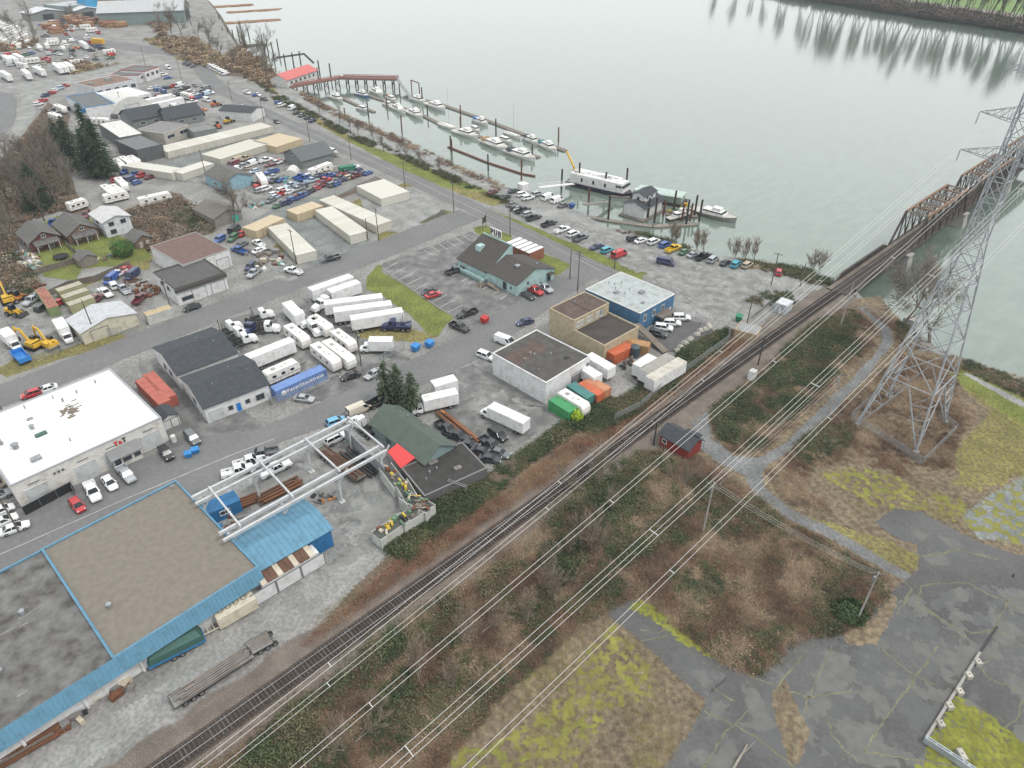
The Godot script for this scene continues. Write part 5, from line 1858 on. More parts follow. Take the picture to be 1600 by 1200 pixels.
func make_mid_buildings() -> void:
	var glass: Material = mats["window glass"]
	var trim: Material = mats["trim grey"]
	var door_white: Material = mats["door white"]
	var white_wall: Material = mats["white wall"]
	var tan_wall := mat("tan stucco", Color(.42, .36, .25), .9, 0, "scuff", .3, "stain", .08)
	var brown_roof := mat("brown felt roof", Color(.12, .085, .072), .9, 0, "grain", .4, "blotch", .05)
	var grey_roof := mat("grey felt roof", Color(.095, .088, .082), .9, 0, "grain", .4, "blotch", .05)
	var tin_roof := mat("streaked tin roof", Color(.36, .4, .4), .6, 0, "scuff", .06, "stain", .04)
	var sea_blue := worn("sea blue wall", Color(.06, .16, .29), .7)
	var teal := worn("pale teal wall", Color(.36, .52, .52), .7)
	var shingle := mat("brown shingle", Color(.075, .068, .062), .95, 0, "grain", .6, "stain", .09)
	var b: MB
	# white block with grey-brown roof beside the truck yard
	var r: Array = [92.4, -92.1, 14.2, 16.1, 0.05]
	var o := rect_thing("white_block_building", "plain white block building with flat dark brown roof", "building", r)
	var w: float = r[2]
	var d: float = r[3]
	block(o, w, d, 5.4, white_wall, grey_roof, white_wall, .3)
	b = MB.new()
	b.box(-1.5, 5.47, -3, w - 4.5, .02, 4.5)
	part(o, "roof_patch", b, brown_roof)
	on_wall(o, "roll_up_door", "s", w, d, w / 2 - 4.2, 0, 3.4, 3.4, worn("grey door", Color(.2, .2, .21), .6), trim)
	on_wall(o, "door", "s", w, d, w / 2 - 1.4, 0, 1.0, 2.1, door_white, trim)
	on_wall(o, "window", "s", w, d, w / 2 - .7, 3.6, .5, .5, glass, trim)
	roof_vents(o, [[-4, -1, .15], [-1.5, -1.8, .18], [-1.2, -.8, .16], [1.5, 1.5, .15], [-5, 4, .12]], 5.45)
	roof_units(o, [[3.2, 4.6, 1.2, .2, .8]], 5.45, mats["dark steel"])
	# tan stucco block: high part, low part
	r = [112.8, -99.8, 12.4, 8, 0.01]
	o = rect_thing("tan_stucco_building", "tan stucco building with high brown roof and lower terrace roof", "building", r)
	w = r[2]
	d = r[3]
	block(o, w, d, 7.0, tan_wall, brown_roof, tan_wall, .2)
	b = MB.new()
	b.bar(Vector3(0, 7.1, -d / 2), Vector3(0, 7.1, d / 2), .3, .1)
	part(o, "roof_seam", b, brown_roof)
	var d2 := 9.6
	b = MB.new()
	b.box(0, -.2, d / 2 + d2 / 2 - .1, w, 4.4, d2)
	part(o, "wall", b, tan_wall)
	b = MB.new()
	b.box(0, 4.2, d / 2 + d2 / 2, w - .4, .05, d2 - .4)
	part(o, "roof", b, mat("dark terrace", Color(.07, .058, .052), .9))
	b = MB.new()
	for s: float in [-1.0, 1.0]:
		b.cbox(s * (w / 2 - .12), 4.2, d / 2 + d2 / 2, .3, .5, d2, .04)
	b.cbox(0, 4.2, d / 2 + d2 - .2, w - .5, .5, .3, .04)
	part(o, "parapet", b, tan_wall)
	for k in 3:
		on_wall(o, "window", "s", w, d, -w / 2 + 2.0 + k * 3.4, 4.9, 2.2, 1.3, worn("cream pane", Color(.45, .44, .38), .4), door_white, 2)
	on_wall(o, "door", "s", w, d, 3.6, 4.3, .9, 2.0, door_white, trim)
	roof_vents(o, [[-3, 1, .1], [0, -1.6, .12], [2.8, -.5, .1]], 7.1)
	# blue building with the pale streaked roof
	r = [129.8, -98.2, 14.2, 17.4, 0.03]
	o = rect_thing("blue_building", "blue-walled building with large pale streaked metal roof", "building", r)
	w = r[2]
	d = r[3]
	block(o, w, d, 5.4, sea_blue, tin_roof, worn("white edge", Color(.6, .61, .6), .6), .16)
	for k in 3:
		on_wall(o, "window", "s", w, d, -w / 2 + 2.2 + k * 3.6, 2.6, 1.0, 1.6, glass, door_white, 1)
	on_wall(o, "door", "s", w, d, w / 2 - 1.4, .1, 1.2, 2.2, door_white, trim)
	b = MB.new()
	b.box(1.8, 2.3, d / 2 + 1.2, 5.0, .3, 2.4)
	for k in 3:
		b.box(-.4 + k * 2.2, 0, d / 2 + 2.2, .2, 2.3, .2)
	part(o, "porch", b, mats["old wood"])
	roof_units(o, [[-3, -2, 1.3, .5, 1.0], [1.5, 2.5, 1.5, .6, 1.2], [-2.5, 6, .9, .4, .7]], 5.45, mats["galvanised"])
	roof_vents(o, [[-1 + 1, -5, .1], [2, -4.4, .1], [-2, 0, .1], [-.5, -6.5, .1], [.6, -.6, .1], [-1.6, -3.4, .1]], 5.45)
	# wooden ramp down beside the lot
	b = MB.new()
	var rp := vec2s([122.5,-89.8,120.6,-79])
	b.bar(Vector3(rp[0].x, 2.6, rp[0].y), Vector3(rp[1].x, .3, rp[1].y), 1.8, .3)
	solo("timber_ramp", b, mats["old wood"], "dark timber ramp between tan building and asphalt lot", "ramp")

	# the pub
	o = spot("pub_building", "pale teal pub with brown shingle roofs and roof sign", "building", 120.8, -129.2, .03)
	gable(o, 14.4, 11.6, 3.3, 2.5, teal, shingle, "z", .4)
	on_wall(o, "door", "w", 14.4, 11.6, 1.2, .4, 1.2, 2.1, glass, trim)
	on_wall(o, "window", "w", 14.4, 11.6, 3.6, 1.4, .4, .5, glass, trim)
	on_wall(o, "window", "s", 14.4, 11.6, -3.0, 2.2, .4, .5, glass, trim)
	on_wall(o, "door", "s", 14.4, 11.6, 5.2, .3, 1.1, 2.1, glass, trim)
	b = MB.new()
	b.frus(5.2, 2.6, 6.5, 2.2, 1.6, .3, 1.6, 1.0)
	part(o, "porch_roof", b, shingle)
	# lower wing towards the street corner, its roof rising to a gable wall
	b = MB.new()
	b.box(-2.6, -.2, -12.0, 9.0, 3.2, 12.4)
	part(o, "wing_wall", b, teal)
	shed_roof(o, "wing_roof", [Vector3(-7.6, 2.7, -5.7), Vector3(1.9, 7.7, -5.7), Vector3(1.9, 7.7, -17.6), Vector3(-7.6, 2.7, -18.4)], .18, shingle)
	b = MB.new()
	b.prism(PackedVector2Array([Vector2(-7.0, -5.72), Vector2(1.9, -5.72), Vector2(1.9, -5.5), Vector2(-7.0, -5.5)]), 2.6, 3.0)
	b.quad(Vector3(-6.8, 3.0, -5.6), Vector3(2.0, 3.0, -5.6), Vector3(2.0, 8.1, -5.6), Vector3(1.4, 8.1, -5.6))
	b.box(2.1, 0, -11.5, .3, 8.2, 12.0)
	part(o, "gable_wall", b, teal)
	for k in 4:
		on_wall(o, "window", "w", 14.2, 10, -8.2 - k * 2.6, 1.0, 2.0, 1.5, worn("pale pane", Color(.4, .5, .52), .3), teal)
	b = MB.new()
	b.box(-8.2, .0, -12, 2.0, .9, 11.5)
	b.box(-9.1, .0, -12, .2, 1.7, 11.5)
	part(o, "veranda", b, teal)
	b = MB.new()
	b.frus(-2.0, 5.2, -14.2, 2.4, 2.0, 1.5, 2.0, 1.8)
	part(o, "dormer", b, teal)
	b = MB.new()      # wheelchair ramp and steps
	for k in 5:
		b.box(-9.6 - k * .35, 0, -5.2, .36, .9 - k * .18, 2.2)
	b.bar(Vector3(-8.6, 1.0, -4.0), Vector3(-8.6, .1, .5), 1.4, .2)
	part(o, "entrance_steps", b, mats["old wood"])
	roof_vents(o, [[-2.2, 1.0, .55], [3.0, 3.2, .2]], 4.7)
	b = MB.new()
	for s: float in [-1.0, 1.0]:
		b.box(2.5, 6.6, -12.5 + s * 1.9, .16, 3.8, .16)
	part(o, "sign_post", b, mats["dark steel"])
	b = MB.new()
	b.cbox(2.5, 8.4, -12.5, .22, 2.2, 4.4, .03)
	var board := part(o, "sign_board", b, plain("sign white", Color(.7, .7, .7), .5))
	letters(board, "sign_letter", "PUB", 1.7, .08, plain("sign black", Color(.015, .015, .018), .5), Transform3D(Basis(Vector3.UP, -PI / 2), Vector3(2.35, 9.45, -12.5)))
	# striped shed behind it
	o = spot("striped_shed", "shed with white striped roof and brick end wall behind pub", "building", 132.6, -140.4, .03)
	block(o, 5.8, 10.6, 3.2, worn("brick wall", Color(.25, .1, .06), .9), worn("grey sheet roof", Color(.28, .29, .3), .6), null, .05)
	for k in 5:
		b = MB.new()
		b.cbox(0, 3.28, -4.3 + k * 2.15, 6.0, .06, 1.4, .02)
		part(o, "roof_sheet", b, plain("sign white", Color(.7, .7, .7), .5))
	# roadside board by the pub
	o = spot("roadside_sign", "dark two-post roadside board on the grass corner", "sign", 136.9, -163.5, .5)
	b = MB.new()
	for s: float in [-1.0, 1.0]:
		b.box(s * 1.4, 0, 0, .2, 4.2, .2)
	part(o, "post", b, mats["old wood"])
	b = MB.new()
	b.cbox(0, 2.0, 0, 3.0, 2.0, .16, .03)
	part(o, "board", b, mats["dark steel"])

	# the two flat-roofed shops on the upper street
	r = [57.8, -200.3, 13.9, 18.6, 0.11]
	o = rect_thing("brown_roof_shop", "flat shop with rusty brown roof behind grey-fronted garage", "building", r)
	block(o, r[2], r[3], 5.0, white_wall, mat("rust brown roof", Color(.16, .1, .085), .8, 0, "grain", .4, "stain", .05), plain("roof edge", Color(.25, .24, .23), .7), .25)
	on_wall(o, "garage_door", "s", r[2], r[3], r[2] / 2 - 2.6, 0, 3.6, 3.2, door_white, trim)
	r = [51.7, -185.6, 13.6, 13.7, 0.04]
	o = rect_thing("garage_building", "white garage with dark flat roof and three bay doors on street", "building", r)
	w = r[2]
	d = r[3]
	block(o, w, d, 4.7, white_wall, mat("dark wet roof", Color(.07, .066, .064), .5, 0, "grain", .4, "blotch", .05), plain("dark fascia", Color(.06, .055, .05), .8), .3)
	b = MB.new()
	b.cbox(0, 3.7, d / 2 + .25, w + .4, 1.05, .5, .05)
	part(o, "fascia", b, mats["dark fascia"])
	for k in 2:
		on_wall(o, "roll_up_door", "s", w, d, w / 2 - 2.6 - k * 5.2, 0, 3.6, 3.2, door_white, trim)
	on_wall(o, "window", "s", w, d, -w / 2 + 2.6, 1.0, 3.0, .9, glass, trim, 1)
	on_wall(o, "door", "s", w, d, -w / 2 + 5.6, 0, 1.0, 2.1, trim, door_white)
	on_wall(o, "window", "w", w, d, -2, 2.8, 1.6, 1.0, glass, trim)
	on_wall(o, "window", "w", w, d, 2, 2.8, 1.6, 1.0, glass, trim)
	# white metal shed in the machine yard
	r = [27.6, -178.2, 7.7, 8.2, 0.15]
	o = spot("metal_shed", "cream shed with ribbed white gable roof in the machine yard", "building", 27.2, -179.6, .08)
	gable(o, 13.0, 9.0, 3.2, 1.5, worn("cream wall metal", Color(.55, .52, .42), .7), worn("tin white roof", Color(.5, .52, .55), .5), "z", .3, 0, 0, 0, 1.2)
	on_wall(o, "roll_up_door", "s", 13, 9, -2.5, 0, 4, 2.8, worn("cream door", Color(.5, .48, .4), .6), trim)

	# bungalows
	var grey_shingle := mat("grey shingle", Color(.15, .145, .14), .95, 0, "grain", .6, "blotch", .1)
	var specs := [
		["dark brown bungalow with grey roof nearest the woods", 29.3, -246.4, 8.4, 11.5, 3.0, 2.4, Color(.14, .05, .045)],
		["brown bungalow with long grey roof, middle of three", 39.4, -245.4, 8.6, 13.0, 3.0, 2.5, Color(.2, .13, .1)]]
	for s in specs:
		o = spot("bungalow_house", s[0], "house", s[1], s[2], .06, "houses at the edge of the woods")
		gable(o, s[3], s[4], s[5], s[6], worn("siding %s" % s[0].left(6), s[7], .8), grey_shingle, "z", .5)
		b = MB.new()
		b.hexa([Vector3(-3.4, 2.2, s[4] / 2 + 2.6), Vector3(3.4, 2.2, s[4] / 2 + 2.6), Vector3(3.4, 3.0, s[4] / 2), Vector3(-3.4, 3.0, s[4] / 2), Vector3(-3.4, 2.35, s[4] / 2 + 2.6), Vector3(3.4, 2.35, s[4] / 2 + 2.6), Vector3(3.4, 3.15, s[4] / 2), Vector3(-3.4, 3.15, s[4] / 2)])
		part(o, "porch_roof", b, grey_shingle)
		b = MB.new()
		for k in 3:
			b.box(-3.0 + k * 3.0, 0, s[4] / 2 + 2.4, .16, 2.2, .16)
		part(o, "porch_post", b, door_white)
		on_wall(o, "window", "s", s[3], s[4], 0, 3.6, 1.1, .9, glass, door_white, 1)
		on_wall(o, "window", "s", s[3], s[4], -2, 1.0, 1.4, 1.1, glass, door_white, 1)
		on_wall(o, "door", "s", s[3], s[4], 1.4, .1, .95, 2.0, trim, door_white)
		on_wall(o, "window", "w", s[3], s[4], -2, 1.0, 1.2, 1.0, glass, door_white)
		on_wall(o, "window", "w", s[3], s[4], 2.4, 1.0, 1.2, 1.0, glass, door_white)
	o = spot("white_house", "white two-storey house with pale low gable roof", "house", 49.2, -242.1, .06, "houses at the edge of the woods")
	gable(o, 8.0, 10.5, 5.0, 1.2, worn("house white", Color(.6, .63, .66), .7), worn("pale roof", Color(.5, .5, .51), .7), "z", .5)
	on_wall(o, "window", "s", 8, 10.5, -1.8, 3.4, 1.4, 1.1, glass, trim, 1)
	on_wall(o, "window", "s", 8, 10.5, 1.8, 3.4, 1.4, 1.1, glass, trim, 1)
	on_wall(o, "window", "s", 8, 10.5, -1.8, .9, 1.6, 1.2, glass, trim, 1)
	on_wall(o, "window", "w", 8, 10.5, 0, 3.4, 1.4, 1.1, glass, trim, 1)
	o = spot("garden_shed", "brown garden shed with pale doors beside round green bush", "shed", 51.5, -225.2, .1)
	gable(o, 5.2, 6.4, 2.3, 1.5, worn("shed brown", Color(.2, .14, .11), .8), grey_shingle, "z", .4)
	on_wall(o, "door", "s", 5.2, 6.4, -1, .05, 1.2, 1.9, worn("shed door", Color(.5, .45, .38), .7), trim)
	on_wall(o, "door", "s", 5.2, 6.4, 1, .05, 1.2, 1.9, worn("shed door", Color(.5, .45, .38), .7), trim)
	o = spot("garden_shed", "small grey weathered shed at the corner of bungalow garden", "shed", 35.2, -221.9, .1)
	gable(o, 4.6, 5.0, 2.2, 1.2, worn("grey boards", Color(.22, .2, .18), .9), grey_shingle, "z", .3)
	o = spot("weathered_barn", "weathered barn with mottled roof and teal door", "building", 77.8, -228.6, .1)
	gable(o, 9.5, 13, 3.0, 1.7, worn("grey boards", Color(.22, .2, .18), .9), mat("mottled roof", Color(.2, .19, .17), .95, 0, "grain", .5, "grime", .15), "z", .4)
	on_wall(o, "door", "s", 9.5, 13, 2.4, .05, 2.2, 2.2, plain("teal door", Color(.05, .3, .24), .6), trim)
	o = spot("light_blue_house", "light blue house with grey roof beside the wrecking yard", "house", 94.6, -257.4, .08)
	gable(o, 11, 14, 3.6, 2.0, worn("light blue wall", Color(.25, .42, .5), .7), grey_shingle, "z", .4)
	on_wall(o, "window", "w", 11, 14, 0, 1.2, 1.4, 1.0, glass, door_white)
	o = spot("grey_roof_house", "dark grey gabled office house in the wrecking yard", "house", 128.9, -260.8, .06)
	gable(o, 14, 13, 3.4, 3.0, worn("grey siding", Color(.2, .22, .22), .8), mat("slate roof", Color(.12, .135, .14), .9, 0, "grain", .5, "stain", .1), "x", .6)
	on_wall(o, "window", "w", 14, 13, 0, 4.2, 1.6, 1.0, glass, door_white)
	o = spot("quonset_hut", "rounded white fabric hut beside grey wrecking yard house", "hut", 116.7, -251.9, 0.9)
	b = MB.new()
	var ra := []
	var rb := []
	for k in 9:
		var a := PI * k / 8
		ra.append(Vector3(-3, sin(a) * 2.6, cos(a) * 2.3))
		rb.append(Vector3(3, sin(a) * 2.6, cos(a) * 2.3))
	b.loft([ra, rb])
	part(o, "fabric_roof", b, worn("fabric white", Color(.6, .6, .58), .7))
	# little huts by the crossing
	o = spot("crossing_hut", "small tan hut with grey flat roof beside railway crossing", "hut", 140.8, -70.2, .3)
	block(o, 4.4, 5.2, 2.6, worn("tan hut wall", Color(.35, .27, .18), .8), worn("grey hut roof", Color(.26, .27, .27), .7), null, .1)
	o = spot("signal_cabinet", "tall pale signal cabinet on gravel pad by the track", "cabinet", 125.8, -59.4, .1)
	b = MB.new()
	b.cbox(0, 0, 0, 1.6, 2.6, 1.4, .05)
	part(o, "case", b, worn("cabinet grey", Color(.5, .5, .49), .5))
	b = MB.new()
	b.box(-.81, .3, 0, .03, 2.0, 1.1)
	part(o, "door", b, worn("door white", Color(.62, .63, .64), .5))
	o = spot("relay_hut", "silver equipment hut beside the bridge approach", "hut", 159, -71.2, .1)
	block(o, 3.8, 3.2, 2.7, worn("silver hut", Color(.42, .45, .48), .5), worn("silver hut roof", Color(.55, .57, .6), .5), null, .08)
	on_wall(o, "door", "w", 3.8, 3.2, 0, .1, .9, 2.0, door_white, trim)


# buildings across the upper street and towards the harbour; roof outlines measured from their eaves
func far_block(label: String, r: Array, h: float, wall: Material, roof: Material, rim: Material = null, wins := 0, called := "flat_roof_building") -> Node3D:
	var o := rect_thing(called, label, "building", r, "buildings in the far yards")
	block(o, r[2], r[3], h, wall, roof, rim, .3)
	for k in wins:
		on_wall(o, "window", "s", r[2], r[3], (float(k) + .5) / wins * r[2] - r[2] / 2, h * .45, r[2] / wins * .55, h * .3, mats["window glass"], mats["door white"], 1)
	return o

func make_far_buildings() -> void:
	var ww: Material = mats["white wall"]
	var grey: Material = mats["grey siding"]
	var shingle: Material = mats["dark shingle"]
	var tin := worn("far tin roof", Color(.42, .44, .45), .6)
	var o := far_block("white building with bright blue fascia and dark roof", [88.7, -395.2, 12.7, 28.7, 0.01], 6, ww, worn("far dark roof", Color(.12, .13, .13), .8), worn("fascia blue", Color(.04, .2, .42), .6))
	var b := MB.new()
	b.cbox(1.5, 3.8, 13.0, 20, 2.0, .4, .05)
	part(o, "sign_band", b, mats["fascia blue"])
	far_block("building with patched white membrane roof beside blue-fascia building", [106.5, -405, 17, 21.7, 0.18], 4.5, ww, mats["white membrane"], null, 2)
	o = far_block("two-storey brown-roofed building with row of white-framed windows", [106.5, -431, 22.6, 19.3, 0.23], 6, worn("far white", Color(.55, .57, .6), .7), worn("far brown roof", Color(.2, .13, .1), .9), worn("far white", Color(.55, .57, .6), .7), 5)
	roof_units(o, [[2, 0, 3, 1.4, 2], [-8, 1, 2, 1, 2]], 6.0, mats["galvanised"])
	far_block("low dark-roofed building with red fascia by the river road", [132.1, -456, 12.2, 15.6, 0.6], 5, ww, worn("far dark roof", Color(.12, .13, .13), .8), worn("fascia red", Color(.28, .02, .03), .6), 3)
	far_block("dark flat-roofed wing with red edge next to red-fascia building", [125.8, -454.2, 14.2, 15, 0.91], 4, ww, worn("far dark roof", Color(.12, .13, .13), .8), mats["fascia red"], 2)
	far_block("long shed with white ribbed roof behind the evergreens", [84, -339.1, 9.5, 28.4, -0.01], 5, worn("dark grey wall", Color(.1, .105, .11), .7), worn("ribbed white", Color(.6, .6, .58), .6))
	far_block("dark grey metal shed in front of white-ribbed shed", [82.8, -313.7, 10.5, 19.1, 0.1], 5, mats["dark grey wall"], worn("dark grey roof", Color(.13, .135, .14), .6))
	far_block("flat grey-roofed shop with open front beyond storage containers", [98.4, -330.7, 14.6, 14.8, 0.46], 4.5, worn("far cream", Color(.42, .4, .36), .8), worn("far patched roof", Color(.2, .2, .2), .8), null, 2)
	far_block("low grey-roofed sheds beside orange machines", [111.8, -322.4, 10, 9, -0.07], 3.5, grey, worn("far patched roof", Color(.2, .2, .2), .8))
	o = rect_thing("black_shed", "black-roofed shed with pale gable near the river road", "building", [138.1, -339.6, 10.5, 16.7, 0.58], "buildings in the far yards")
	gable(o, o.get_meta("w"), o.get_meta("d"), 4, 1.2, ww, shingle, "z", .4)
	for s in [["dark hip-roofed house beyond patched-roof shop", 100.3, -361], ["dark-roofed house beside orange machines", 114.2, -352.1]]:
		o = spot("far_house", s[0], "house", s[1], s[2], .05, "buildings in the far yards")
		gable(o, 15, 14, 4, 3.2, grey, shingle, "x", .6)
		on_wall(o, "window", "s", 15, 14, 3, 1.4, 2, 1.2, mats["window glass"], mats["door white"], 1)
		on_wall(o, "window", "s", 15, 14, -3, 1.4, 2, 1.2, mats["window glass"], mats["door white"], 1)
		on_wall(o, "window", "w", 15, 14, 0, 1.4, 2, 1.2, mats["window glass"], mats["door white"], 1)
	o = spot("fabric_hangar", "white arched fabric building among the far yards", "building", 101.8, -390, .05, "buildings in the far yards")
	b = MB.new()
	var ra := []
	var rb := []
	for k in 11:
		var a := PI * k / 10
		ra.append(Vector3(cos(a) * 9, sin(a) * 7 + 1, 10))
		rb.append(Vector3(cos(a) * 9, sin(a) * 7 + 1, -10))
	b.loft([ra, rb])
	b.box(0, 0, 0, 18, 1.2, 20)
	part(o, "fabric_roof", b, worn("fabric white", Color(.6, .6, .58), .7))
	on_wall(o, "roll_up_door", "s", 18, 20, 0, 0, 6, 4.5, mats["door white"], mats["trim grey"])
	o = rect_thing("sawmill_building", "huge grey gable-roofed mill at the far end of the road", "building", [207.9, -661.8, 62.6, 36, 1.09], "buildings in the far yards")
	gable(o, 34, 62, 9, 6, worn("mill wall", Color(.2, .26, .25), .8), tin, "z", .8, 0, 0, 0, 4)
	on_wall(o, "roll_up_door", "s", 34, 62, -6, 0, 12, 7, mats["dark steel"], mats["trim grey"])
	on_wall(o, "roll_up_door", "s", 34, 62, 8, 0, 10, 7, mats["dark steel"], mats["trim grey"])
	for s in [["white-roofed storage shed near stacked lumber", 151, -732.5, 26.0, 20.0], ["white-roofed lumber shed beside the blue silo", 178.6, -724.7, 24.0, 22.0]]:
		o = spot("lumber_shed", s[0], "building", s[1], s[2], .1, "buildings in the far yards")
		gable(o, s[3], s[4], 5, 2.5, grey, worn("far white", Color(.55, .57, .6), .7), "z", .6)
		on_wall(o, "roll_up_door", "s", s[3], s[4], 0, 0, 8, 4, mats["dark steel"], mats["trim grey"])
	o = far_block("long grey-green mill building beyond the stacked lumber", [174.2, -740, 26.9, 28.1, 0.39], 8, worn("mill wall", Color(.2, .26, .25), .8), tin, null, 4, "mill_building")
	o = spot("blue_silo", "bright blue sawdust silo beside the big mill", "silo", 187.2, -734.8, 0)
	b = MB.new()
	b.tube(Vector3.ZERO, Vector3(0, 14, 0), 8, 8, 14)
	b.tube(Vector3(0, 14, 0), Vector3(0, 19, 0), 8.2, 2, 14)
	part(o, "tank", b, worn("silo blue", Color(.04, .3, .55), .6))
	# stacked lumber in the mill yard: each stack a thing
	var lum := [mat("fresh lumber", Color(.42, .25, .14), .9), mat("red lumber", Color(.32, .15, .09), .9)]
	var k := 0
	for q in vec2s([161.9,-706,160.7,-690.9,160.7,-680.5,161.9,-674.3,163,-668.2,163.7,-660.6,168.1,-711.3,168.5,-699.9,169.8,-687.9,170.2,-677,179.2,-679.4,179,-669,181.3,-666.9,180.7,-657.2,185.5,-663.1,182.7,-645.2,174.8,-657.4,175.9,-649.5,146.6,-683.1,146.7,-673,137.6,-652.7,138.4,-645.5,145.9,-659.2,139.9,-674.4]):
		k += 1
		o = spot("lumber_stack", "reddish lumber stack, %s counted across the mill yard" % ordinal(k), "lumber", q.x, q.y, .1, "stacked lumber in the far mill yard")
		for l in 3:
			b = MB.new()
			b.box(rng.randf_range(-.3, .3), .1 + l * 1.3, rng.randf_range(-.2, .2), rng.randf_range(6, 9), 1.2, 4.5)
			part(o, "lumber_bundle", b, lum[rng.randi() % 2])
	# sorted logs afloat by the mill
	for e in [[304, -734.7, 44.0, 9.0, "raft of brown logs near the mill shore"], [311.5, -689.2, 40.0, 8.0, "raft of pale logs beside the mill, offshore"], [279.5, -634.8, 46.0, 8.0, "raft of logs closest to the old pilings"]]:
		o = thing("log_raft", e[4], "log raft", e[0], WATER, e[1], -.3, "floating log rafts")
		for i in 46:
			b = MB.new()
			var x := rng.randf_range(-.5, .5) * (e[2] as float)
			var z := rng.randf_range(-.5, .5) * (e[3] as float)
			b.t = Transform3D(Basis(Vector3.UP, rng.randf_range(-.2, .2)), Vector3(x, .1, z))
			b.tube(Vector3(-5, 0, 0), Vector3(5, 0, 0), .55, .45, 6)
			part(o, "log", b, lum[i % 2])


# ---------------------------------------------------------------- storage rows: containers side by side, each its own thing
func storage_row(r: Array, along_z: bool, from: String, row: String, m: Array, rm: Array, y := .03) -> void:
	var run: float = r[3] if along_z else r[2]
	var wide: float = r[2] if along_z else r[3]
	var n := maxi(1, int(round(run / 2.46)))
	var t := Transform3D(Basis(Vector3.UP, r[4]), Vector3(r[0], 0, r[1]))
	for i in n:
		var s := run * ((i + .5) / n - .5)
		var p := t * (Vector3(0, 0, -s) if along_z else Vector3(s, 0, 0))
		var k := rng.randi() % m.size()
		container(p.x, p.z, r[4] + (0.0 if along_z else PI / 2), 6.1 if wide < 9 else wide, "%s storage container, %s from %s, %s" % ["tan" if m[k].resource_name.begins_with("tan") else "cream", ordinal(i + 1), from, row], m[k], rm[k], 2.75, y, "storage containers in rows", "storage_container")

func make_storage() -> void:
	var c := mat("cream container", Color(.55, .53, .46), .6, 0, "film", .3, "scuff", .1)
	var cr := c
	var c2 := mat("cream pale container", Color(.59, .58, .52), .6, 0, "film", .3, "scuff", .1)
	var c2r := c2
	var t := mat("tan container", Color(.53, .44, .3), .6, 0, "film", .3, "scuff", .1)
	var tr := t
	storage_row([84.8, -191.9, 5.8, 24.9, -0.14], true, "the street", "row beside white junk trucks", [c, c2], [cr, c2r])
	storage_row([103.2, -194.2, 6.5, 25.7, -0.1], true, "the street", "middle row", [c, c2], [cr, c2r])
	storage_row([111.1, -198.9, 5.7, 31.8, 0.06], true, "the street", "third row", [c, c2], [cr, c2r])
	storage_row([129.1, -209.2, 11.3, 16.2, -0.04], true, "the street", "short row by the river road", [c2], [c2r])
	storage_row([100, -211.3, 10.3, 6.6, 0.11], false, "the junk yard side", "tan block against the fence", [t], [tr])
	storage_row([84.2, -208.7, 11.8, 6.8, 0.3], false, "the junk yard side", "tan block behind white junk trucks", [t], [tr])
	storage_row([112.4, -308.8, 48.2, 9.7, 0.11], false, "the woods", "longest far row", [c, c2], [cr, c2r])
	storage_row([77.9, -286.9, 7.7, 23.4, 0.47], true, "the near end", "far row by grey sheds", [c2], [c2r])
	storage_row([89.2, -276.4, 13.9, 6.1, 0.26], false, "the woods", "far white row", [c2], [c2r])
	storage_row([110.9, -287.2, 23.7, 11.9, 0.25], false, "the woods", "far cream row", [c], [cr])
	storage_row([129.1, -287, 13.7, 14.5, 0.25], false, "the woods", "far tan row", [t], [tr])

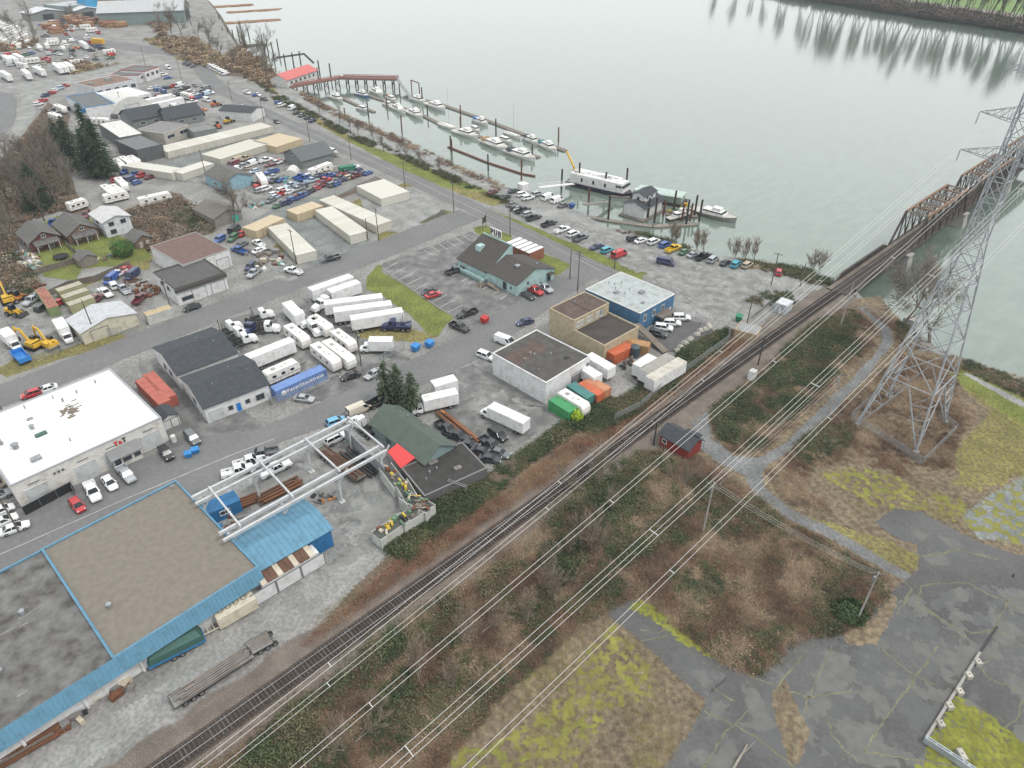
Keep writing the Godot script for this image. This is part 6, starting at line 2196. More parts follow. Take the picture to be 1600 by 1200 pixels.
# ---------------------------------------------------------------- trucks, trailers, campers, containers in the yards
func make_trucks() -> void:
	var o: Node3D
	var lab := "white semi trailer "
	for e in [
		[77.7, -156.5, -0.02, 12.3, "nearest the upper street in the trailer row"],
		[79.1, -152.3, -0.04, 8.7, "second in the row with a truck nose at its end"],
		[77.1, -144.5, -0.46, 14.6, "third in the row beside the grass lawn"],
		[76.8, -139.7, -0.47, 14.3, "with small windows, fourth beside the lawn"],
		[77.3, -134.2, -0.41, 12.8, "parked behind the blue tow truck"],
		[63.5, -150.6, -1.67, 8.1, "pointing at the upper street, first by the junk trucks"],
		[50.7, -137.4, 0.01, 11.2, "long, beside motor home and dark gable roof"],
		[72, -100.5, -0.27, 5.3, "behind the evergreens and service truck"],
		[109.5, -76.7, 0.06, 5.7, "nearest tan building of three parked together"],
		[110.8, -74.3, -0.01, 9.5, "with grey roof, middle of three by the fence"],
		[110.4, -71.5, -0.01, 11.2, "dirty, against the brambles by railway fence"]]:
		semi_trailer(e[0], e[1], e[2], e[3], lab + e[4], "trailer white", 4.0, 2.6, "trailer grey roof" if "grey roof" in e[4] else ("trailer dirty roof" if "dirty" in e[4] else "trailer roof"))
	mats["trailer grey roof"].albedo_color = Color(.3, .29, .26).linear_to_srgb()
	mats["trailer dirty roof"].albedo_color = Color(.5, .48, .42).linear_to_srgb()
	semi_trailer(102.4, -83.6, -1.6, 7.3, "silver semi trailer beside white block building", "trailer silver", 3.7)
	semi_trailer(98.3, -82.9, -1.64, 5.5, "short white trailer against white block building wall", "trailer white", 3.4)
	for e in [
		[66, -141.8, -1.54, 8, "white fifth-wheel camper with dark roof vents, first of the cluster"],
		[59.3, -141.3, -1.57, 9, "white camper nearest the junk trucks in the cluster"],
		[59.7, -128.7, -1.58, 10.3, "white camper closest to the blue container"],
		[62.5, -127.7, -1.56, 11.2, "white camper with row of roof vents in the cluster"],
		[66.3, -131.9, -1.57, 8.2, "white camper nearest the lower street, above grey box trailer"]]:
		camper(e[0], e[1], e[2], e[3], e[4])
	camper(49.4, -130.1, 0.04, 8, "cream motor home beside the blue container", true)
	camper(88.7, -78.5, -1.57, 7.5, "white camper trailer between green container and brambles", false)
	camper(58.1, -267.1, 0.01, 7.9, "white motor home by the woods, nearest the tall evergreen", true)
	camper(67.3, -255.7, -0.04, 10.6, "long white motor home on the lane above weedy lot", true)
	camper(46, -268, 0.22, 6.3, "white box camper beside the tall evergreen", false)
	camper(124.9, -244.7, 0.27, 10.9, "white motor home beside the wrecking yard house", true)
	camper(103.3, -249.2, -1.8, 8.9, "white motor home at the wrecking yard lane", true)
	for e in [
		[57.6, -157.4, -0.19, "white", "white day-cab truck with its nose to the street, junk row", false],
		[55.8, -150.7, -0.65, "white", "white stripped truck chassis facing the camper cluster", false],
		[49, -156.9, -0, "white", "white flat-nosed junk truck beside dark gable roof", false],
		[49.1, -152.8, 0.01, "white", "white junk truck, second beside dark gable roof", false],
		[49.1, -149.2, -0.15, "white", "white junk truck nearest the dark-roofed white trailer", false],
		[53.4, -153.4, -2.56, "navy", "navy blue truck among the white junk trucks", false],
		[77.6, -156.3, -3.06, "white", "white tractor coupled to second trailer of the row", true],
		[72.3, -151.9, -2.99, "white", "white tractor coupled to third trailer of the row", true],
		[64.2, -148.6, -1.71, "white", "white tractor coupled to the trailer by junk trucks", true],
		[64.6, -143, -1.71, "white", "white tractor hidden between two campers", true],
		[52.5, -102.4, 1.6, "white", "white truck tractor inside the steel yard by grey wall", false]]:
		tractor(e[0], e[1], e[2], e[3], e[4], "semi tractors", e[5])
	box_truck(74.7, -84.6, 1.76, 11.5, "white box truck parked before the black pickups")
	box_truck(67.4, -98, 2.78, 10.0, "white service truck in front of evergreens and trailer")
	box_truck(70.8, -125, 2.4, 8.0, "small grey-sided box truck by the mesh fence")
	box_truck(18.7, -181, -1.61, 8.5, "white box truck beside yellow excavators")
	box_truck(8.3, -185, -1.47, 7.5, "white box truck outside the machine yard fence")
	# blue tow truck
	o = tractor(79.9, -130.4, 2.35, "navy", "dark blue tow truck with open bed beside trailers", "tow trucks", false)
	var b := MB.new()
	b.box(-2.0, 1.15, 0, 3.6, .5, 2.3)
	b.bar(Vector3(-1.0, 1.6, 0), Vector3(-4.0, 2.6, 0), .3, .3)
	part(o, "tow_bed", b, paint("navy"))
	# shipping containers
	var blue := worn("container blue", Color(.14, .24, .5), .6)
	var yaw_at := [50.4, -124, 0.03, 12.9]
	o = container(yaw_at[0], yaw_at[1], yaw_at[2], 12.2, "long blue shipping container with white lettering by lower street", blue, null, 2.7)
	letters(o, "lettering", "PacerStacktrain", .85, .02, plain("letter white", Color(.7, .7, .7), .6), Transform3D(Basis(), Vector3(.8, 1.55, 1.24)))
	b = MB.new()
	b.tube(Vector3(-4.4, 1.5, 1.2), Vector3(-4.4, 1.5, 1.26), .6, .6, 14)
	part(o, "emblem", b, mats["letter white"])
	var red := worn("container red", Color(.42, .12, .09), .7)
	container(25.4, -140.8, -1.52, 12.2, "rust red container beside white workshop, long side to yard", red, null)
	var c2 := [27.1, -141.9, -1.55]
	container(c2[0], c2[1], c2[2], 12.2, "rust red container, farther of the pair by white workshop", red, null)
	var orange := worn("container orange", Color(.5, .12, .05), .7)
	var tan := worn("container tan", Color(.38, .22, .1), .7)
	var green := worn("container green", Color(.05, .27, .1), .6)
	var teal := worn("container teal", Color(.06, .2, .19), .7)
	container(111.5, -84.9, -0.03, 7.4, 
		"orange-red container tucked behind the tan stucco building", orange, null)
	container(116.2, -83.9, -1.14, 5.4, "tan container against timber ramp behind tan building", tan, null)
	container(86.1, -79, -1.57, 5.9, "bright green container at the brambles", green, null)
	container(92.4, -79.9, -1.65, 6.2, "dark teal container between camper and orange containers", teal, null)
	container(94.6, -79, -1.57, 5.9, "orange container behind teal one by the brambles", orange, null)
	container(96.5, -78.9, -1.5, 5.6, "pale orange container closest to the railway brambles", worn("container salmon", Color(.48, .22, .12), .7), null)
	container(20.1, -201, -1.6, 13.7, "pink-topped green container in the machine yard", worn("container olive", Color(.2, .26, .12), .7), mat("rusted top", Color(.42, .2, .15), .8, 0, "rust", .2))
	for i in 3:
		var q := vec2s([26.2, -203.7, 26.2, -198.8, 26.1, -193.6])[i]
		container(q.x, q.y, .1, 6.1, "olive-cream container, %s from the back fence of machine yard" % ordinal(i + 1), worn("container cream green", Color(.36, .36, .22), .7), worn("dirty cream roof", Color(.4, .37, .3), .7))
	container(38.9, -174.7, -0.03, 6.3, "white tank-like container before the garage building", worn("dirty white", Color(.5, .5, .48), .6), worn("rusty cream roof", Color(.45, .36, .22), .7))
	container(132.9, -239.2, -0.27, 6.2, "green container at the wrecking yard corner", worn("container green dark", Color(.03, .18, .11), .7), null)
	# the container wall of the steel yard
	var white := worn("container white", Color(.52, .53, .5), .7)
	var junk := [mats["old wood"], mats["rusty steel"], worn("crate yellow", Color(.55, .4, .05), .7), worn("crate green", Color(.1, .2, .12), .7), mats["grey steel"], worn("crate cream", Color(.5, .45, .35), .7)]
	var wall := [[47.9, -84.8, -1.73, 5.1, "first from grey sheet wall"], [47.4, -79.6, -1.81, 4.6, "second, at the bend"], [47.2, -76.3, -1.35, 4.8, "third, before the ivy"], [45.4, -74.6, -3.1, 4.3, "fourth, along the ivy"], [40.6, -74.6, -3.07, 4.2, "last, standing at the brambles"]]
	for e in wall:
		container(e[0], e[1], e[2], maxf(6.1, e[3]), "white container of the steel yard wall, " + e[4], white, worn("dark container roof", Color(.07, .08, .075), .8))
		clutter("crates and goods on the container wall, " + e[4], e[0], e[1], maxf(4.5, e[3] * .8), 1.8, 9, junk, 2.66, e[2], "roof_clutter", .7)
	# machines
	var cat := worn("machine yellow", Color(.6, .37, .03), .6)
	excavator(11.7, -181.2, 2.0, .0, "yellow excavator by the machine yard corner, closest to blue truck bed", cat)
	excavator(14.6, -178.5, 1.75, .1, "yellow excavator beside the white box truck", cat)
	excavator(12.8, -210.5, 1.3, .2, "yellow excavator at the far fence of machine yard", cat)
	loader(12.3, -201.7, -1.0, "yellow loader in the machine yard", cat)
	loader(15, -209.6, .4, "orange-yellow loader with rusty blade near container", worn("machine orange", Color(.5, .2, .04), .7))
	loader(128.9, -335, .4, "yellow loader beside the black shed", cat)
	for i in 4:
		var q := vec2s([137.1, -368.1, 123.5, -354.7, 122, -330.7, 106.2, -331.7])[i]
		loader(q.x, q.y, i * .7, "orange loader, %s among the far rental machines" % ordinal(i + 1), worn("machine red", Color(.55, .13, .04), .7))
	# blue truck body and red dump body
	o = spot("truck_bed", "bright blue open truck bed beside machine yard fence", "truck", 8.3, -177.1, -1.45, "truck bodies")
	b = MB.new()
	for s: float in [-1.0, 1.0]:
		b.cbox(0, .9, s * 1.2, 5.6, 1.1, .12, .03)
		b.cbox(s * 2.75, .9, 0, .12, 1.1, 2.3, .03)
	b.box(0, .8, 0, 5.6, .14, 2.4)
	part(o, "bed", b, worn("bed blue", Color(.03, .22, .6), .5))
	wheels(o, [-1.6, 1.6], 1.0, .45, .4)
	o = spot("dump_truck", "red-cabbed dump truck with rusty load beside cream shed", "truck", 22.7, -182.7, 1.6, "truck bodies")
	b = MB.new()
	b.frus(3.3, .6, 0, 2.0, 2.2, 1.8, 1.5, 2.0)
	part(o, "cab", b, paint("red"))
	b = MB.new()
	b.frus(-1.0, 1.0, 0, 6.4, 2.3, 1.2, 6.6, 2.5)
	part(o, "dump_body", b, worn("dump white", Color(.5, .48, .45), .7))
	b = MB.new()
	b.frus(-1.0, 2.21, 0, 6.2, 2.2, .15, 5.6, 1.6)
	part(o, "load", b, mats["rusty steel"])
	wheels(o, [-3.2, -2.0, 3.2], 1.0, .5, .45)
	# near yard: trailers and stock beside the warehouse
	flat_trailer(7.3, -69.3, 0.01, 11.3, "long steel flatbed trailer loaded with planks beside railway", mat("grey planks", Color(.24, .21, .19), .9), 12, mats["grey steel"])
	flat_trailer(14.4, -69.8, -0.08, 3.4, "short flatbed deck at the front of the long trailer", mats["grey planks"], 5, mats["grey steel"])
	flat_trailer(43.4, -95.7, -1.47, 12.8, "flatbed trailer loaded with brown steel in the yard", mats["brown steel"], 12)
	o = spot("covered_trailer", "blue trailer under a dark green tarpaulin beside the warehouse", "trailer", 5.3, -77.1, -0.12)
	b = MB.new()
	b.box(0, .7, 0, 7.8, .5, 2.5)
	part(o, "deck", b, worn("trailer blue", Color(.03, .17, .36), .6))
	b = MB.new()
	b.frus(0, 1.2, 0, 7.6, 2.5, 1.0, 7.0, 2.3)
	b.frus(0, 2.2, 0, 7.0, 2.3, .5, 6.2, .9, 0, -.3)
	part(o, "tarpaulin", b, mat("tarp green", Color(.035, .1, .085), .7, 0, "scuff", .4, "stain", .2))
	wheels(o, [-.6, .5], 1.15, .4, .3)
	o = spot("cream_tank_box", "cream steel box with pipe hoops on top and towing frame", "equipment", 14.4, -77.4, -0.02)
	b = MB.new()
	b.cbox(0, .3, 0, 6.0, 2.3, 2.5, .1)
	part(o, "box", b, worn("tank cream", Color(.56, .52, .42), .6))
	for k in 4:
		b = MB.new()
		for j in 10:
			var p := TAU * j / 10
			var q := TAU * (j + 1) / 10
			b.tube(Vector3(-2 + k * 1.2 + cos(p) * .4, 2.66, sin(p) * .4), Vector3(-2 + k * 1.2 + cos(q) * .4, 2.66, sin(q) * .4), .04, .04, 4, false)
		part(o, "pipe_hoop", b, mats["dark steel"])
	b = MB.new()
	for s: float in [-1.0, 1.0]:
		b.bar(Vector3(-3, .6, s * .9), Vector3(-5.6, .6, s * .7), .14, .14)
	for k in 3:
		b.bar(Vector3(-3.6 - k * .9, .6, -.9), Vector3(-3.6 - k * .9, .6, .9), .12, .12)
	part(o, "towing_frame", b, worn("tank cream", Color(.56, .52, .42), .6))
	stock("steel_stock", "rusty steel beams stacked along the white warehouse wall", -13.3, -76.6, 0.02, 6.7, 14, 3.0, [mats["rusty steel"], mats["brown steel"]])
	stock("steel_stock", "rusty pipes on the ground at the warehouse end", -13.9, -75.8, -0.04, 8.7, 8, 1.6, [mats["rusty steel"], mats["old wood"]])
	clutter("old press machinery and boxes against the warehouse wall", -6.1, -76.5, 9.5, 2.8, 16, [mats["grey steel"], mats["rusty steel"], worn("crate cream", Color(.5, .45, .35), .7), mats["dark steel"]], 0, .02, "scrap_machinery", 1.0)
	stock("steel_stock", "brown steel beams lying under the crane runway", 31.6, -97.2, -0.02, 8.7, 12, 3.2, [mats["brown steel"], mats["rusty steel"]])
	stock("steel_stock", "dark steel sections stacked near the grey sheet wall", 46.5, -94.3, -1.52, 10.9, 12, 2.6, [mats["brown steel"], mats["dark steel"]])
	stock("steel_stock", "long rusty beams between black pickups and green roof", 66.9, -89.8, -1.61, 14.7, 6, 2.2, [mats["rusty steel"], worn("orange steel", Color(.4, .17, .07), .8)])
	stock("steel_stock", "rusty pipes bundled beside the deep blue hut", 25.2, -98.7, -0.13, 6.2, 12, 2.8, [mats["rusty steel"], mats["brown steel"]])
	clutter("blue and brown machine parts between hut and pipes", 22.6, -96.7, 5, 3, 9, [worn("bed blue", Color(.03, .22, .6), .5), mats["rusty steel"], mats["grey steel"]], 0, 0, "scrap_machinery", .9)
	clutter("orange and yellow fittings beside the crane column", 36.7, -90.7, 3.5, 3, 9, [worn("machine orange", Color(.5, .2, .04), .7), mats["dark steel"], mats["grey steel"]], 0, 0, "scrap_machinery", .8)
	clutter("barrels and pallets behind the orange-red container", 110.4, -83.5, 5, 5, 16, [mats["old wood"], mats["dark steel"], mats["grey steel"], mats["rusty steel"]], 0, 0, "scrap_pile", .8)
	var tk := MB.new()
	tk.tube(Vector3.ZERO, Vector3(0, 2.6, 0), 1.2, 1.2, 14)
	tk.tube(Vector3(0, 2.6, 0), Vector3(0, 3.0, 0), 1.2, .4, 14)
	var tank := solo("water_tank", tk, plain("tank dark", Color(.04, .06, .07), .6), "dark round plastic tank beside orange-red container", "tank")
	var tq := vec2s([114.3, -83.2])[0]
	tank.position = Vector3(tq.x, 0, tq.y)
	# dumpsters
	var db := worn("dumpster blue", Color(.03, .22, .55), .6)
	dumpster(78, -119.4, .3, "blue dumpster on the lower street verge, left of the pair", db)
	dumpster(81.4, -118.5, .3, "blue dumpster on the lower street verge nearer the lawn", db)
	dumpster(23.3, -117.9, -.3, "blue dumpster beside black car at the workshop", db).scale = Vector3.ONE * .72
	dumpster(24.8, -118.1, -.3, "blue dumpster behind grey car at the workshop", db).scale = Vector3.ONE * .72
	dumpster(98.5, -118.4, .2, "red dumpster at the pub parking lot exit", worn("dumpster red", Color(.45, .03, .03), .6))
	dumpster(146.3, -76, .4, "green dumpster beside the crossing hut", worn("dumpster green", Color(.02, .2, .1), .6))
	dumpster(170.2, -156.8, .2, "navy dumpster at the marina gangway", worn("dumpster navy", Color(.03, .09, .25), .6))
	dumpster(3.3, -125.1, .05, "blue dumpster behind the black screen fence", db)


func make_cars() -> void:
	# before the white workshop and along the lower street: every part built
	var near := [
		["hatchback", "red", 3.5, -117.5, -1.47, "red hatchback beside the black screen fence"],
		["pickup", "white", 6.6, -119.3, -1.62, "white pickup truck backed to the second workshop door"],
		["sedan", "white", 9.6, -119.7, -1.53, "white sedan between two pickups at the workshop"],
		["pickup", "silver", 12.6, -120, -1.51, "silver pickup truck with black bed at the workshop office"],
		["suv", "black", 20.3, -120.9, -1.56, "black car nearest the workshop corner"],
		["suv", "grey", 25.9, -122, -1.55, "grey car behind blue dumpsters"],
		["sedan", "white", -6, -118.9, -0.16, "white sedan with its nose on the grass, nearest pole"],
		["sedan", "white", -7.2, -121.9, 0.03, "white sedan second from the grass corner at left edge"],
		["hatchback", "white", -6.7, -125, 0.01, "white hatchback third from the grass corner at left edge"],
		["sedan", "silver", -6.3, -129.5, 0.01, "silver sedan fourth from the grass corner at left edge"],
		["sedan", "tan", -5.9, -132.9, -0.04, "tan sedan half outside the left edge"],
		["hatchback", "red", 6.2, -160, 3.02, "red hatchback on the upper street behind white workshop"],
		["sedan", "white", 9.1, -159.8, 3.09, "white car partly hidden behind red hatchback"],
		["sedan", "silver", 48.7, -119.2, -0.95, "silver sedan beside the blue container"],
		["hatchback", "sky blue", 49.6, -107.7, -0.15, "light blue car under the crane runway corner"],
		["van", "beige", 55.2, -107.8, -0.08, "ivory van along the black fence"],
		["pickup", "black", 60, -107.2, -0.12, "black pickup in front of ivory van"],
		["suv", "white", 46.7, -103, 0.01, "long white car inside the crane yard"],
		["pickup", "grey", 33.9, -108.5, 2.68, "grey pickup between crane columns"],
		["sedan", "silver", 32, -106.3, 3.01, "silver car under a cover between crane columns"],
		["pickup", "white", 33.8, -102.7, -0.02, "white flatbed pickup inside the crane yard"],
		["pickup", "white", 28.4, -106.9, -0.34, "white tow pickup at the runway end"],
		["pickup", "white", 31.1, -108, -0.27, "white pickup behind the tow pickup"],
		["sedan", "silver", 64.7, -117.1, -2.96, "silver sedan on the lower street near evergreens"],
		["sedan", "black", 60.5, -119.8, 2.93, "black car by the mesh fence and campers"],
		["pickup", "black", 91.7, -120, -1.42, "black pickup leaving the pub parking lot"],
		["pickup", "black", 97.4, -124, 3.01, "black pickup parked at the lawn end of pub lot"],
		["sedan", "red", 97.1, -137.9, -0.09, "red sedan in the pub parking lot"],
		["sedan", "charcoal", 97.3, -140.2, 2.99, "charcoal car beside the red sedan"],
		["pickup", "charcoal", 110.3, -145, -0.12, "charcoal pickup at the pub veranda"],
		["pickup", "charcoal", 88.1, -175.8, 3.03, "charcoal pickup on the upper street by storage rows"],
		["pickup", "white", 76.4, -175.8, 1.92, "white pickup on the upper street beside junk"],
		["sedan", "navy", 105.4, -111, 2.86, "navy sedan driving on the lower street"],
		["sedan", "charcoal", 115.5, -120.5, -1.63, "charcoal car at the pub's end wall"],
		["pickup", "red", 118.7, -121.5, -1.59, "red pickup with white canopy at the pub's end wall"],
		["pickup", "silver", 121.7, -120.6, -1.67, "silver pickup nearest grass at the pub's end wall"],
		["suv", "white", 135.9, -86, -0.74, "white car, first from porch in blue building lot"],
		["suv", "white", 132, -86, -0.83, "white car, second from porch in blue building lot"],
		["suv", "white", 128.6, -85.9, -0.97, "white car, third from porch in blue building lot"],
		["suv", "charcoal", 125.4, -85.1, -1.15, "dark car, last in blue building lot"],
		["suv", "black", 71.1, -82.3, -1.55, "black van nearest the white box truck"],
		["pickup", "black", 64.8, -90.7, -1.53, "black pickup by the rusty beams, first from evergreens"],
		["pickup", "black", 64.9, -87.4, -1.25, "black pickup by the rusty beams, second from evergreens"],
		["sedan", "charcoal", 64.9, -83.9, -1.02, "charcoal car by the rusty beams, third from evergreens"],
		["pickup", "charcoal", 68.1, -81, -1.57, "charcoal pickup behind black van"],
		["sedan", "charcoal", 65.5, -80.6, -1.12, "charcoal car beside the black annex roof"],
		["sedan", "grey", 67.7, -78.1, -1.18, "grey car at the bramble edge near black pickups"],
		["sedan", "charcoal", 65.3, -78, -0.9, "charcoal car deepest in the bramble corner"],
		["sedan", "black", 46.8, -174.3, 3.11, "black classic car before the garage building"],
		["pickup", "white", 32.9, -197.6, -1.46, "white pickup towing in the machine yard"],
		["van", "white", 95.5, -107.3, -1.35, "white van beside the white block building wall"],
		["suv", "white", 88, -105.6, -1.33, "white and red van behind the white block building"]]
	for c in near:
		car(c[0], c[1], c[2], c[3], c[4], c[5], "cars near the lower street", 2)
	cars([["pickup", "charcoal", 153.8, -151.3, -0.04], ["pickup", "white", 153.3, -145, -0.02], ["suv", "white", 153.6, -140.4, 0.01], ["pickup", "grey", 153.1, -136.8, 0.04], ["sedan", "navy", 152, -129, 2.88], ["suv", "teal", 152.4, -125.4, -0.03], ["van", "red", 152.7, -120.8, -0.05]], "along the verge side of the river lot", "cars in the river lot")
	cars([["suv", "black", 164.8, -125.5, -0.19], ["sedan", "white", 165.4, -123, -0.17], ["suv", "white", 167.5, -119.8, -0.04], ["suv", "blue", 168.3, -116, -0.09], ["pickup", "yellow", 167.9, -112.7, -0.01], ["sedan", "green", 168.6, -109.2, 0.07], ["sedan", "silver", 168.9, -106.2, -0.11], ["pickup", "black", 170, -103.4, -0.09], ["suv", "silver", 170.3, -100.3, 0.16], ["sedan", "charcoal", 171.4, -96.7, 0.04], ["suv", "teal", 172.7, -94.1, 0.17], ["suv", "tan", 174.6, -91.6, 0.04]], "along the water side of the river lot", "cars in the river lot")
	car("van", "navy", 158.6, -108.3, -1.22, "navy van alone in the middle of the river lot", "cars in the river lot")
	car("hatchback", "red", 177.2, -83.2, 0.51, "small red car by the pole at the bridge end", "cars in the river lot")
	cars([["sedan", "maroon", 159.5, -185.4, 0.09], ["sedan", "charcoal", 159.5, -178.6, 0.07], ["sedan", "grey", 156.3, -171.8, 0.05], ["suv", "charcoal", 155.1, -168.5, 0.12], ["sedan", "white", 155.3, -168, -0.04], ["pickup", "charcoal", 155.3, -165.3, -0.04], ["suv", "silver", 154.4, -161.6, -0.03], ["pickup", "charcoal", 153.6, -158.2, -0.04]], "in the packed row above the river road", "cars in the river lot")
	cars([["sedan", "charcoal", 165.5, -180.9, -0.18], ["suv", "white", 165.3, -176.3, -0.13], ["suv", "white", 164.5, -172.5, -0.18], ["van", "white", 169.9, -168, 0.06], ["van", "white", 170.3, -163.9, 0.02], ["sedan", "grey", 168.8, -159.6, 0.02], ["suv", "silver", 169.5, -172.9, -0.05]], "near the marina gangway", "cars in the river lot")
	# along the river road farther up
	cars([["sedan", "white", 162.3, -374, -1.48], ["sedan", "charcoal", 160.4, -363.4, -1.4], ["hatchback", "blue", 162.4, -352.2, 0.26], ["suv", "white", 161.1, -346, 0.26], ["van", "white", 162.3, -337.3, 0.56], ["sedan", "charcoal", 159.8, -328.2, 0.35], ["sedan", "grey", 159.5, -322.9, 0.45], ["sedan", "charcoal", 159.5, -317, 0.3], ["sedan", "navy", 158.6, -311.2, 0.45]], "in the row beside the river road", "cars along the river road")
	car("sedan", "black", 145.4, -320.7, -1.68, "black car driving alone on the river road", "cars along the river road")
	cars([["pickup", "white", 160.1, -381.9, -1.58], ["sedan", "blue", 161.4, -374.8, 0.47], ["pickup", "silver", 145.6, -355.7, -1.65], ["suv", "white", 145.7, -394.9, -1.12], ["van", "white", 152.6, -470.5, -1.6], ["sedan", "blue", 142.4, -444.6, 0.14], ["sedan", "silver", 144.6, -463.6, 0.5], ["suv", "white", 143.5, -454.1, -0.06], ["sedan", "grey", 146.3, -416.2, -1.57]], "near the far bend of the river road", "cars along the river road")
	cars([["sedan", "navy", 165.3, -476.6, 0.41], ["sedan", "charcoal", 165.3, -471.6, 0.4], ["sedan", "grey", 165.7, -465.9, 0.35]], "by the weedy dunes", "cars along the river road")
	var k := 0
	for q in vec2s([173.4,-458.5,172.9,-454.1,172.5,-449.7,172.1,-445.3,171.7,-441,171.2,-436.8,171,-432.5]):
		k += 1
		car("van", "white", q.x, q.y, .5, "white van, %s in the white row by the harbour" % ordinal(k), "white vans by the harbour")
	# wrecking yard, row by row from the street corner
	var pal := ["grey", "silver", "blue", "charcoal", "white", "red", "navy", "maroon", "green", "pale blue", "tan"]
	var yards := [
		["row along the wrecking yard fence", [137.7,-232.3,135.6,-233,132.7,-232.6,129.7,-232.4,126.8,-232.1,122.6,-229.7,121.1,-229.9,116.8,-231.6,114.2,-230.5,112,-229.4,109.1,-228.2,106.7,-227.2,104.7,-227.5,102.4,-226.6,98.9,-224.6,97,-224.4]],
		["second row of the wrecking yard", [136.2,-237.3,132.5,-235.3,131.4,-238.1,126.8,-233.9,129.3,-236.9,125.1,-239,121.1,-235.6,119.3,-234.3,120.2,-239.3,117.6,-238.8,116.9,-242.9]],
		["back row of the wrecking yard", [136.6,-240.8,131.4,-239.9,128.7,-239.3,126.9,-243.3,123.8,-242.6,122.2,-242.2,122.9,-245.8,116.7,-245.5,118.4,-243.8]],
		["front row of the wrecking yard", [109.5,-239.3,109.1,-236.3,109.2,-234.1,112.3,-235.7,105.9,-233.8,103.5,-233.9,104.8,-237,100.1,-232.7,97.3,-230.7,100.8,-235.3]],
		["lane side of the wrecking yard", [111.2,-257.7,108.9,-252.5,107.5,-247.9,109.9,-246.9,104.5,-249.5,101.7,-247.5,101.6,-249.9,101.3,-242.3,99.1,-242.2,114.7,-265.8,117.2,-266.1,119.3,-266.9]]]
	for y in yards:
		var n := 0
		for q in vec2s(y[1]):
			n += 1
			var col: String = pal[rng.randi() % pal.size()]
			var kind: String = ["sedan", "sedan", "hatchback", "suv", "pickup"][rng.randi() % 5]
			car(kind, col, q.x, q.y, rng.randf_range(.0, .35) + (PI if rng.randf() < .5 else 0.0), "%s %s, %s in the %s" % [col, {"suv": "sport utility car", "pickup": "pickup truck"}.get(kind, kind), ordinal(n), y[0]], "cars in the wrecking yard")
	# yards on both sides of the far road
	var lots := [
		["dealer lot at the red-fascia building", [137.4,-422.3,140.7,-421.8,139.8,-412.8,135.9,-413.9,136.9,-401.2,137.7,-395.9,139.4,-392,143.6,-392.8,137.2,-389.6,139.2,-403.8], .4],
		["kerb beside the blue-fascia building", [80.1,-446,83.7,-449.6,87,-455.1,90.1,-458,93.6,-462.2,75.8,-434.5,72.9,-428.6], .3],
		["yard below the blue-fascia building", [75.1,-410.4,75.2,-402.5,80.5,-409.4,95.2,-390.1,97.1,-382.5,100.5,-379.5,108.6,-387.9,72.2,-397.6], .2],
		["strip beside the long white trailers", [118.4,-387.2,121.9,-388.2,124.9,-389.7,127.3,-389.7,108,-363.2,131.6,-420.3,126.5,-424.9,129.4,-424.7], .25],
		["weedy lot below the tall evergreens", [70.3,-294.9,72.7,-295.1,72,-289.6,72.7,-286.6,75.1,-283.3,76.9,-285.2,75.6,-291.3,68.9,-285.4,69.4,-280.3,86,-274.5], .3],
		["open yard of light blue house", [108.5,-279.3,111.2,-279.5,112.2,-275.9,104.1,-275.5,107,-267.7,106.7,-263,106,-271.2], .3],
		["yard beside brown-roofed shop", [70.1,-210.6,73.7,-208.9,68.7,-186.4,67.6,-182,76.8,-214.4,77.6,-210.4], .6],
		["drive between the bungalows", [35.9,-259.4,46,-259.3], 1.1],
		["far truck park by the highway", [99.8,-571,104.1,-574.1,114.8,-571.5,117.8,-572.3,142.9,-560.6,142.3,-568.6,143.5,-552.7,140.6,-533.9,136.5,-524,142.6,-576.1], .3],
		["machine yard junk row", [41.8,-208.8,41.8,-203.5,39,-206.7,38.6,-188.1,29.6,-195.2,36.7,-204.8,17.5,-206.2,18.3,-200.3,22.5,-200.4], .7]]
	for y in lots:
		var n := 0
		for q in vec2s(y[1]):
			n += 1
			var col: String = pal[rng.randi() % pal.size()]
			var kind: String = ["sedan", "hatchback", "suv", "pickup", "pickup", "van"][rng.randi() % 6]
			car(kind, col, q.x, q.y, y[2] + rng.randf_range(-.1, .1) + (PI if rng.randf() < .5 else 0.0), "%s %s, %s in the %s" % [col, {"suv": "sport utility car", "pickup": "pickup truck"}.get(kind, kind), ordinal(n), y[0]], "cars in the far yards")
	# crowded far yards: vehicles standing about in each yard
	for y in [["yard between the highway and the far trailers", [95.6,-611.2,150.6,-614,145.6,-543.5,122.3,-517.4,95.8,-517.1,81.1,-542.4], 60], ["mill yard beside lumber", [135.9,-708.2,161.4,-717.4,164.9,-632.5,156,-617.8,124.4,-633.5], 30], ["yards around the fabric hangar", [88.6,-402.1,117.1,-410.1,148.6,-404.8,131.1,-363.4,109.2,-356.5,91.2,-373], 90], ["strip behind the far cream row", [127.1,-424.3,144.7,-389.5,140.4,-375.7,119.6,-394.6], 30], ["lot below the tall evergreens and grey sheds", [69.3,-304.5,76,-295.9,76.8,-278.2,64,-274.1,60.3,-279.6], 34], ["yard beyond wrecking yard house", [94.9,-273.7,109.3,-281.2,118.8,-269.9,108.1,-259.3,96.7,-264.8], 40], ["lane by the brown-roofed shop", [69.9,-214.1,81.3,-213.8,80.9,-197.6,71.3,-192.7,69,-200.7], 20], ["machine yard centre", [17.8,-209.4,23.7,-199.3,30.3,-203,38.6,-203,38,-193.5,28.9,-187.7,22.3,-193.8], 22]]:
		var p := vec2s(y[1])
		var t3 := Geometry2D.triangulate_polygon(p)
		var i := 0
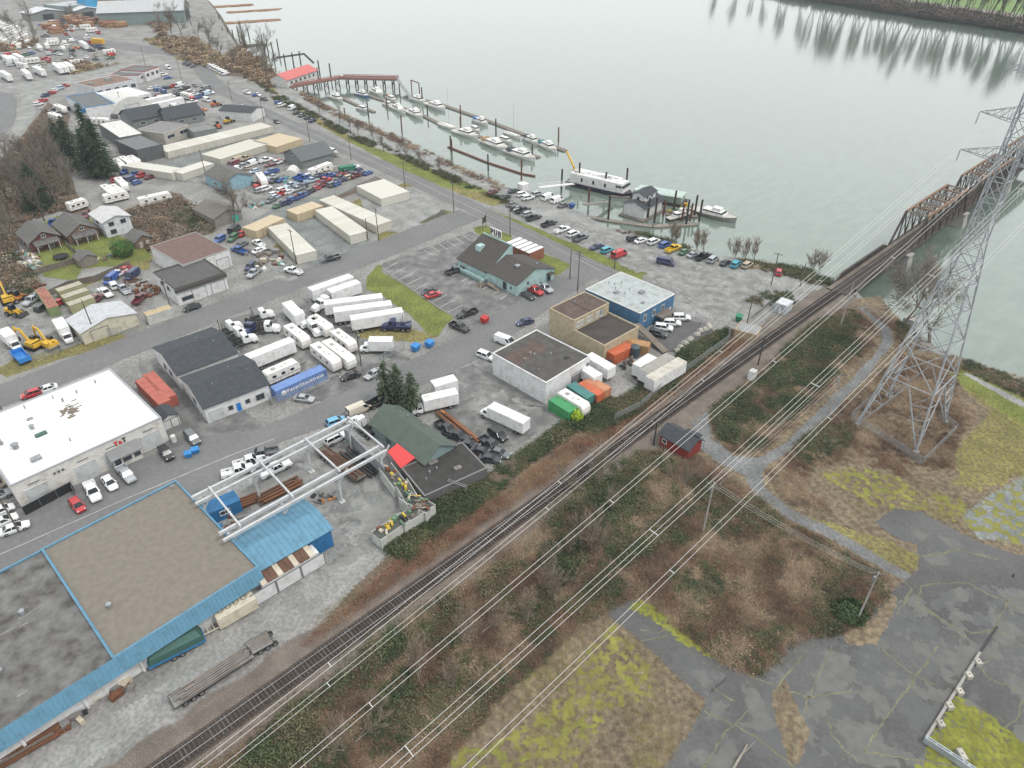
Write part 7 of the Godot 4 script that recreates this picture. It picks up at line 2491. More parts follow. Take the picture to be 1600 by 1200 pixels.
		for turn_no in y[2]:
			var j := (rng.randi() % int(t3.size() / 3)) * 3
			var u := sqrt(rng.randf())
			var v := rng.randf()
			var q := p[t3[j]] * (1 - u) + p[t3[j + 1]] * (u * (1 - v)) + p[t3[j + 2]] * (u * v)
			if taken.any(func(e: Vector3) -> bool: return Vector2(e.x, e.y).distance_to(q) < e.z + 1.6):
				continue
			i += 1
			var where := "%s counted in the %s" % [ordinal(i), y[0]]
			var turn := rng.randf_range(-.2, .4) + (PI / 2 if rng.randf() < .4 else 0.0)
			if i % 6 == 5:
				camper(q.x, q.y, turn, 7.5, "white camper, " + where)
			else:
				var col: String = ["white", "white", "silver", "grey", "charcoal", "blue", "red", "white", "orange", "tan"][rng.randi() % 10]
				var kind: String = ["pickup", "van", "sedan", "suv", "pickup"][rng.randi() % 5]
				car(kind, col, q.x, q.y, turn, "%s %s, %s" % [col, {"suv": "sport utility car", "pickup": "pickup truck"}.get(kind, kind), where], "cars in the far yards")
	# rows of laid-up boats and trailers in the far storage yard
	var far_n := 0
	for i in 34:
		var u := float(i % 9) / 9.0
		var v := int(i / 9)
		var q := vec2s([113.6, -728.5, 122.7, -657, 95.5, -638.8])
		var at: Vector2 = q[0] + (q[1] - q[0]) * u + (q[2] - q[0]) * (v / 3.4)
		far_n += 1
		if i % 3 == 1:
			boat(at.x, at.y, 1.2, 8.5, "white boat stored ashore, %s in the far storage yard" % ordinal(far_n)).position.y = .5
		else:
			camper(at.x, at.y, 1.2, 7.5, "stored white camper, %s in the far storage yard" % ordinal(far_n))
	# trailers and campers far off
	k = 0
	for q in [[86.1, -551, -1.59, 25.9], [88.8, -547, -1.57, 29.4], [92.6, -552.2, -1.54, 19.2], [91.9, -502.6, -1.54, 23.9], [101.8, -502.4, -1.62, 28.4], [104.7, -502.8, -1.61, 28.9], [107.8, -503.1, -1.6, 29.6], [135.2, -570.8, -1.65, 29.1], [74.8, -501.1, -1.55, 22.3], [118.4, -378.7, 0.25, 16.7], [117, -388.4, 0.21, 13.8], [84.3, -498.2, -1.62, 26.8]]:
		k += 1
		semi_trailer(q[0], q[1], q[2], maxf(8.0, minf(16.0, q[3])), "white semi trailer, %s among the far truck yards" % ordinal(k), "trailer white", 4.0, 2.6, "trailer roof", "semi trailers far off")
	semi_trailer(146.3, -578.4, -1.08, 9, "yellow-orange semi trailer at the far truck yard", "trailer orange", 4.0, 2.6, "trailer orange roof", "semi trailers far off")
	mats["trailer orange"].albedo_color = Color(.62, .36, .02).linear_to_srgb()
	mats["trailer orange roof"].albedo_color = Color(.65, .38, .03).linear_to_srgb()
	k = 0
	for q in [[84.8, -370.6, -0.91, 8], [109.4, -368.9, -0.06, 6.9], [77.5, -406.8, -1.42, 9.4], [71.6, -392.7, -1.38, 9.2], [70.3, -301.3, -1.61, 11.2], [73.4, -302.4, -1.54, 9.4], [76.1, -301.9, -1.53, 8.3], [63.7, -278, -1.64, 19.2], [60.1, -271.7, -1.52, 10.2], [57.7, -273.4, -1.58, 10.6]]:
		k += 1
		camper(q[0], q[1], q[2], maxf(6.0, minf(10.0, q[3])), "pale camper, %s among yards around tall evergreens" % ordinal(k), k % 3 == 0)
	# boats standing ashore
	for e in [[111.8, -585.7, -1.61, "white boat hull ashore in the far truck yard", 13.0], [127.8, -586.4, -1.67, "white cabin boat ashore beside far trailers", 14.0], [122.5, -572.1, -1.59, "low white boat ashore beside the cabin boat", 11.0], [139.5, -261.8, -1.43, "small tug on blocks beside wrecking yard house", 9.0]]:
		var o := boat(e[0], e[1], e[2], e[4], e[3])
		o.position.y = .6
		o.set_meta("group", "boats standing ashore")


func dock(label: String, a: Array, wide: float, m: Material, called := "floating_dock", y := WATER + .45) -> Node3D:
	var p := vec2s(a)
	var o := thing(called, label, "dock", p[0].x, y, p[0].y)
	for i in p.size() - 1:
		var u := p[i] - p[0]
		var v := p[i + 1] - p[0]
		var n := maxi(1, int(u.distance_to(v) / 3.0))
		var d := (v - u) / n
		var side := d.normalized().orthogonal() * wide * .5
		for k in n:
			var s := u + d * k
			var e := u + d * (k + .97)
			var b := MB.new()
			b.hexa([Vector3(s.x - side.x, -.5, s.y - side.y), Vector3(s.x + side.x, -.5, s.y + side.y), Vector3(e.x + side.x, -.5, e.y + side.y), Vector3(e.x - side.x, -.5, e.y - side.y), Vector3(s.x - side.x, .06, s.y - side.y), Vector3(s.x + side.x, .06, s.y + side.y), Vector3(e.x + side.x, .06, e.y + side.y), Vector3(e.x - side.x, .06, e.y - side.y)])
			part(o, "deck_section", b, m)
	return o

func piling(label: String, x: float, z: float, h: float, m: Material, r := .35, group := "mooring pilings") -> void:
	var b := MB.new()
	b.tube(Vector3(0, -4, 0), Vector3(rng.randf_range(-.2, .2), h, rng.randf_range(-.2, .2)), r, r * .85, 8)
	var o := solo("mooring_piling", b, m, label, "piling", group)
	o.position = Vector3(x, WATER, z)

func make_marina() -> void:
	var plank := mat("dock plank", Color(.2, .175, .15), .9, 0, "grain", .6, "stain", .3)
	var dark := mat("dark piling", Color(.06, .05, .042), .95)
	var rust := mat("rusty piling", Color(.16, .06, .04), .9)
	var redp := worn("pier red", Color(.32, .1, .085), .8)
	dock("outer floating dock running to the river end of marina", [228.6,-337.4,232.4,-315.5,229.9,-271.1,228,-250.6,223.6,-211.3], 2.6, plank)
	dock("inner floating dock between the two rows of boats", [214.5,-354.1,214.4,-335.4,211.9,-296.9,208.9,-279.6,209.9,-254.6,208.9,-229.6,209,-212.9], 2.2, plank)
	dock("short floating dock near the red pier", [200.6,-353.6,198.7,-335.5,198,-320.8], 2.0, plank)
	dock("log boom moored along the marina bank", [189.9,-250.3,188.7,-223.1,189.8,-202.9,191.7,-197.1], .9, rust, "log_boom")
	dock("long low float along the shore below parked cars", [174.9,-157.5,180,-145.9,186.2,-134.3,199.2,-125.5], 2.2, mat("pale plank", Color(.27, .24, .21), .9), "floating_dock")
	dock("thin boom line far up the river shore", [226.4,-481,246.3,-480.4,236.3,-449.7], .8, dark, "log_boom")
	# the red-decked pier on trestles
	var pts := vec2s([182.9,-379.5,202,-380.4,216.2,-380.3,237.4,-356.7])
	var o := thing("timber_pier", "timber pier with red railings on tall trestles", "pier", 0, 0, 0)
	for i in pts.size() - 1:
		var a := pts[i]
		var c := pts[i + 1]
		var b := MB.new()
		b.bar(Vector3(a.x, .1, a.y), Vector3(c.x, .1, c.y), 6.5 if i == 2 else 4.0, .6)
		part(o, "deck", b, plank)
		for s: float in [-1.0, 1.0]:
			var sd := (c - a).normalized().orthogonal() * s * (3.1 if i == 2 else 1.9)
			b = MB.new()
			b.bar(Vector3(a.x + sd.x, 1.4, a.y + sd.y), Vector3(c.x + sd.x, 1.4, c.y + sd.y), .25, .25)
			b.bar(Vector3(a.x + sd.x, .7, a.y + sd.y), Vector3(c.x + sd.x, .7, c.y + sd.y), .3, .4)
			var n := int(a.distance_to(c) / 3)
			for k in n + 1:
				var q := a.lerp(c, float(k) / n)
				b.box(q.x + sd.x, .3, q.y + sd.y, .2, 1.2, .2)
			part(o, "railing", b, redp)
		var m := int(a.distance_to(c) / 5)
		for k in m:
			var q := a.lerp(c, (k + .5) / m)
			var sd := (c - a).normalized().orthogonal() * 2.4
			for s: float in [-1.0, 1.0]:
				b = MB.new()
				b.tube(Vector3(q.x + sd.x * s, -7, q.y + sd.y * s), Vector3(q.x + sd.x * s * .9, 0, q.y + sd.y * s * .9), .3, .28, 6)
				part(o, "pile", b, dark)
			b = MB.new()
			b.bar(Vector3(q.x + sd.x, -4, q.y + sd.y), Vector3(q.x - sd.x, -.4, q.y - sd.y), .2, .25)
			b.bar(Vector3(q.x - sd.x, -4, q.y - sd.y), Vector3(q.x + sd.x, -.4, q.y + sd.y), .2, .25)
			part(o, "cross_brace", b, dark)
	# its gangway
	var g := vec2s([238,-358.2,225.8,-327.1])
	var gb := MB.new()
	gb.bar(Vector3(g[0].x, .2, g[0].y), Vector3(g[1].x, WATER + .8, g[1].y), 1.6, .3)
	for s: float in [-1.0, 1.0]:
		gb.bar(Vector3(g[0].x, 1.2, g[0].y + s * .8), Vector3(g[1].x, WATER + 1.8, g[1].y + s * .8), .08, .08)
	solo("gangway_ramp", gb, mats["galvanised"], "steel gangway from red pier down to the outer dock", "gangway", "gangways")
	# red-roofed waterfront hall
	var r: Array = [192.1, -390.2, 28.5, 12.6, 0.44]
	o = rect_thing("waterfront_hall", "white waterfront hall with faded red roof by the pier", "building", r)
	gable(o, 27, 11, 4, 2.4, worn("hall white", Color(.6, .6, .58), .7), worn("faded red roof", Color(.55, .15, .14), .7), "x", .6, 0, 0, 0, 3)
	for k in 6:
		on_wall(o, "window", "s", 27, 11, -10 + k * 4, 1.4, 1.6, 1.3, mats["window glass"], mats["door white"])
	# dock gate frame
	var f := MB.new()
	var fa := vec2s([232.6,-336.5,231.6,-328])
	for q in fa:
		f.box(q.x, WATER, q.y, .4, 8.0, .4)
	f.bar(Vector3(fa[0].x, WATER + 8, fa[0].y), Vector3(fa[1].x, WATER + 8, fa[1].y), .4, .4)
	solo("dock_gate", f, rust, "tall rusty gate frame over the outer dock", "gate")
	# boats: bow points along +x of the row
	for e in [
		[197.8, -356.5, -1.65, 11.0, "white boat nearest the pier trestles on short dock", "cruiser", ""],
		[211.8, -353.2, -1.55, 10.0, "blue-hulled boat beside the pier", "work", ""],
		[220.8, -352.9, -1.77, 13.0, "tall white cruiser in front of the pier", "work", ""],
		[218.7, -335.6, -1.74, 9.0, "white and tan boat on the inner dock by the pier", "cruiser", "tan canvas"],
		[227.6, -323.8, -1.6, 12.0, "flat pale work float beside the dock gate", "cruiser", ""],
		[226.5, -307.1, -1.66, 15.0, "large white yacht at the outer dock", "work", ""],
		[195.9, -328, -1.48, 8.0, "small grey skiff on the short dock", "cruiser", ""],
		[210.5, -326.8, -1.6, 8.0, "white boat at the inner end of dock by ladder", "cruiser", ""],
		[209.1, -316, -1.73, 12.0, "long grey-white boat on the inner dock", "cruiser", ""],
		[209.9, -302.3, -1.76, 14.0, "white cruiser with dark windows beside long grey boat", "work", ""],
		[208.5, -274.1, -1.63, 12.0, "bare sailing boat on the inner dock", "sail", ""],
		[224.9, -269.6, -1.64, 10.0, "white boat under blue canvas on the outer dock", "cruiser", "blue canvas"],
		[206.9, -258.6, -1.52, 14.0, "white cabin boat beside the sailing boat", "cruiser", ""],
		[214.6, -261.4, -1.79, 8.0, "small white boat behind the cabin boat", "cruiser", ""],
		[205.7, -237.5, -1.67, 16.0, "large white and teak yacht in the middle of marina", "work", "tan canvas"],
		[221.9, -243.5, -1.64, 10.0, "white boat on the outer dock with mast", "sail", ""],
		[222.2, -231.3, -1.73, 10.0, "white boat with grey canopy near the outer end", "cruiser", "dark canvas"],
		[221, -219.8, -1.79, 12.0, "white boat with green canopy, last on outer dock", "work", "teal canvas"],
		[204.4, -219.2, -1.56, 15.0, "white yacht with dark canopy at inner dock end", "work", "dark canvas"],
		[213.4, -239.3, -1.58, 9.0, "small white boat between the two docks", "cruiser", ""]]:
		boat(e[0], e[1], e[2], e[3] * 1.18, e[4], e[5], "boat white" if e[4].left(4) != "blue" else "boat blue", e[6])
	mats["boat blue"].albedo_color = Color(.1, .2, .34).linear_to_srgb()
	var k := 0
	for q in vec2s([178.7,-316.1,191.2,-315.6,207,-322.7,227.3,-340.4,188.7,-283.6,213.5,-297,209.6,-265.9,217.1,-249.5,186.8,-243.8,183.2,-215.5,185.9,-198.8,207.1,-214.7,231.3,-223.2,228.1,-321,225.7,-285.8,187.7,-245.4]):
		k += 1
		piling("brown mooring piling, %s counted along the marina docks" % ordinal(k), q.x, q.y, 5.5 + (k % 3), rust if k % 2 else dark)
	k = 0
	for q in vec2s([238.8,-525.5,219.6,-482.2,225.4,-482.6,219.4,-455.3,228.5,-452.2,236.1,-496.4,218,-441.1,214.9,-405.8,223.7,-406.9,220.7,-414.4,224.8,-488.9,233.6,-578.8,231.8,-565.9,230.1,-553.5,237.4,-560.8,240.2,-558.3,243,-555.7,254.2,-631.4,247.2,-577.5]):
		k += 1
		piling("old dark piling, %s of those standing upriver of red-roofed hall" % ordinal(k), q.x, q.y, 6.5 + (k % 4), dark, .45, "old pilings upriver")
	# old timber wharf far up
	dock("old dark timber wharf beyond the red-roofed hall", [214.9,-511.9,233,-508], 9, dark, "timber_wharf", -.4)
	# the big white vessel with its dark hull
	var v := [200, -170.7, -1.36]
	var b := thing("river_vessel", "large white house vessel with dark hull and yellow crane", "vessel", v[0], WATER, v[1], v[2])
	var mb := MB.new()
	var rings := []
	for s in [[-.5, .9], [-.3, 1.0], [.3, 1.0], [.44, .7], [.5, .2]]:
		rings.append([Vector3(s[0] * 26, -.5, s[1] * 3.2), Vector3(s[0] * 26.5, 1.6, s[1] * 3.8), Vector3(s[0] * 26.5, 1.6, -s[1] * 3.8), Vector3(s[0] * 26, -.5, -s[1] * 3.2)])
	mb.loft(rings)
	part(b, "hull", mb, plain("hull dark", Color(.03, .025, .045), .5))
	mb = MB.new()
	mb.cbox(-1.5, 1.6, 0, 19.5, 3.6, 6.6, .2)
	mb.frus(9.5, 1.6, 0, 3.6, 6.0, 3.2, 2.6, 5.4, -.3)
	part(b, "deckhouse", mb, worn("vessel white", Color(.68, .68, .68), .5))
	mb = MB.new()
	for i in 5:
		mb.box(11.0, 3.4, -2.2 + i * 1.1, .9, .7, .7)
		mb.box(8.2 + i * .55, 3.4, 2.86, .4, .7, .2)
	for i in 3:
		mb.box(-6.0 + i * 5.0, 2.6, 3.31, .8, 1.4, .05)
	part(b, "window", mb, mats["car glass"])
	for i in 8:
		mb = MB.new()
		mb.cbox(-9 + i * 2.2, 5.2, rng.randf_range(-2, 2), 1.4, rng.randf_range(.4, 1.2), 1.4, .1)
		part(b, "deck_locker", mb, worn("vessel white", Color(.68, .68, .68), .5))
	mb = MB.new()
	mb.tube(Vector3(-11.6, 1.6, 0), Vector3(-11.6, 6.5, 0), .4, .35, 8)
	mb.bar(Vector3(-11.6, 6.3, 0), Vector3(-17, 10.5, -3), .5, .6)
	part(b, "deck_crane", mb, worn("machine yellow", Color(.6, .37, .03), .6))
	# floating boathouse with its small upper room
	var h := [193.6, -144.8, -0.84]
	b = thing("floating_boathouse", "white floating boathouse with dark roofs and upper cabin", "boathouse", h[0], WATER, h[1], .12)
	mb = MB.new()
	mb.box(0, -.3, 0, 15, .8, 10)
	part(b, "float", mb, plank)
	var up := Node3D.new()
	gable(b, 12, 8, 4.0, 1.6, worn("boathouse white", Color(.6, .62, .63), .7), mat("boathouse roof", Color(.05, .055, .065), .8), "x", .8, .5)
	gable(b, 7.5, 4.6, 2.6, 1.0, worn("boathouse white", Color(.6, .62, .63), .7), mats["boathouse roof"], "x", .5, 5.0)
	up.free()
	on_wall(b, "window", "s", 7.5, 4.6, -1.6, 6.0, 1.1, 1.0, mats["window glass"], mats["door white"])
	on_wall(b, "window", "s", 7.5, 4.6, 1.2, 6.0, 1.1, 1.0, mats["window glass"], mats["door white"])
	on_wall(b, "window", "w", 7.5, 4.6, 0, 6.0, .9, 1.0, mats["window glass"], mats["door white"])
	# pale green barge shed behind, moored work boats
	h = [207.7, -148.3, -1.2]
	b = thing("barge_shed", "long low barge with pale green roof behind boathouse", "barge", h[0], WATER, h[1], h[2])
	mb = MB.new()
	mb.box(0, -.3, 0, 19, 1.2, 7)
	part(b, "hull", mb, dark)
	mb = MB.new()
	mb.box(0, .9, 0, 17, 2.4, 6)
	part(b, "wall", mb, worn("barge wall", Color(.25, .3, .28), .8))
	mb = MB.new()
	mb.frus(0, 3.3, 0, 17.6, 6.6, .4, 17, 5.6)
	part(b, "roof", mb, worn("pale green roof", Color(.42, .52, .48), .6))
	boat(199.5, -133.1, -0.23, 11, "dark work boat among yellow gear by the boathouse", "work", "boat dark")
	mats["boat dark"].albedo_color = Color(.06, .055, .06).linear_to_srgb()
	boat(209.2, -125.9, -1.46, 17, "weathered grey fishing boat at the outer pilings", "work", "boat grey")
	mats["boat grey"].albedo_color = Color(.3, .29, .27).linear_to_srgb()
	boat(206.2, -156.2, -1.29, 10, "small white workboat behind the boathouse", "work")
	clutter("yellow and green nets and gear on floats by boathouse", 203.6, -136.2, 12, 6, 22, [worn("machine yellow", Color(.6, .37, .03), .6), worn("crate green", Color(.1, .2, .12), .7), mats["rusty steel"], mats["grey steel"]], WATER + .5, .1, "fishing_gear", .9)
	dock("gear float beside the boathouse", [199.4,-139.1,205.8,-130.2], 5.0, plank)
	k = 0
	for q in vec2s([189.8,-180.8,196.7,-178.3,190.4,-142,190.8,-140.1,189.7,-136.5,196.6,-138,203,-138.5,196,-127.8,200.6,-129.6,204.6,-130.7,179.4,-148.2,185.4,-162.7,199.4,-167.5,205.3,-162.1,198.1,-131.2,202.4,-127.2]):
		k += 1
		piling("piling, %s of those around the boathouse and white vessel" % ordinal(k), q.x, q.y, 6.0 + (k % 3) * 1.5, rust if k % 3 == 0 else dark, .4, "boathouse pilings")
	# gangway from the lot, white railed pier by the vessel
	gb = MB.new()
	g = vec2s([175.1,-155.8,191.8,-157.1])
	gb.bar(Vector3(g[0].x, .2, g[0].y), Vector3(g[1].x, WATER + 1.2, g[1].y), 1.8, .3)
	for s: float in [-1.0, 1.0]:
		gb.bar(Vector3(g[0].x, 1.3, g[0].y + s * .9), Vector3(g[1].x, WATER + 2.3, g[1].y + s * .9), .08, .1)
	solo("gangway_ramp", gb, mats["grey steel"], "wide grey gangway from gravel lot to the boathouse floats", "gangway", "gangways")
	gb = MB.new()
	g = vec2s([175.3,-178.2,192,-176.8])
	gb.bar(Vector3(g[0].x, .2, g[0].y), Vector3(g[1].x, WATER + 2.5, g[1].y), 1.8, .25)
	for s: float in [-1.0, 1.0]:
		gb.bar(Vector3(g[0].x, 1.4, g[0].y + s * .9), Vector3(g[1].x, WATER + 3.7, g[1].y + s * .9), .12, .12)
	solo("gangway_ramp", gb, worn("vessel white", Color(.68, .68, .68), .5), "white railed gangway up to the large white vessel", "gangway", "gangways")
	dock("walkway float between white vessel and boathouse", [197.6,-162.7,201.8,-157.1], 2.4, plank)
	var wb := MB.new()
	wb.cbox(0, 0, 0, 3.2, 2.8, 3.0, .1)
	var box := solo("white_kiosk", wb, worn("vessel white", Color(.68, .68, .68), .5), "small white kiosk at the marina bank", "kiosk")
	var kq := vec2s([169.2, -180.1])[0]
	box.position = Vector3(kq.x, 0, kq.y)


func make_poles_and_fences() -> void:
	var web: Material = mats["fence web"]
	for e in [
		[24, -175.8, 10.5, "wooden pole beside cream shed on the upper street", 1, false],
		[42.4, -176.4, 10.5, "wooden pole at the garage building corner", 1, true],
		[79.9, -180.7, 10.5, "wooden pole before the row by junk trucks", 1, false],
		[106.7, -178.3, 10.5, "wooden pole between two storage rows", 1, false],
		[104.5, -181, 7.0, "short pole at the gate of middle storage row", 0, false],
		[138.4, -181.1, 10.0, "wooden pole where upper street meets river road", 1, false],
		[139.2, -153.9, 10.0, "wooden pole on the river road behind pub", 1, false],
		[127.6, -114, 12.0, "wooden pole beside grass at the pub corner", 2, false],
		[131.5, -120.6, 9.0, "leaning guy pole on the pub grass", 0, false],
		[64.9, -122.4, 9.5, "wooden pole behind the grey box truck", 2, true],
		[-5.7, -118, 9.5, "wooden pole leaning over white sedans", 1, false],
		[0.2, -154.8, 8.0, "pole at the far left by workshop", 0, false],
		[141.9, -283.9, 10.0, "pole on the river road by far tan row", 1, false],
		[142.2, -251.4, 10.0, "pole on the river road by wrecking yard", 1, false],
		[138.7, -209.6, 10.0, "pole on the river road near short storage row", 1, false],
		[142.2, -326.6, 10.0, "pole beside the river road row of cars", 1, false],
		[146.5, -370.1, 10.0, "pole near the green container by river road", 1, false],
		[145.1, -486.7, 11.0, "pole beside far truck yard", 1, false],
		[147.7, -438.3, 11.0, "pole beside white vans", 1, false],
		[98.8, -384.1, 10.0, "pole in front of fabric hangar", 1, false],
		[92.3, -274.1, 9.0, "pole beside the light blue house", 1, false],
		[23, -258.4, 10.0, "pale pole against the woods", 0, false],
		[169.9, -81, 9.5, "dark pole beside small red car", 1, false],
		[144.8, -72.8, 9.0, "dark pole behind the crossing hut", 1, false],
		[174.7, -75.1, 7.0, "short dark post near bridge end", 0, false],
		[145.6, -116.5, 6.0, "short post on the verge beside blue building", 0, false]]:
		utility_pole(e[0], e[1], e[2], e[3], e[4], rng.randf_range(-.2, .2), e[5])
	utility_pole(101.6, -123.4, 8.5, "tall grey lamp post in the pub parking lot", 0, 0, false, true, "grey pole")
	utility_pole(80.3, -40, 11.5, "pale pole with transformer in the brambles below the tracks", 2, .6, true, false, "grey pole")
	utility_pole(82.4, -14, 11.0, "pale pole with transformers beside ivy on the apron", 1, .6, true, false, "grey pole", Vector2(0, 0))
	utility_pole(162.7, -57.4, 12.0, "pale pole beside the railway bridge", 0, .3, false, false, "grey pole")
	utility_pole(131.8, -61.5, 8.0, "green signal pole beside tall cabinet", 0, .3, false, false, "dark steel")
	utility_pole(127.3, -42, 10.0, "pale pole beside the gravel track", 1, .6, true, false, "grey pole")
	utility_pole(91.9, -59.8, 6.0, "railway signal mast beside the red house", 1, .1, false, false, "dark steel")
	# local wires between the pale poles
	for e in [[80.3, -40, 11.1, 82.4, -14, 10.5, "thin wires between the bramble pole and apron pole"], [80.3, -40, 11.0, 127.3, -42, 9.6, "thin wires from bramble pole to the track pole"], [42.4, -176.4, 10.0, 32.8, -162.3, 5.0, "service wire from garage pole to dark-roofed building"], [127.6, -114, 11.4, 115.8, -112.7, 7.2, "service wire from pub corner pole to tan building"]]:
		var w := thing("overhead_wire", e[6], "wire", 0, 0, 0, 0, "local overhead wires")
		for k in (3 if e[2] > 10.5 and e[5] > 8 else 1):
			var m := MB.new()
			var off := Vector3((k - 1) * .5, 0, (k - 1) * .6) if e[5] > 8 else Vector3.ZERO
			wire_mesh(m, Vector3(e[0], e[2], e[1]) + off, Vector3(e[3], e[5], e[4]) + off, .8, .012)
			part(w, "cable", m, mats["cable"])
	# fences
	fence("mesh fence along the railway behind the brambles", [142.1,-76.1,135.6,-71.8,122.1,-71,109.6,-70.5,99.1,-69.1,91.9,-69.9], 2.2, web)
	fence("mesh fence around blue building lot", [139.4,-84.2,138.9,-80.7,132.9,-78.7,122.8,-77.7], 1.8, web)
	fence("mesh fence of the machine yard along upper street", [10.1,-208.5,9.4,-175,15.8,-175.1,23.9,-176.2,29.4,-173.7], 2.0, web)
	fence("mesh fence between campers and lower street", [64.2,-120.9,70,-120.9,76.4,-121.8], 2.0, web)
	fence("mesh fence around the blue container", [43.5,-125.2,42.8,-122.7,49,-121.4,56.1,-121.5], 1.8, web)
	fence("black sheet fence along lower street before green roof", [52.3,-107.3,57,-107.5,62.6,-107.9], 2.2, mats["black fabric"], "screen_fence", 2.4, true)
	fence("mesh fence of the storage lot on the upper street", [83.2,-174.4,96.1,-177.8], 2.0, web)
	fence("mesh fence between wrecking yard and storage rows", [92,-212.9,109,-218.1,126.6,-221.5,136.2,-223.6], 2.0, web)
	fence("board fence of the bungalow gardens", [21.9,-230.1,22,-223.5,35,-223.9,34.3,-238.4], 1.8, mats["old wood"], "board_fence", 2.4, true)
	fence("board fence behind the machine yard", [18.9,-206.1,27.2,-209.3,33.4,-207.8,44.1,-211.6], 1.8, mats["old wood"], "board_fence", 2.4, true)
	fence("low guard rail beside the crossing road", [149.8,-74.3,162.2,-75.7], .9, mats["grey steel"], "guard_rail", 2.0, true)
	fence("mesh fence beside white block building yard", [83.6,-105.4,86.2,-105.2,84.7,-99.9], 2.0, web)

func make_small_things() -> void:
	# wheel stops, kerb and bay lines of the pub lot
	var line: Material = mats["line paint"]
	var L := vec2s([112.7,-163.3,112.6,-158.6,115.8,-163.6,115.6,-158.9,118.7,-163.5,118.4,-158.8,121.9,-163.8,121.6,-159,125.3,-164,124.8,-159.3,128.3,-163.9,127.7,-159.1])
	var M := vec2s([96.6,-160.5,102.2,-161.6,96.4,-156.3,101.9,-157.3,96.2,-152.2,101.6,-153.2,96,-148.3,101.3,-149.1,95.7,-144.4,101.1,-145.2,95.2,-135.7,100.4,-136.3,95,-132.1,100.1,-132.7,94.8,-128.7,99.9,-129.1])
	var N := vec2s([108.2,-144,112.3,-144.5,108.1,-139.8,112.2,-140.3,108.7,-137.2,112.5,-137.9,109.6,-132.3,113.6,-132.7,109.2,-128.2,113.2,-128.5,109.4,-124.7,113.5,-125.8])
	var k := 0
	for P in [L, M, N]:
		for i in range(0, P.size() - 1, 2):
			var b := MB.new()
			var a: Vector2 = P[i]
			var e: Vector2 = P[i + 1]
			var s := (e - a).normalized().orthogonal() * .07
			b.flat(Vector3(a.x - s.x, .062, a.y - s.y), Vector3(a.x + s.x, .062, a.y + s.y), Vector3(e.x + s.x, .062, e.y + s.y), Vector3(e.x - s.x, .062, e.y - s.y))
			setting("parking_line", b, line)
			k += 1
	# centre line of the river road, worn edge line of the lower street
	var strips := [[[141.6, -118], [142.4, -126], [144.3, -165], [146.8, -215], [147.6, -255], [149, -300], [150, -345], [152.8, -390]], [[-12, -114.8], [10, -114.2], [30, -112.8], [38, -111.8]]]
	for st in strips:
		for i in st.size() - 1:
			var a := Vector2(st[i][0], st[i][1])
			var e := Vector2(st[i + 1][0], st[i + 1][1])
			var s := (e - a).normalized().orthogonal() * .055
			var b := MB.new()
			b.flat(Vector3(a.x + s.x, .068, a.y + s.y), Vector3(a.x - s.x, .068, a.y - s.y), Vector3(e.x - s.x, .068, e.y - s.y), Vector3(e.x + s.x, .068, e.y + s.y))
			setting("road_line", b, line)
	# kerbs round the lawn and the pub lot
	for a in [[96.3,-161.3,95.4,-146.3,94.4,-130.8,94.6,-126.2], [132,-164.6,131.2,-156,133.3,-146.5], [144.5,-176.4,143.8,-158,143.2,-140,143.3,-124.3,144,-110.4]]:
		var p := vec2s(a)
		var b := MB.new()
		for i in p.size() - 1:
			b.bar(Vector3(p[i].x, .1, p[i].y), Vector3(p[i + 1].x, .1, p[i + 1].y), .22, .24)
		setting("kerb", b, mats["concrete"])
	# tufted cracks in the old apron
	for a in [[71.7,5.4,64.2,-4.2,70.9,-4.3,81.5,-4.1,86.9,-4.1], [80.5,-9.3,79.7,-5.1,80.3,-1.9], [102.2,2.4,103,-0,102.1,-2.4,102.1,-5.7,98.1,-9,96.2,-10.2,92,-9.2,91.9,-4.7,91.6,-1.9], [104,0.1,102.1,-0,98.1,0.2,95.7,0.3], [91.3,2.1,88,1.1,86.9,2.7,87.8,6.1], [71.1,-16.4,65.9,-16.4,62.5,-16.3], [86.7,7,83.7,7.4,80.6,6.8], [57.2,-34.8,58.5,-32.8,61.5,-31.6], [55.7,-33.6,58.1,-32,60.7,-31.1], [57.5,-22.1,57.6,-20.1,58.1,-19], [95.3,-12.8,94.5,-11,91.3,-10.6,87.9,-10.6], [75.6,-14.4,64.7,-12.4,57.2,-10], [96.1,4.3,96.3,0.9,92.9,-1.5,91.9,-4.7,92.5,-8.7], [62.9,-19.1,65.6,-12.8,71,-9.2], [53.8,-21.1,55.8,-14.6,55.8,-9.1], [101.8,-16.7,102.2,-12.7,108.3,-9,110.8,-4], [45.9,-16.5,52.7,-17.4,58.2,-17.1], [62.4,-4.1,63.1,-7.9,65.8,-10.2]]:
		var p := vec2s(a)
		var b := MB.new()
		for i in p.size() - 1:
			var u := p[i]
			var n := maxi(2, int(u.distance_to(p[i + 1]) / .7))
			var side := (p[i + 1] - p[i]).normalized().orthogonal()
			var last := u
			var wa := .12
			for j in n:
				var q := p[i].lerp(p[i + 1], float(j + 1) / n) + side * (rng.randf_range(-.16, .16) if j < n - 1 else 0.0)
				var wb := rng.randf_range(.04, .2)
				b.flat(Vector3(last.x + side.x * wa, .056, last.y + side.y * wa), Vector3(last.x - side.x * wa, .056, last.y - side.y * wa), Vector3(q.x - side.x * wb, .056, q.y - side.y * wb), Vector3(q.x + side.x * wb, .056, q.y + side.y * wb))
				last = q
				wa = wb
		setting("pavement_crack", b, mats["crack weeds"])
	# retaining wall, concrete blocks, graffiti wall
	var b: MB
	var pa := vec2s([96.7,0.5,89.5,0.4])
	b = MB.new()
	b.bar(Vector3(pa[0].x, .06, pa[0].y), Vector3(pa[1].x, .06, pa[1].y), .3, .3)
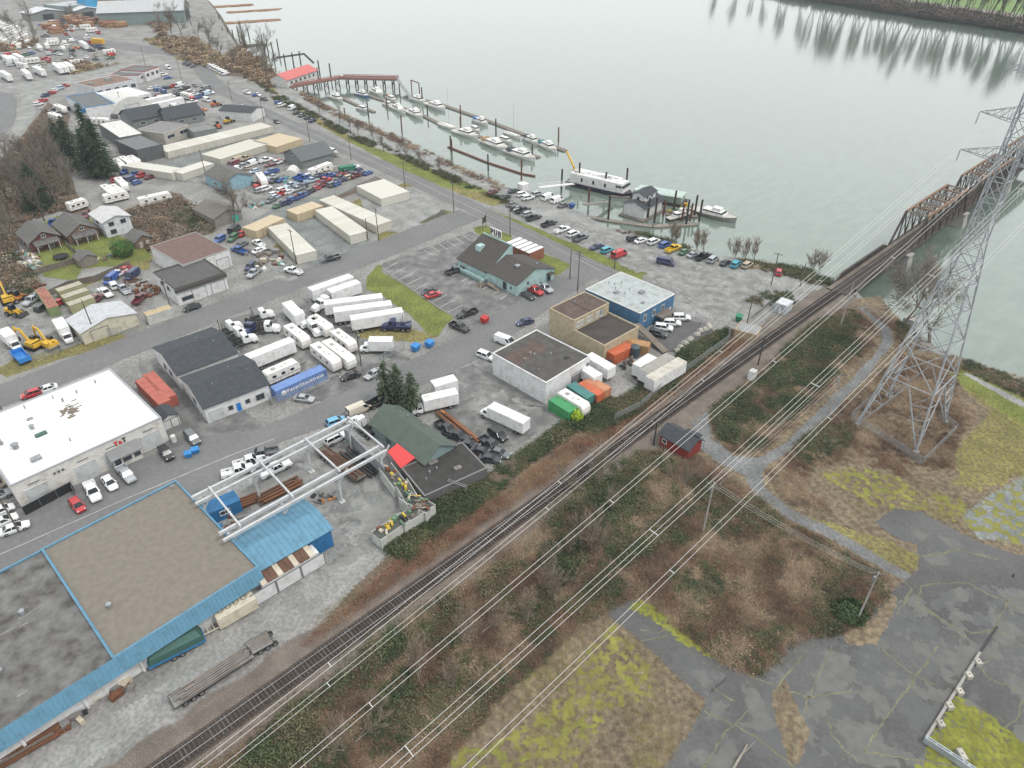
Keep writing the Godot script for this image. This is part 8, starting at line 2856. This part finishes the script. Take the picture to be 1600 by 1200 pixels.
	setting("kerb", b, mats["dark steel"])
	pa = vec2s([90,0.4,71.6,0.4])
	b = MB.new()
	b.bar(Vector3(pa[0].x, .25, pa[0].y), Vector3(pa[1].x, .25, pa[1].y), .35, .5)
	setting("kerb", b, mats["concrete"])
	k = 0
	for q in vec2s([88,0.8,84.9,0.7,81.4,0.8,78.3,0.7,74.8,0.9,72.6,4.3]):
		k += 1
		var o := spot("concrete_block", "pale concrete block, %s along the apron kerb" % ordinal(k), "block", q.x, q.y, .9, "concrete blocks on the apron")
		b = MB.new()
		b.cbox(0, 0, 0, 1.5 if k == 6 else .9, .8, .8, .06)
		part(o, "block", b, mat("pale concrete", Color(.5, .48, .42), .9))
		b = MB.new()
		b.tube(Vector3(0, .78, 0), Vector3(0, .92, 0), .08, .06, 6)
		part(o, "lifting_eye", b, mats["dark steel"])
	pa = vec2s([71.2,0.3,71.6,6.9])
	var gw := thing("graffiti_wall", "low white wall with black graffiti strokes at the apron corner", "wall", pa[0].x, 0, pa[0].y)
	b = MB.new()
	b.bar(Vector3(0, .55, 0), Vector3(pa[1].x - pa[0].x, .55, pa[1].y - pa[0].y), .5, 1.1)
	part(gw, "wall", b, mat("wall pale blue", Color(.42, .47, .5), .8))
	for i in 9:
		b = MB.new()
		var c := (pa[1] - pa[0]) * ((i + .5) / 9.0)
		var s := (pa[1] - pa[0]).normalized()
		b.bar(Vector3(c.x - s.x * .3, 1.11, c.y - s.y * .3 + rng.randf_range(-.15, .15)), Vector3(c.x + s.x * .3, 1.11, c.y + s.y * .3 + rng.randf_range(-.15, .15)), .1, .02)
		part(gw, "paint_stroke", b, mats["sign black"])
	# drift log at the bottom edge
	b = MB.new()
	var dl := vec2s([49.1,-14,53.9,-14.6])
	b.tube(Vector3(dl[0].x, .2, dl[0].y), Vector3(dl[1].x, .3, dl[1].y), .22, .1, 7)
	b.tube(Vector3(dl[0].x, .2, dl[0].y).lerp(Vector3(dl[1].x, .3, dl[1].y), .6), Vector3(dl[1].x + .8, .7, dl[1].y + .5), .07, .03, 5)
	solo("fallen_branch", b, mats["pale bark"], "pale dead branch lying on the asphalt apron", "branch")
	# stone footing by the river, boulders along the lot
	b = MB.new()
	b.frus(0, -4, 0, 4.2, 4.2, 5.6, 3.4, 3.4)
	var ft := solo("old_bridge_footing", b, mats["concrete"], "old concrete footing at the water below the tower", "footing")
	var fq := vec2s([177.3, -46.1])[0]
	ft.position = Vector3(fq.x, 0, fq.y)
	k = 0
	for q in vec2s([138,-79,136.3,-78.9,134.8,-79.4,132.6,-78.9,129.5,-78.6,127.2,-78.3,125.1,-77.9,123.3,-77.7]):
		k += 1
		b = MB.new()
		b.frus(0, -.1, 0, 1.5, 1.2, .5, 1.6, 1.3, .1)
		b.frus(.1, .4, 0, 1.6, 1.3, .5, .8, .7, .1)
		var o := solo("boulder", b, mats["pale concrete"], "pale boulder, %s along the asphalt lot edge" % ordinal(k), "boulder", "boulders along the lot")
		o.position = Vector3(q.x, 0, q.y)
		o.rotation.y = k * 1.3
	# heaps in the gardens and yards
	var junk := [mats["old wood"], mats["grey steel"], mats["rusty steel"], worn("crate cream", Color(.5, .45, .35), .7), worn("junk teal", Color(.12, .35, .33), .7), worn("vessel white", Color(.68, .68, .68), .5)]
	clutter("heap of household junk along the dark brown bungalow garden", 24, -235.6, 6, 16, 40, junk, 0, -.3, "junk_pile", 1.0)
	clutter("pile of scrap and boats' gear beside brown-roofed shop", 72.8, -185.6, 12, 7, 34, junk, 0, .2, "junk_pile", 1.1)
	clutter("rusty scrap between garage building and machine yard", 41.2, -195.6, 5, 14, 26, [mats["rusty steel"], mats["brown steel"], mats["grey steel"]], 0, .2, "scrap_pile", 1.1)
	clutter("scrap parts in the wrecking yard below the hut", 113.3, -248.5, 9, 6, 18, junk, 0, .2, "scrap_pile", 1.0)
	clutter("timber frames lying beside scrap boats", 75.3, -194.9, 7, 9, 14, [mats["old wood"], mats["old wood"], mats["grey steel"]], 0, .2, "timber_heap", 1.3)
	clutter("pallets and posts in the bungalow back garden", 40, -221.1, 8, 3, 10, junk, 0, .2, "junk_pile", .9)
	clutter("rusty implements by the machine yard fence", 18.1, -215.4, 10, 3, 18, [mats["rusty steel"], mats["brown steel"]], 0, .4, "scrap_pile", 1.1)
	clutter("pale rubble blocks in the machine yard", 29.5, -198.2, 5, 4, 16, [mats["pale concrete"]], 0, .2, "rubble_pile", .8)
	clutter("junk scattered at the end of tan storage block", 93, -231, 8, 5, 16, junk, 0, .2, "junk_pile", .9)
	clutter("tyres and engine parts behind the black pickups", 63.9, -79.4, 4, 2, 8, [mats["tyre"], mats["dark steel"]], 0, .2, "scrap_pile", .7)
	clutter("mixed goods in the grey sheet wall lane", 53.7, -98.4, 2.5, 6, 12, [worn("machine orange", Color(.5, .2, .04), .7), mats["grey steel"], mats["old wood"]], 0, .4, "scrap_pile", .8)
	# trampoline in the garden
	var tr := spot("trampoline", "round dark trampoline in the bungalow garden", "trampoline", 30.6, -230.4)
	b = MB.new()
	b.tube(Vector3(0, .8, 0), Vector3(0, .86, 0), 2.1, 2.1, 16)
	part(tr, "mat", b, mats["black fabric"])
	b = MB.new()
	for i in 6:
		var a := TAU * i / 6
		b.tube(Vector3(cos(a) * 2, 0, sin(a) * 2), Vector3(cos(a) * 2, .8, sin(a) * 2), .04, .04, 4)
	part(tr, "leg", b, mats["galvanised"])
	# ladder and plank on the black annex roof
	var ld := spot("ladder", "aluminium ladder lying on the black annex roof edge", "ladder", 55, -74.9, -1.2)
	ld.position.y = 2.85
	for s: float in [-1.0, 1.0]:
		b = MB.new()
		b.bar(Vector3(-2, .1, s * .22), Vector3(2, .1, s * .22), .08, .08)
		part(ld, "rail", b, mats["galvanised"])
	for i in 9:
		b = MB.new()
		b.bar(Vector3(-1.8 + i * .45, .1, -.22), Vector3(-1.8 + i * .45, .1, .22), .05, .05)
		part(ld, "rung", b, mats["galvanised"])
	# propane tank
	var pt := spot("gas_tank", "white gas tank standing at the workshop corner", "tank", 23, -124.3, .2)
	b = MB.new()
	b.tube(Vector3(0, 0, 0), Vector3(0, 1.5, 0), .5, .5, 10)
	b.tube(Vector3(0, 1.5, 0), Vector3(0, 1.75, 0), .5, .15, 10)
	part(pt, "tank", b, worn("vessel white", Color(.68, .68, .68), .5))


func make_plants() -> void:
	var leafy: Material = mats["leaf tint"]
	var dry: Material = mats["dry tint"]
	var bramble := []
	var dead := []
	var tuft := []
	var far_clump := []
	for i in 3:
		bramble.append(leaf_clump("bramble", 46, .9, .17, .8, 6))
		dead.append(leaf_clump("dead", 14, .8, .13, .75, 34))
		tuft.append(leaf_clump("tuft", 4, .5, .07, .35, 26))
		far_clump.append(leaf_clump("far", 60, 1.2, .3, .9, 14))
	var green := [Color(.045, .068, .027), Color(.065, .09, .035), Color(.085, .105, .045), Color(.125, .115, .06)]
	var brown := [Color(.15, .1, .068), Color(.24, .145, .095), Color(.22, .165, .115), Color(.31, .215, .145), Color(.38, .29, .195)]
	var straw := [Color(.32, .25, .15), Color(.26, .21, .12), Color(.38, .3, .19), Color(.24, .17, .11)]
	var mossy := [Color(.26, .2, .1), Color(.22, .21, .05), Color(.25, .25, .05), Color(.29, .29, .06)]
	# rough land south of the railway
	var south: Array = [-0.7,-59,24,-61,48.9,-61.9,77.8,-63.1,87.7,-61.3,95,-53.1,95.1,-47.4,95,-41.1,93,-32.2,93.9,-23.9,93.1,-13.6,90.3,-12.8,79.9,-14.1,72.3,-18.1,64,-18.7,61.8,-23.5,61.4,-30.9,62.1,-38.8,55.9,-40.5,50.2,-41.1,34.7,-40.7,22,-38.3]
	scatter("bramble_thicket", "brown leafless bramble thicket between railway and mossy field", "brambles", [south], 5.2, dead, dry, brown, .6, 1.15, -.6)
	scatter("bramble_thicket", "dark green bramble patches in the thicket south of railway", "brambles", [[11.7,-58.2,21.4,-58.1,21.2,-54.5,15.4,-51.3,10.7,-51.2,5.7,-53.1,3.5,-55.6], [82.9,-62.1,91.1,-54.7,83.6,-47.6,70.7,-43.1,63.7,-44.1,65.5,-49.8,72.5,-57.6], [24.4,-59.5,30.6,-58.9,30.4,-55.4,23.6,-54.9], [43.8,-57.1,52.6,-57.8,53.1,-53.8,44.5,-53.2], [83.4,-19.5,87.6,-16.4,83.8,-13.5,79.5,-14.4,79.5,-17.4], [24.2,-54.3,28.6,-52.9,27,-49.2,22.2,-49.8], [70.7,-63.8,78.4,-61.3,71.4,-56.5,66.9,-58.5], [56.6,-56,64.4,-54.6,60.9,-48.4,53.4,-48.3], [33.7,-58.4,39.4,-57.9,37.9,-54.5,33.1,-54.4]], 3.6, bramble, leafy, green, .7, 1.6, -.02, 8)
	scatter("bramble_thicket", "scattered green bramble leaves throughout the brown thicket", "brambles", [south], 2.4, bramble, leafy, green, .5, 1.1, .12, 44)
	# brambles along the yard side
	scatter("bramble_thicket", "green brambles climbing between railway and yards", "brambles", [[37.7,-72.8,47.2,-76,52.8,-76.9,61.3,-75.3,69.5,-76.3,75.8,-75.8,85.9,-76.8,85.3,-73.6,69,-72.3,59.2,-70.2,48.5,-69.5,39.7,-68.4], [85.6,-75.6,95.7,-77.7,98.2,-74.5,105.6,-74.4,113.2,-71.5,112.7,-69.4,98.3,-68.4,85.9,-69.7], [111.5,-71.1,123.9,-77.4,141.3,-76,134.4,-71,121.2,-70.4]], 5, bramble, leafy, green, .8, 1.5, -.4, 9)
	scatter("bramble_thicket", "reddish brown brambles beside the tracks", "brambles", [[18.8,-66,29.5,-67.6,38.3,-69.9,48.7,-69.7,60.7,-70.1,78.4,-71.3,93.5,-71.3,116.3,-72.1,134.6,-70.8,143.7,-70.5,136.2,-67.4,106.5,-64.8,85.2,-64.1,67.1,-63.4,51.7,-63.1,38.2,-62.9,28.7,-62.9,20.3,-63.2]], 5, dead, dry, [Color(.2, .12, .08), Color(.28, .14, .09), Color(.23, .16, .11), Color(.32, .21, .13)], .7, 1.25, -.5, 10)
	scatter("bramble_thicket", "tall green brambles climbing the black annex and containers", "brambles", [[44.8,-74,47.8,-75.9,50.5,-76.5,52.8,-76.5,61.8,-75,69.2,-76.1,69.8,-78.6,64.3,-77.1,54.7,-76.5,48.4,-75.3]], 4, bramble, leafy, green, 1.7, 2.7, -.6, 35)
	scatter("dry_grass", "straw grass between the gravel yard road and railway", "grass", [[-8.3,-65.9,5.2,-65.3,18.8,-66,29.2,-67.1,38.6,-66.9,31.4,-63.5,19.8,-62.3,6.3,-61.9,-3.7,-61.6]], 4, tuft, dry, straw, .5, 1.0, -.3, 33)
	scatter("moss_tufts", "yellow moss strip beside the steel yard road", "grass", [[22.7,-69.2,30.8,-69.7,31.3,-67.7,24.8,-67.2,21.5,-67.2]], 5, tuft, dry, mossy, .5, .9, -.4, 34)
	# between the railway and the gravel track
	scatter("bramble_thicket", "dense dark green brambles between railway and gravel track", "brambles", [[110.2,-59,122,-59.2,128.9,-57.9,137.7,-60.4,152.4,-62.5,167.2,-61.9,172.4,-58.5,167.8,-51.8,156.4,-49.1,140,-47.8,120.9,-46.3,106.2,-44.7,102.5,-48,103.9,-53.4]], 4.6, bramble, leafy, green, .7, 1.3, -.18, 11)
	scatter("bramble_thicket", "brown brambles mixed into the green ones by gravel track", "brambles", [[107.7,-58.3,123.1,-59.9,139,-61.2,155.9,-62.7,172.8,-61.3,172.7,-57,167.9,-50.6,160,-47.7,137.7,-46.6,119,-45.2,104.6,-44.4,101.6,-48.9,101.7,-52.7]], 3.2, dead, dry, brown, .6, 1.1, -.3, 12)
	# by the tower
	scatter("bramble_thicket", "brown brambles around the transmission tower and track", "brambles", [[101,-40.8,111.7,-41,129.9,-41.1,148.6,-41.6,162.2,-41.8,164.1,-36.4,165.2,-30.1,153,-26.2,149.4,-20.4,137.3,-20.3,128.9,-17.8,120,-18.9,119.1,-24.3,116.4,-31.7,109.3,-35.7,103.6,-33.8,100.9,-27.5,96.8,-33.8], [175.9,-58.5,181,-53,172.2,-44.6,167.6,-38.9,160.6,-42.6,169.9,-46.7]], 3.4, dead, dry, brown, .5, 1.0, -.25, 13)
	scatter("bramble_thicket", "green brambles beside the gravel track near the tower", "brambles", [[112.5,-41.5,127.9,-41.5,128.2,-36.8,122.8,-33.5,113.6,-35.4,107.5,-37.3], [176.1,-49.4,173.3,-43.5,168.1,-38.4,164.8,-41.4,168.3,-46], [169.4,-31.6,171.1,-18.8,170.4,-13.6,163.9,-11.7,163.5,-21.5,165.2,-30.1]], 3.0, bramble, leafy, green, .5, 1.0, -.1, 14)
	scatter("bramble_thicket", "brush on the river bank by the tower", "brambles", [[169.5,-36,170.1,-29.1,171.1,-18.8,170.9,-13.7,165.1,-12.1,164.2,-19.2,164.6,-27.1,163,-32]], 2.6, dead, dry, brown, .6, 1.1, -.3, 15)
	# turf
	scatter("moss_tufts", "yellow green moss and grass tufts of the mossy field", "grass", [[18.5,-41.5,26,-40.8,36.7,-40.3,47.6,-41.2,54.9,-39,54.9,-32.9,54.3,-26.2,54.5,-22.6,49.3,-21.7,42.4,-19.7], [108.1,-34.4,115.5,-31.2,119.1,-22,120.8,-11.5,115.1,-11.5,108.4,-19.6,105.1,-23.7,105.4,-29.9]], 4.5, tuft, dry, mossy, .4, .9, -.05, 16)
	scatter("dry_grass", "straw coloured dry grass around the mossy field", "grass", [[17.3,-42.5,26.4,-41.3,37.3,-41,48.4,-42,55.8,-39.8,55.6,-33.5,55.2,-26.3,55.3,-21.9,50.1,-20.9,43.3,-18.9], [60.7,-37.7,61.4,-30.9,62,-22.6,65.1,-18.4,72.5,-18.6,80.2,-13.8,90,-13.4,93.9,-23.9,93.3,-32.4,84.6,-36.3,73.2,-37.3], [94.7,-33.2,96.3,-29.2,97.1,-21,95.8,-14,98.7,-12.2,102.1,-16.8,99.9,-22.4,97.5,-28.1], [78.8,-15,82.7,-13,90.9,-12.6,87,-10.6,80.6,-10.1,78.1,-12.7], [65.5,-16.1,62.9,-12.8,61.5,-10.6,57.4,-9.2,56.2,-9.8,60.9,-14.7]], 3.2, tuft, dry, straw, .5, 1.1, -.1, 17)
	scatter("grass_tufts", "green grass tufts on the field beside the tower", "grass", [[160.1,-29.5,159.6,-20.2,158.9,-10.3,141.3,-5.3,134.1,-9.5,124.3,-12.7,123.5,-15.7,135.7,-19.1,153.2,-19.9]], 3.0, tuft, dry, [Color(.2, .22, .05), Color(.26, .27, .07), Color(.3, .26, .12)], .5, 1.0, -.1, 18)
	scatter("moss_tufts", "moss cushion and grass inside the graffiti wall corner", "grass", [[69.4,1.7,79.7,0,81.9,5.6,80.3,9.9,75.6,12,65.2,2.6]], 5, tuft, dry, mossy, .4, .8, -.2, 19)
	scatter("grass_tufts", "short grass of the lawns and verges in town", "grass", [[91.1,-159.5,96.4,-163.5,97.6,-149.4,96.5,-130.8,95.6,-127,86.5,-121.8,87.2,-134.8,87.1,-146.4], [135,-166,138.3,-165.1,139.7,-153.5,134.2,-148.1,131.5,-155.7], [137.9,-142.3,138.1,-124.4,136.4,-120.4,131.6,-119.5,127,-123.7,133,-136.5], [147.4,-179.9,149.1,-151.7,149.4,-119.8,151.8,-105.3,144.7,-108.6,144.1,-135.4,143.2,-170]], 2.6, tuft, dry, [Color(.16, .2, .035), Color(.2, .22, .05), Color(.24, .23, .07)], .4, .7, -.1, 20)
	scatter("dry_grass", "dry weeds along the railway shoulder", "grass", [[-20, -66, 60, -67, 150, -71, 150, -69, 60, -65.5, -20, -64.8], [-20, -57.5, 60, -59.5, 140, -61.5, 140, -59, 60, -56, -20, -54.5]], 1.6, tuft, dry, straw, .4, .8, .0, 21)
	# river banks and far brush
	scatter("bank_brush", "brown brush along the marina bank", "brush", [[183.9,-368.8,175.9,-310.9,175.4,-272.7,169.7,-224.2,168.1,-188.2,162.9,-185.8,164.9,-218.1,168.9,-268.1,171.4,-314.9,177.2,-359.9], [165.7,-136.6,170.8,-126.5,171.9,-110.1,174.4,-100.6,181.6,-85.9,184.1,-70.7,180.6,-70.7,176.3,-85.8,169.8,-103,167,-124.7]], 1.1, dead, dry, brown, .8, 1.5, -.25, 22)
	scatter("bank_brush", "green brush along the river lot bank", "brush", [[170.2,-131.2,173.7,-119.9,173.3,-110,170.4,-110.2,169.3,-124], [177.2,-96.9,186.2,-79.5,184.7,-70.1,179.2,-70,177.8,-80.7,174.2,-95], [156.8,-80.6,166,-79.5,169.4,-74.9,164.6,-71.2,156.9,-75]], 1.6, bramble, leafy, green, .8, 1.5, -.3, 23)
	scatter("hedge_brush", "dark hedge between river road and marina path", "brush", [[175.7,-404.3,171.1,-365.5,165.7,-317,162.8,-286.8,161.7,-262.2,156.3,-258.8,158.1,-287.1,159.6,-318.1,163.7,-358], [163.2,-264.5,161.7,-239,160.3,-204.5,157.9,-173.6,155.5,-172.5,155.9,-206.7,157.9,-242.5]], 1.2, bramble, leafy, [Color(.05, .065, .025), Color(.09, .085, .04)], .8, 1.5, -.2, 24)
	scatter("woodland_brush", "brown undergrowth of the woods at the left", "brush", [[23.7,-302.3,39.2,-342.9,56.3,-377.1,74.5,-418.9,69.5,-378.5,51.5,-323.3,48.4,-271.7,40.2,-271.2,27.9,-267.6,20.4,-241.9,20.9,-219.1,15.3,-211.7,6.1,-217.7], [55.2,-253.8,75.3,-262.1,76.5,-238.2,71.6,-219.5,57.4,-219.3,51.8,-218.1]], .8, far_clump, dry, [Color(.2, .165, .125), Color(.15, .12, .09), Color(.26, .22, .17), Color(.22, .15, .1)], .7, 1.4, -.3, 25)
	scatter("woodland_brush", "green undergrowth below the woods", "brush", [[13.4,-248.3,21.8,-240.6,21.6,-218.5,16.1,-208.6,6.1,-217.7], [72.2,-254,76,-238.6,71.7,-220.8,66.2,-222.4,65.7,-236.8]], .8, far_clump, leafy, green, .6, 1.1, -.2, 26)
	scatter("woodland_brush", "weeds between the mill road and the harbour", "brush", [[176.4,-579.4,203.4,-561.6,194.1,-492.2,177.1,-438.4,168.5,-475.3], [180.1,-464.8,215.9,-511,205.9,-462.2,188.5,-399.1,172.7,-382.9,176.2,-425.5], [113.5,-538.3,125.1,-502.4,138,-508.2,104.3,-491], [96.7,-625.7,121.3,-629.5,110.4,-600.7,90.4,-595.1], [217.4,-822.9,247.7,-826.5,214.6,-626.3,188.3,-575.4,201.7,-638]], .12, far_clump, dry, brown + straw, 1.2, 2.6, -.3, 27)
	# far bank brush
	scatter("far_bank_brush", "brown brush lining the far river bank", "brush", [[819.7,-561.3,775.4,-449,740.3,-370.8,723.3,-304.8,708.7,-257,702.5,-216.9,693.6,-179.4,681.1,-114.9,699,-118.9,724,-188.7,738.6,-229.8,755.1,-275.8,773.7,-328,786.2,-395.4,828.4,-481.2]], .1, far_clump, dry, [Color(.12, .09, .07), Color(.09, .08, .06), Color(.16, .12, .09)], 2.0, 4.5, -.6, 28, -1.5)
	# evergreens
	for e in [[63.4, -294.6, 22.0, 7.2, "tallest dark evergreen above the bungalows"], [58.1, -312.2, 20.5, 6.8, "dark evergreen left of the tallest one"], [60, -299.7, 18.0, 6.4, "dark evergreen between the two tall ones"], [59, -335.9, 14.0, 5.0, "smaller evergreen at the lane edge of the group"], [66.4, -318.1, 22.5, 6.6, "evergreen rising behind the tallest one"], [36.7, -276, 16.5, 6.2, "lone evergreen with long trunk by the white camper"], [63.7, -100.8, 9.6, 3.8, "bushy evergreen nearest the green roof"], [61.3, -106.5, 10.6, 3.0, "slender brownish evergreen at the black fence"], [63.2, -105.4, 9.8, 2.8, "slender evergreen between the other two by street"]]:
		conifer(e[4], e[0], e[1], e[2], e[3], Color(.03, .055, .028) if e[2] > 11 else Color(.05, .07, .035))
	round_bush("round_bush", "round bright green bush in the bungalow garden", 44.9, -219.6, 3.2, 5.2, Color(.05, .12, .025))
	round_bush("lime_shrub", "lime green shrub beside the bright green container", 86.7, -75.7, 1.5, 2.6, Color(.3, .42, .03))
	round_bush("lime_shrub", "lime green shrub at the white camper's end", 89.8, -76.1, 1.1, 2.0, Color(.28, .4, .04))
	round_bush("ivy_mound", "ivy mound at the foot of apron pole", 82.6, -15.4, 2.6, 1.6, Color(.04, .07, .025))
	# bare trees
	var wood: Material = mats["twig"]
	var t1 := bare_tree("bare_tree", "bare grey tree in the woods by the lane, first", 30.5, -287.9, 15, mats["bark"], mats["grey twig"], 4, .7, .8, "bare trees in the woods")
	var t2 := bare_tree("bare_tree", "bare brown tree in the woods by the lane, second", 42.1, -302.9, 13, mats["bark"], wood, 4, .8, .7, "bare trees in the woods")
	var n := 2
	for q in vec2s([33.9,-301.5,35.3,-291.7,44.5,-291.8,50.1,-304.9,48.9,-317.5,44.8,-314.4,39.5,-300.8,43.8,-301.3,46.1,-281.9,41.2,-276.6,33,-277.8,26.4,-269,24.3,-285.7,53.3,-332.2,57.1,-339.8,24.6,-277.9,50.7,-295.1,34.7,-265,22.9,-245.6,54.1,-315.8]):
		n += 1
		copy(t1 if n % 2 else t2, "bare tree in the woods by the lane, %s counted" % ordinal(n), q.x, 0, q.y, rng.randf() * TAU, rng.randf_range(.7, 1.2))
	n = 0
	for q in vec2s([200.7,-592.5,200.4,-571.3,225.6,-616.3,217.5,-644.5,195.8,-604.4,204.8,-553.6,195.8,-510.9,200.3,-459.3,193.6,-432.8,189.8,-413.2,206.3,-481.1,198,-448.5,179.4,-441,188.1,-478.4,179.7,-400.7,182,-390.3,215.2,-668.5,219.3,-702,126.3,-667.6,113,-637.1,111.4,-596.7,100.3,-606.8,139.5,-619.7,158.7,-657.2]):
		n += 1
		copy(t1 if n % 2 else t2, "bare tree between mill and harbour, %s counted from the mill" % ordinal(n), q.x, 0, q.y, rng.randf() * TAU, rng.randf_range(.7, 1.3)).set_meta("group", "bare trees by the mill")
	n = 0
	for q in vec2s([83.6,-224.2,78.9,-219.8,168,-321.1,165,-298.6,162.3,-278,162.2,-265.4,157.3,-250.9,157,-232.5,157.5,-224.8,157.2,-212.2,161.2,-245.1,161.9,-283.7]):
		n += 1
		copy(t2 if n % 2 else t1, "thin bare tree along the marina hedge and yard, %s counted" % ordinal(n), q.x, 0, q.y, rng.randf() * TAU, .45 if n > 2 else .85).set_meta("group", "bare trees by the marina")
	var s1 := bare_tree("bare_sapling", "pale leafless sapling among brambles nearest the red house", 74.6, -60.2, 8, mats["pale bark"], mats["sapling twig"], 3, .6, .9, "pale saplings in the brambles", 0, Vector3.ZERO, 4)
	var s2 := bare_tree("bare_sapling", "pale leafless sapling among brambles beside the first", 62.2, -51.8, 7, mats["pale bark"], mats["sapling twig"], 3, .6, .9, "pale saplings in the brambles", 0, Vector3.ZERO, 3)
	n = 2
	for q in vec2s([66.4,-49.9,59.6,-51.5,63.7,-49.6,51.7,-46.6,52.7,-49,45.7,-46.7,38,-50,28.5,-50.4,31.5,-45.7,21,-50.3,16,-48.5,54.6,-52.4,71.9,-53.9,42.9,-51.5,87.4,-49.7]):
		n += 1
		copy(s1 if n % 2 else s2, "pale leafless sapling in the bramble slope, %s counted from red house" % ordinal(n), q.x, 0, q.y, rng.randf() * TAU, rng.randf_range(.45, .9))
	n = 0
	for q in vec2s([174,-108.2,176.2,-107.4,177.9,-97.4,179.2,-95,182.1,-93.6,187.6,-78.3,187.4,-76.2,174.1,-118.3,173.5,-116.2]):
		n += 1
		copy(s2, "leafless shrub on the river lot bank, %s counted" % ordinal(n), q.x, -.5, q.y, rng.randf() * TAU, .8).set_meta("group", "leafless shrubs on the bank")
	bare_tree("cottonwood_tree", "large leafless cottonwood on the water's edge behind the tower", 171.7, -39, 23, mats["grey twig"], mats["grey twig"], 5, .95, .1, "bare trees by the tower", -1.5)
	bare_tree("cottonwood_tree", "leafless tree beside the bridge pier behind the tower", 175.4, -47.9, 17, mats["grey twig"], mats["grey twig"], 4, .7, .5, "bare trees by the tower", -1.5)
	# row of tall trees on the far bank
	var p1 := bare_tree("poplar_tree", "tall bare poplar on the far river bank, first", 753.4, -372.8, 32, mats["bark"], wood, 4, .4, 1.2, "bare poplars on the far bank", 0, Vector3.ZERO, 2)
	n = 1
	var fb := vec2s([858.8,-570.3,784.4,-443.3,753.4,-372.8,731.3,-308.8,723.1,-263.2,719.4,-223.3,709.1,-184.5,691.4,-117.6])
	for i in fb.size() - 1:
		var count := 4 if i < 2 else 9
		for j in count:
			n += 1
			var q: Vector2 = fb[i].lerp(fb[i + 1], (j + rng.randf_range(.1, .9)) / count)
			copy(p1, "tall bare poplar on the far river bank, %s counted downstream" % ordinal(n), q.x, .5, q.y, rng.randf() * TAU, rng.randf_range(.6, 1.1))
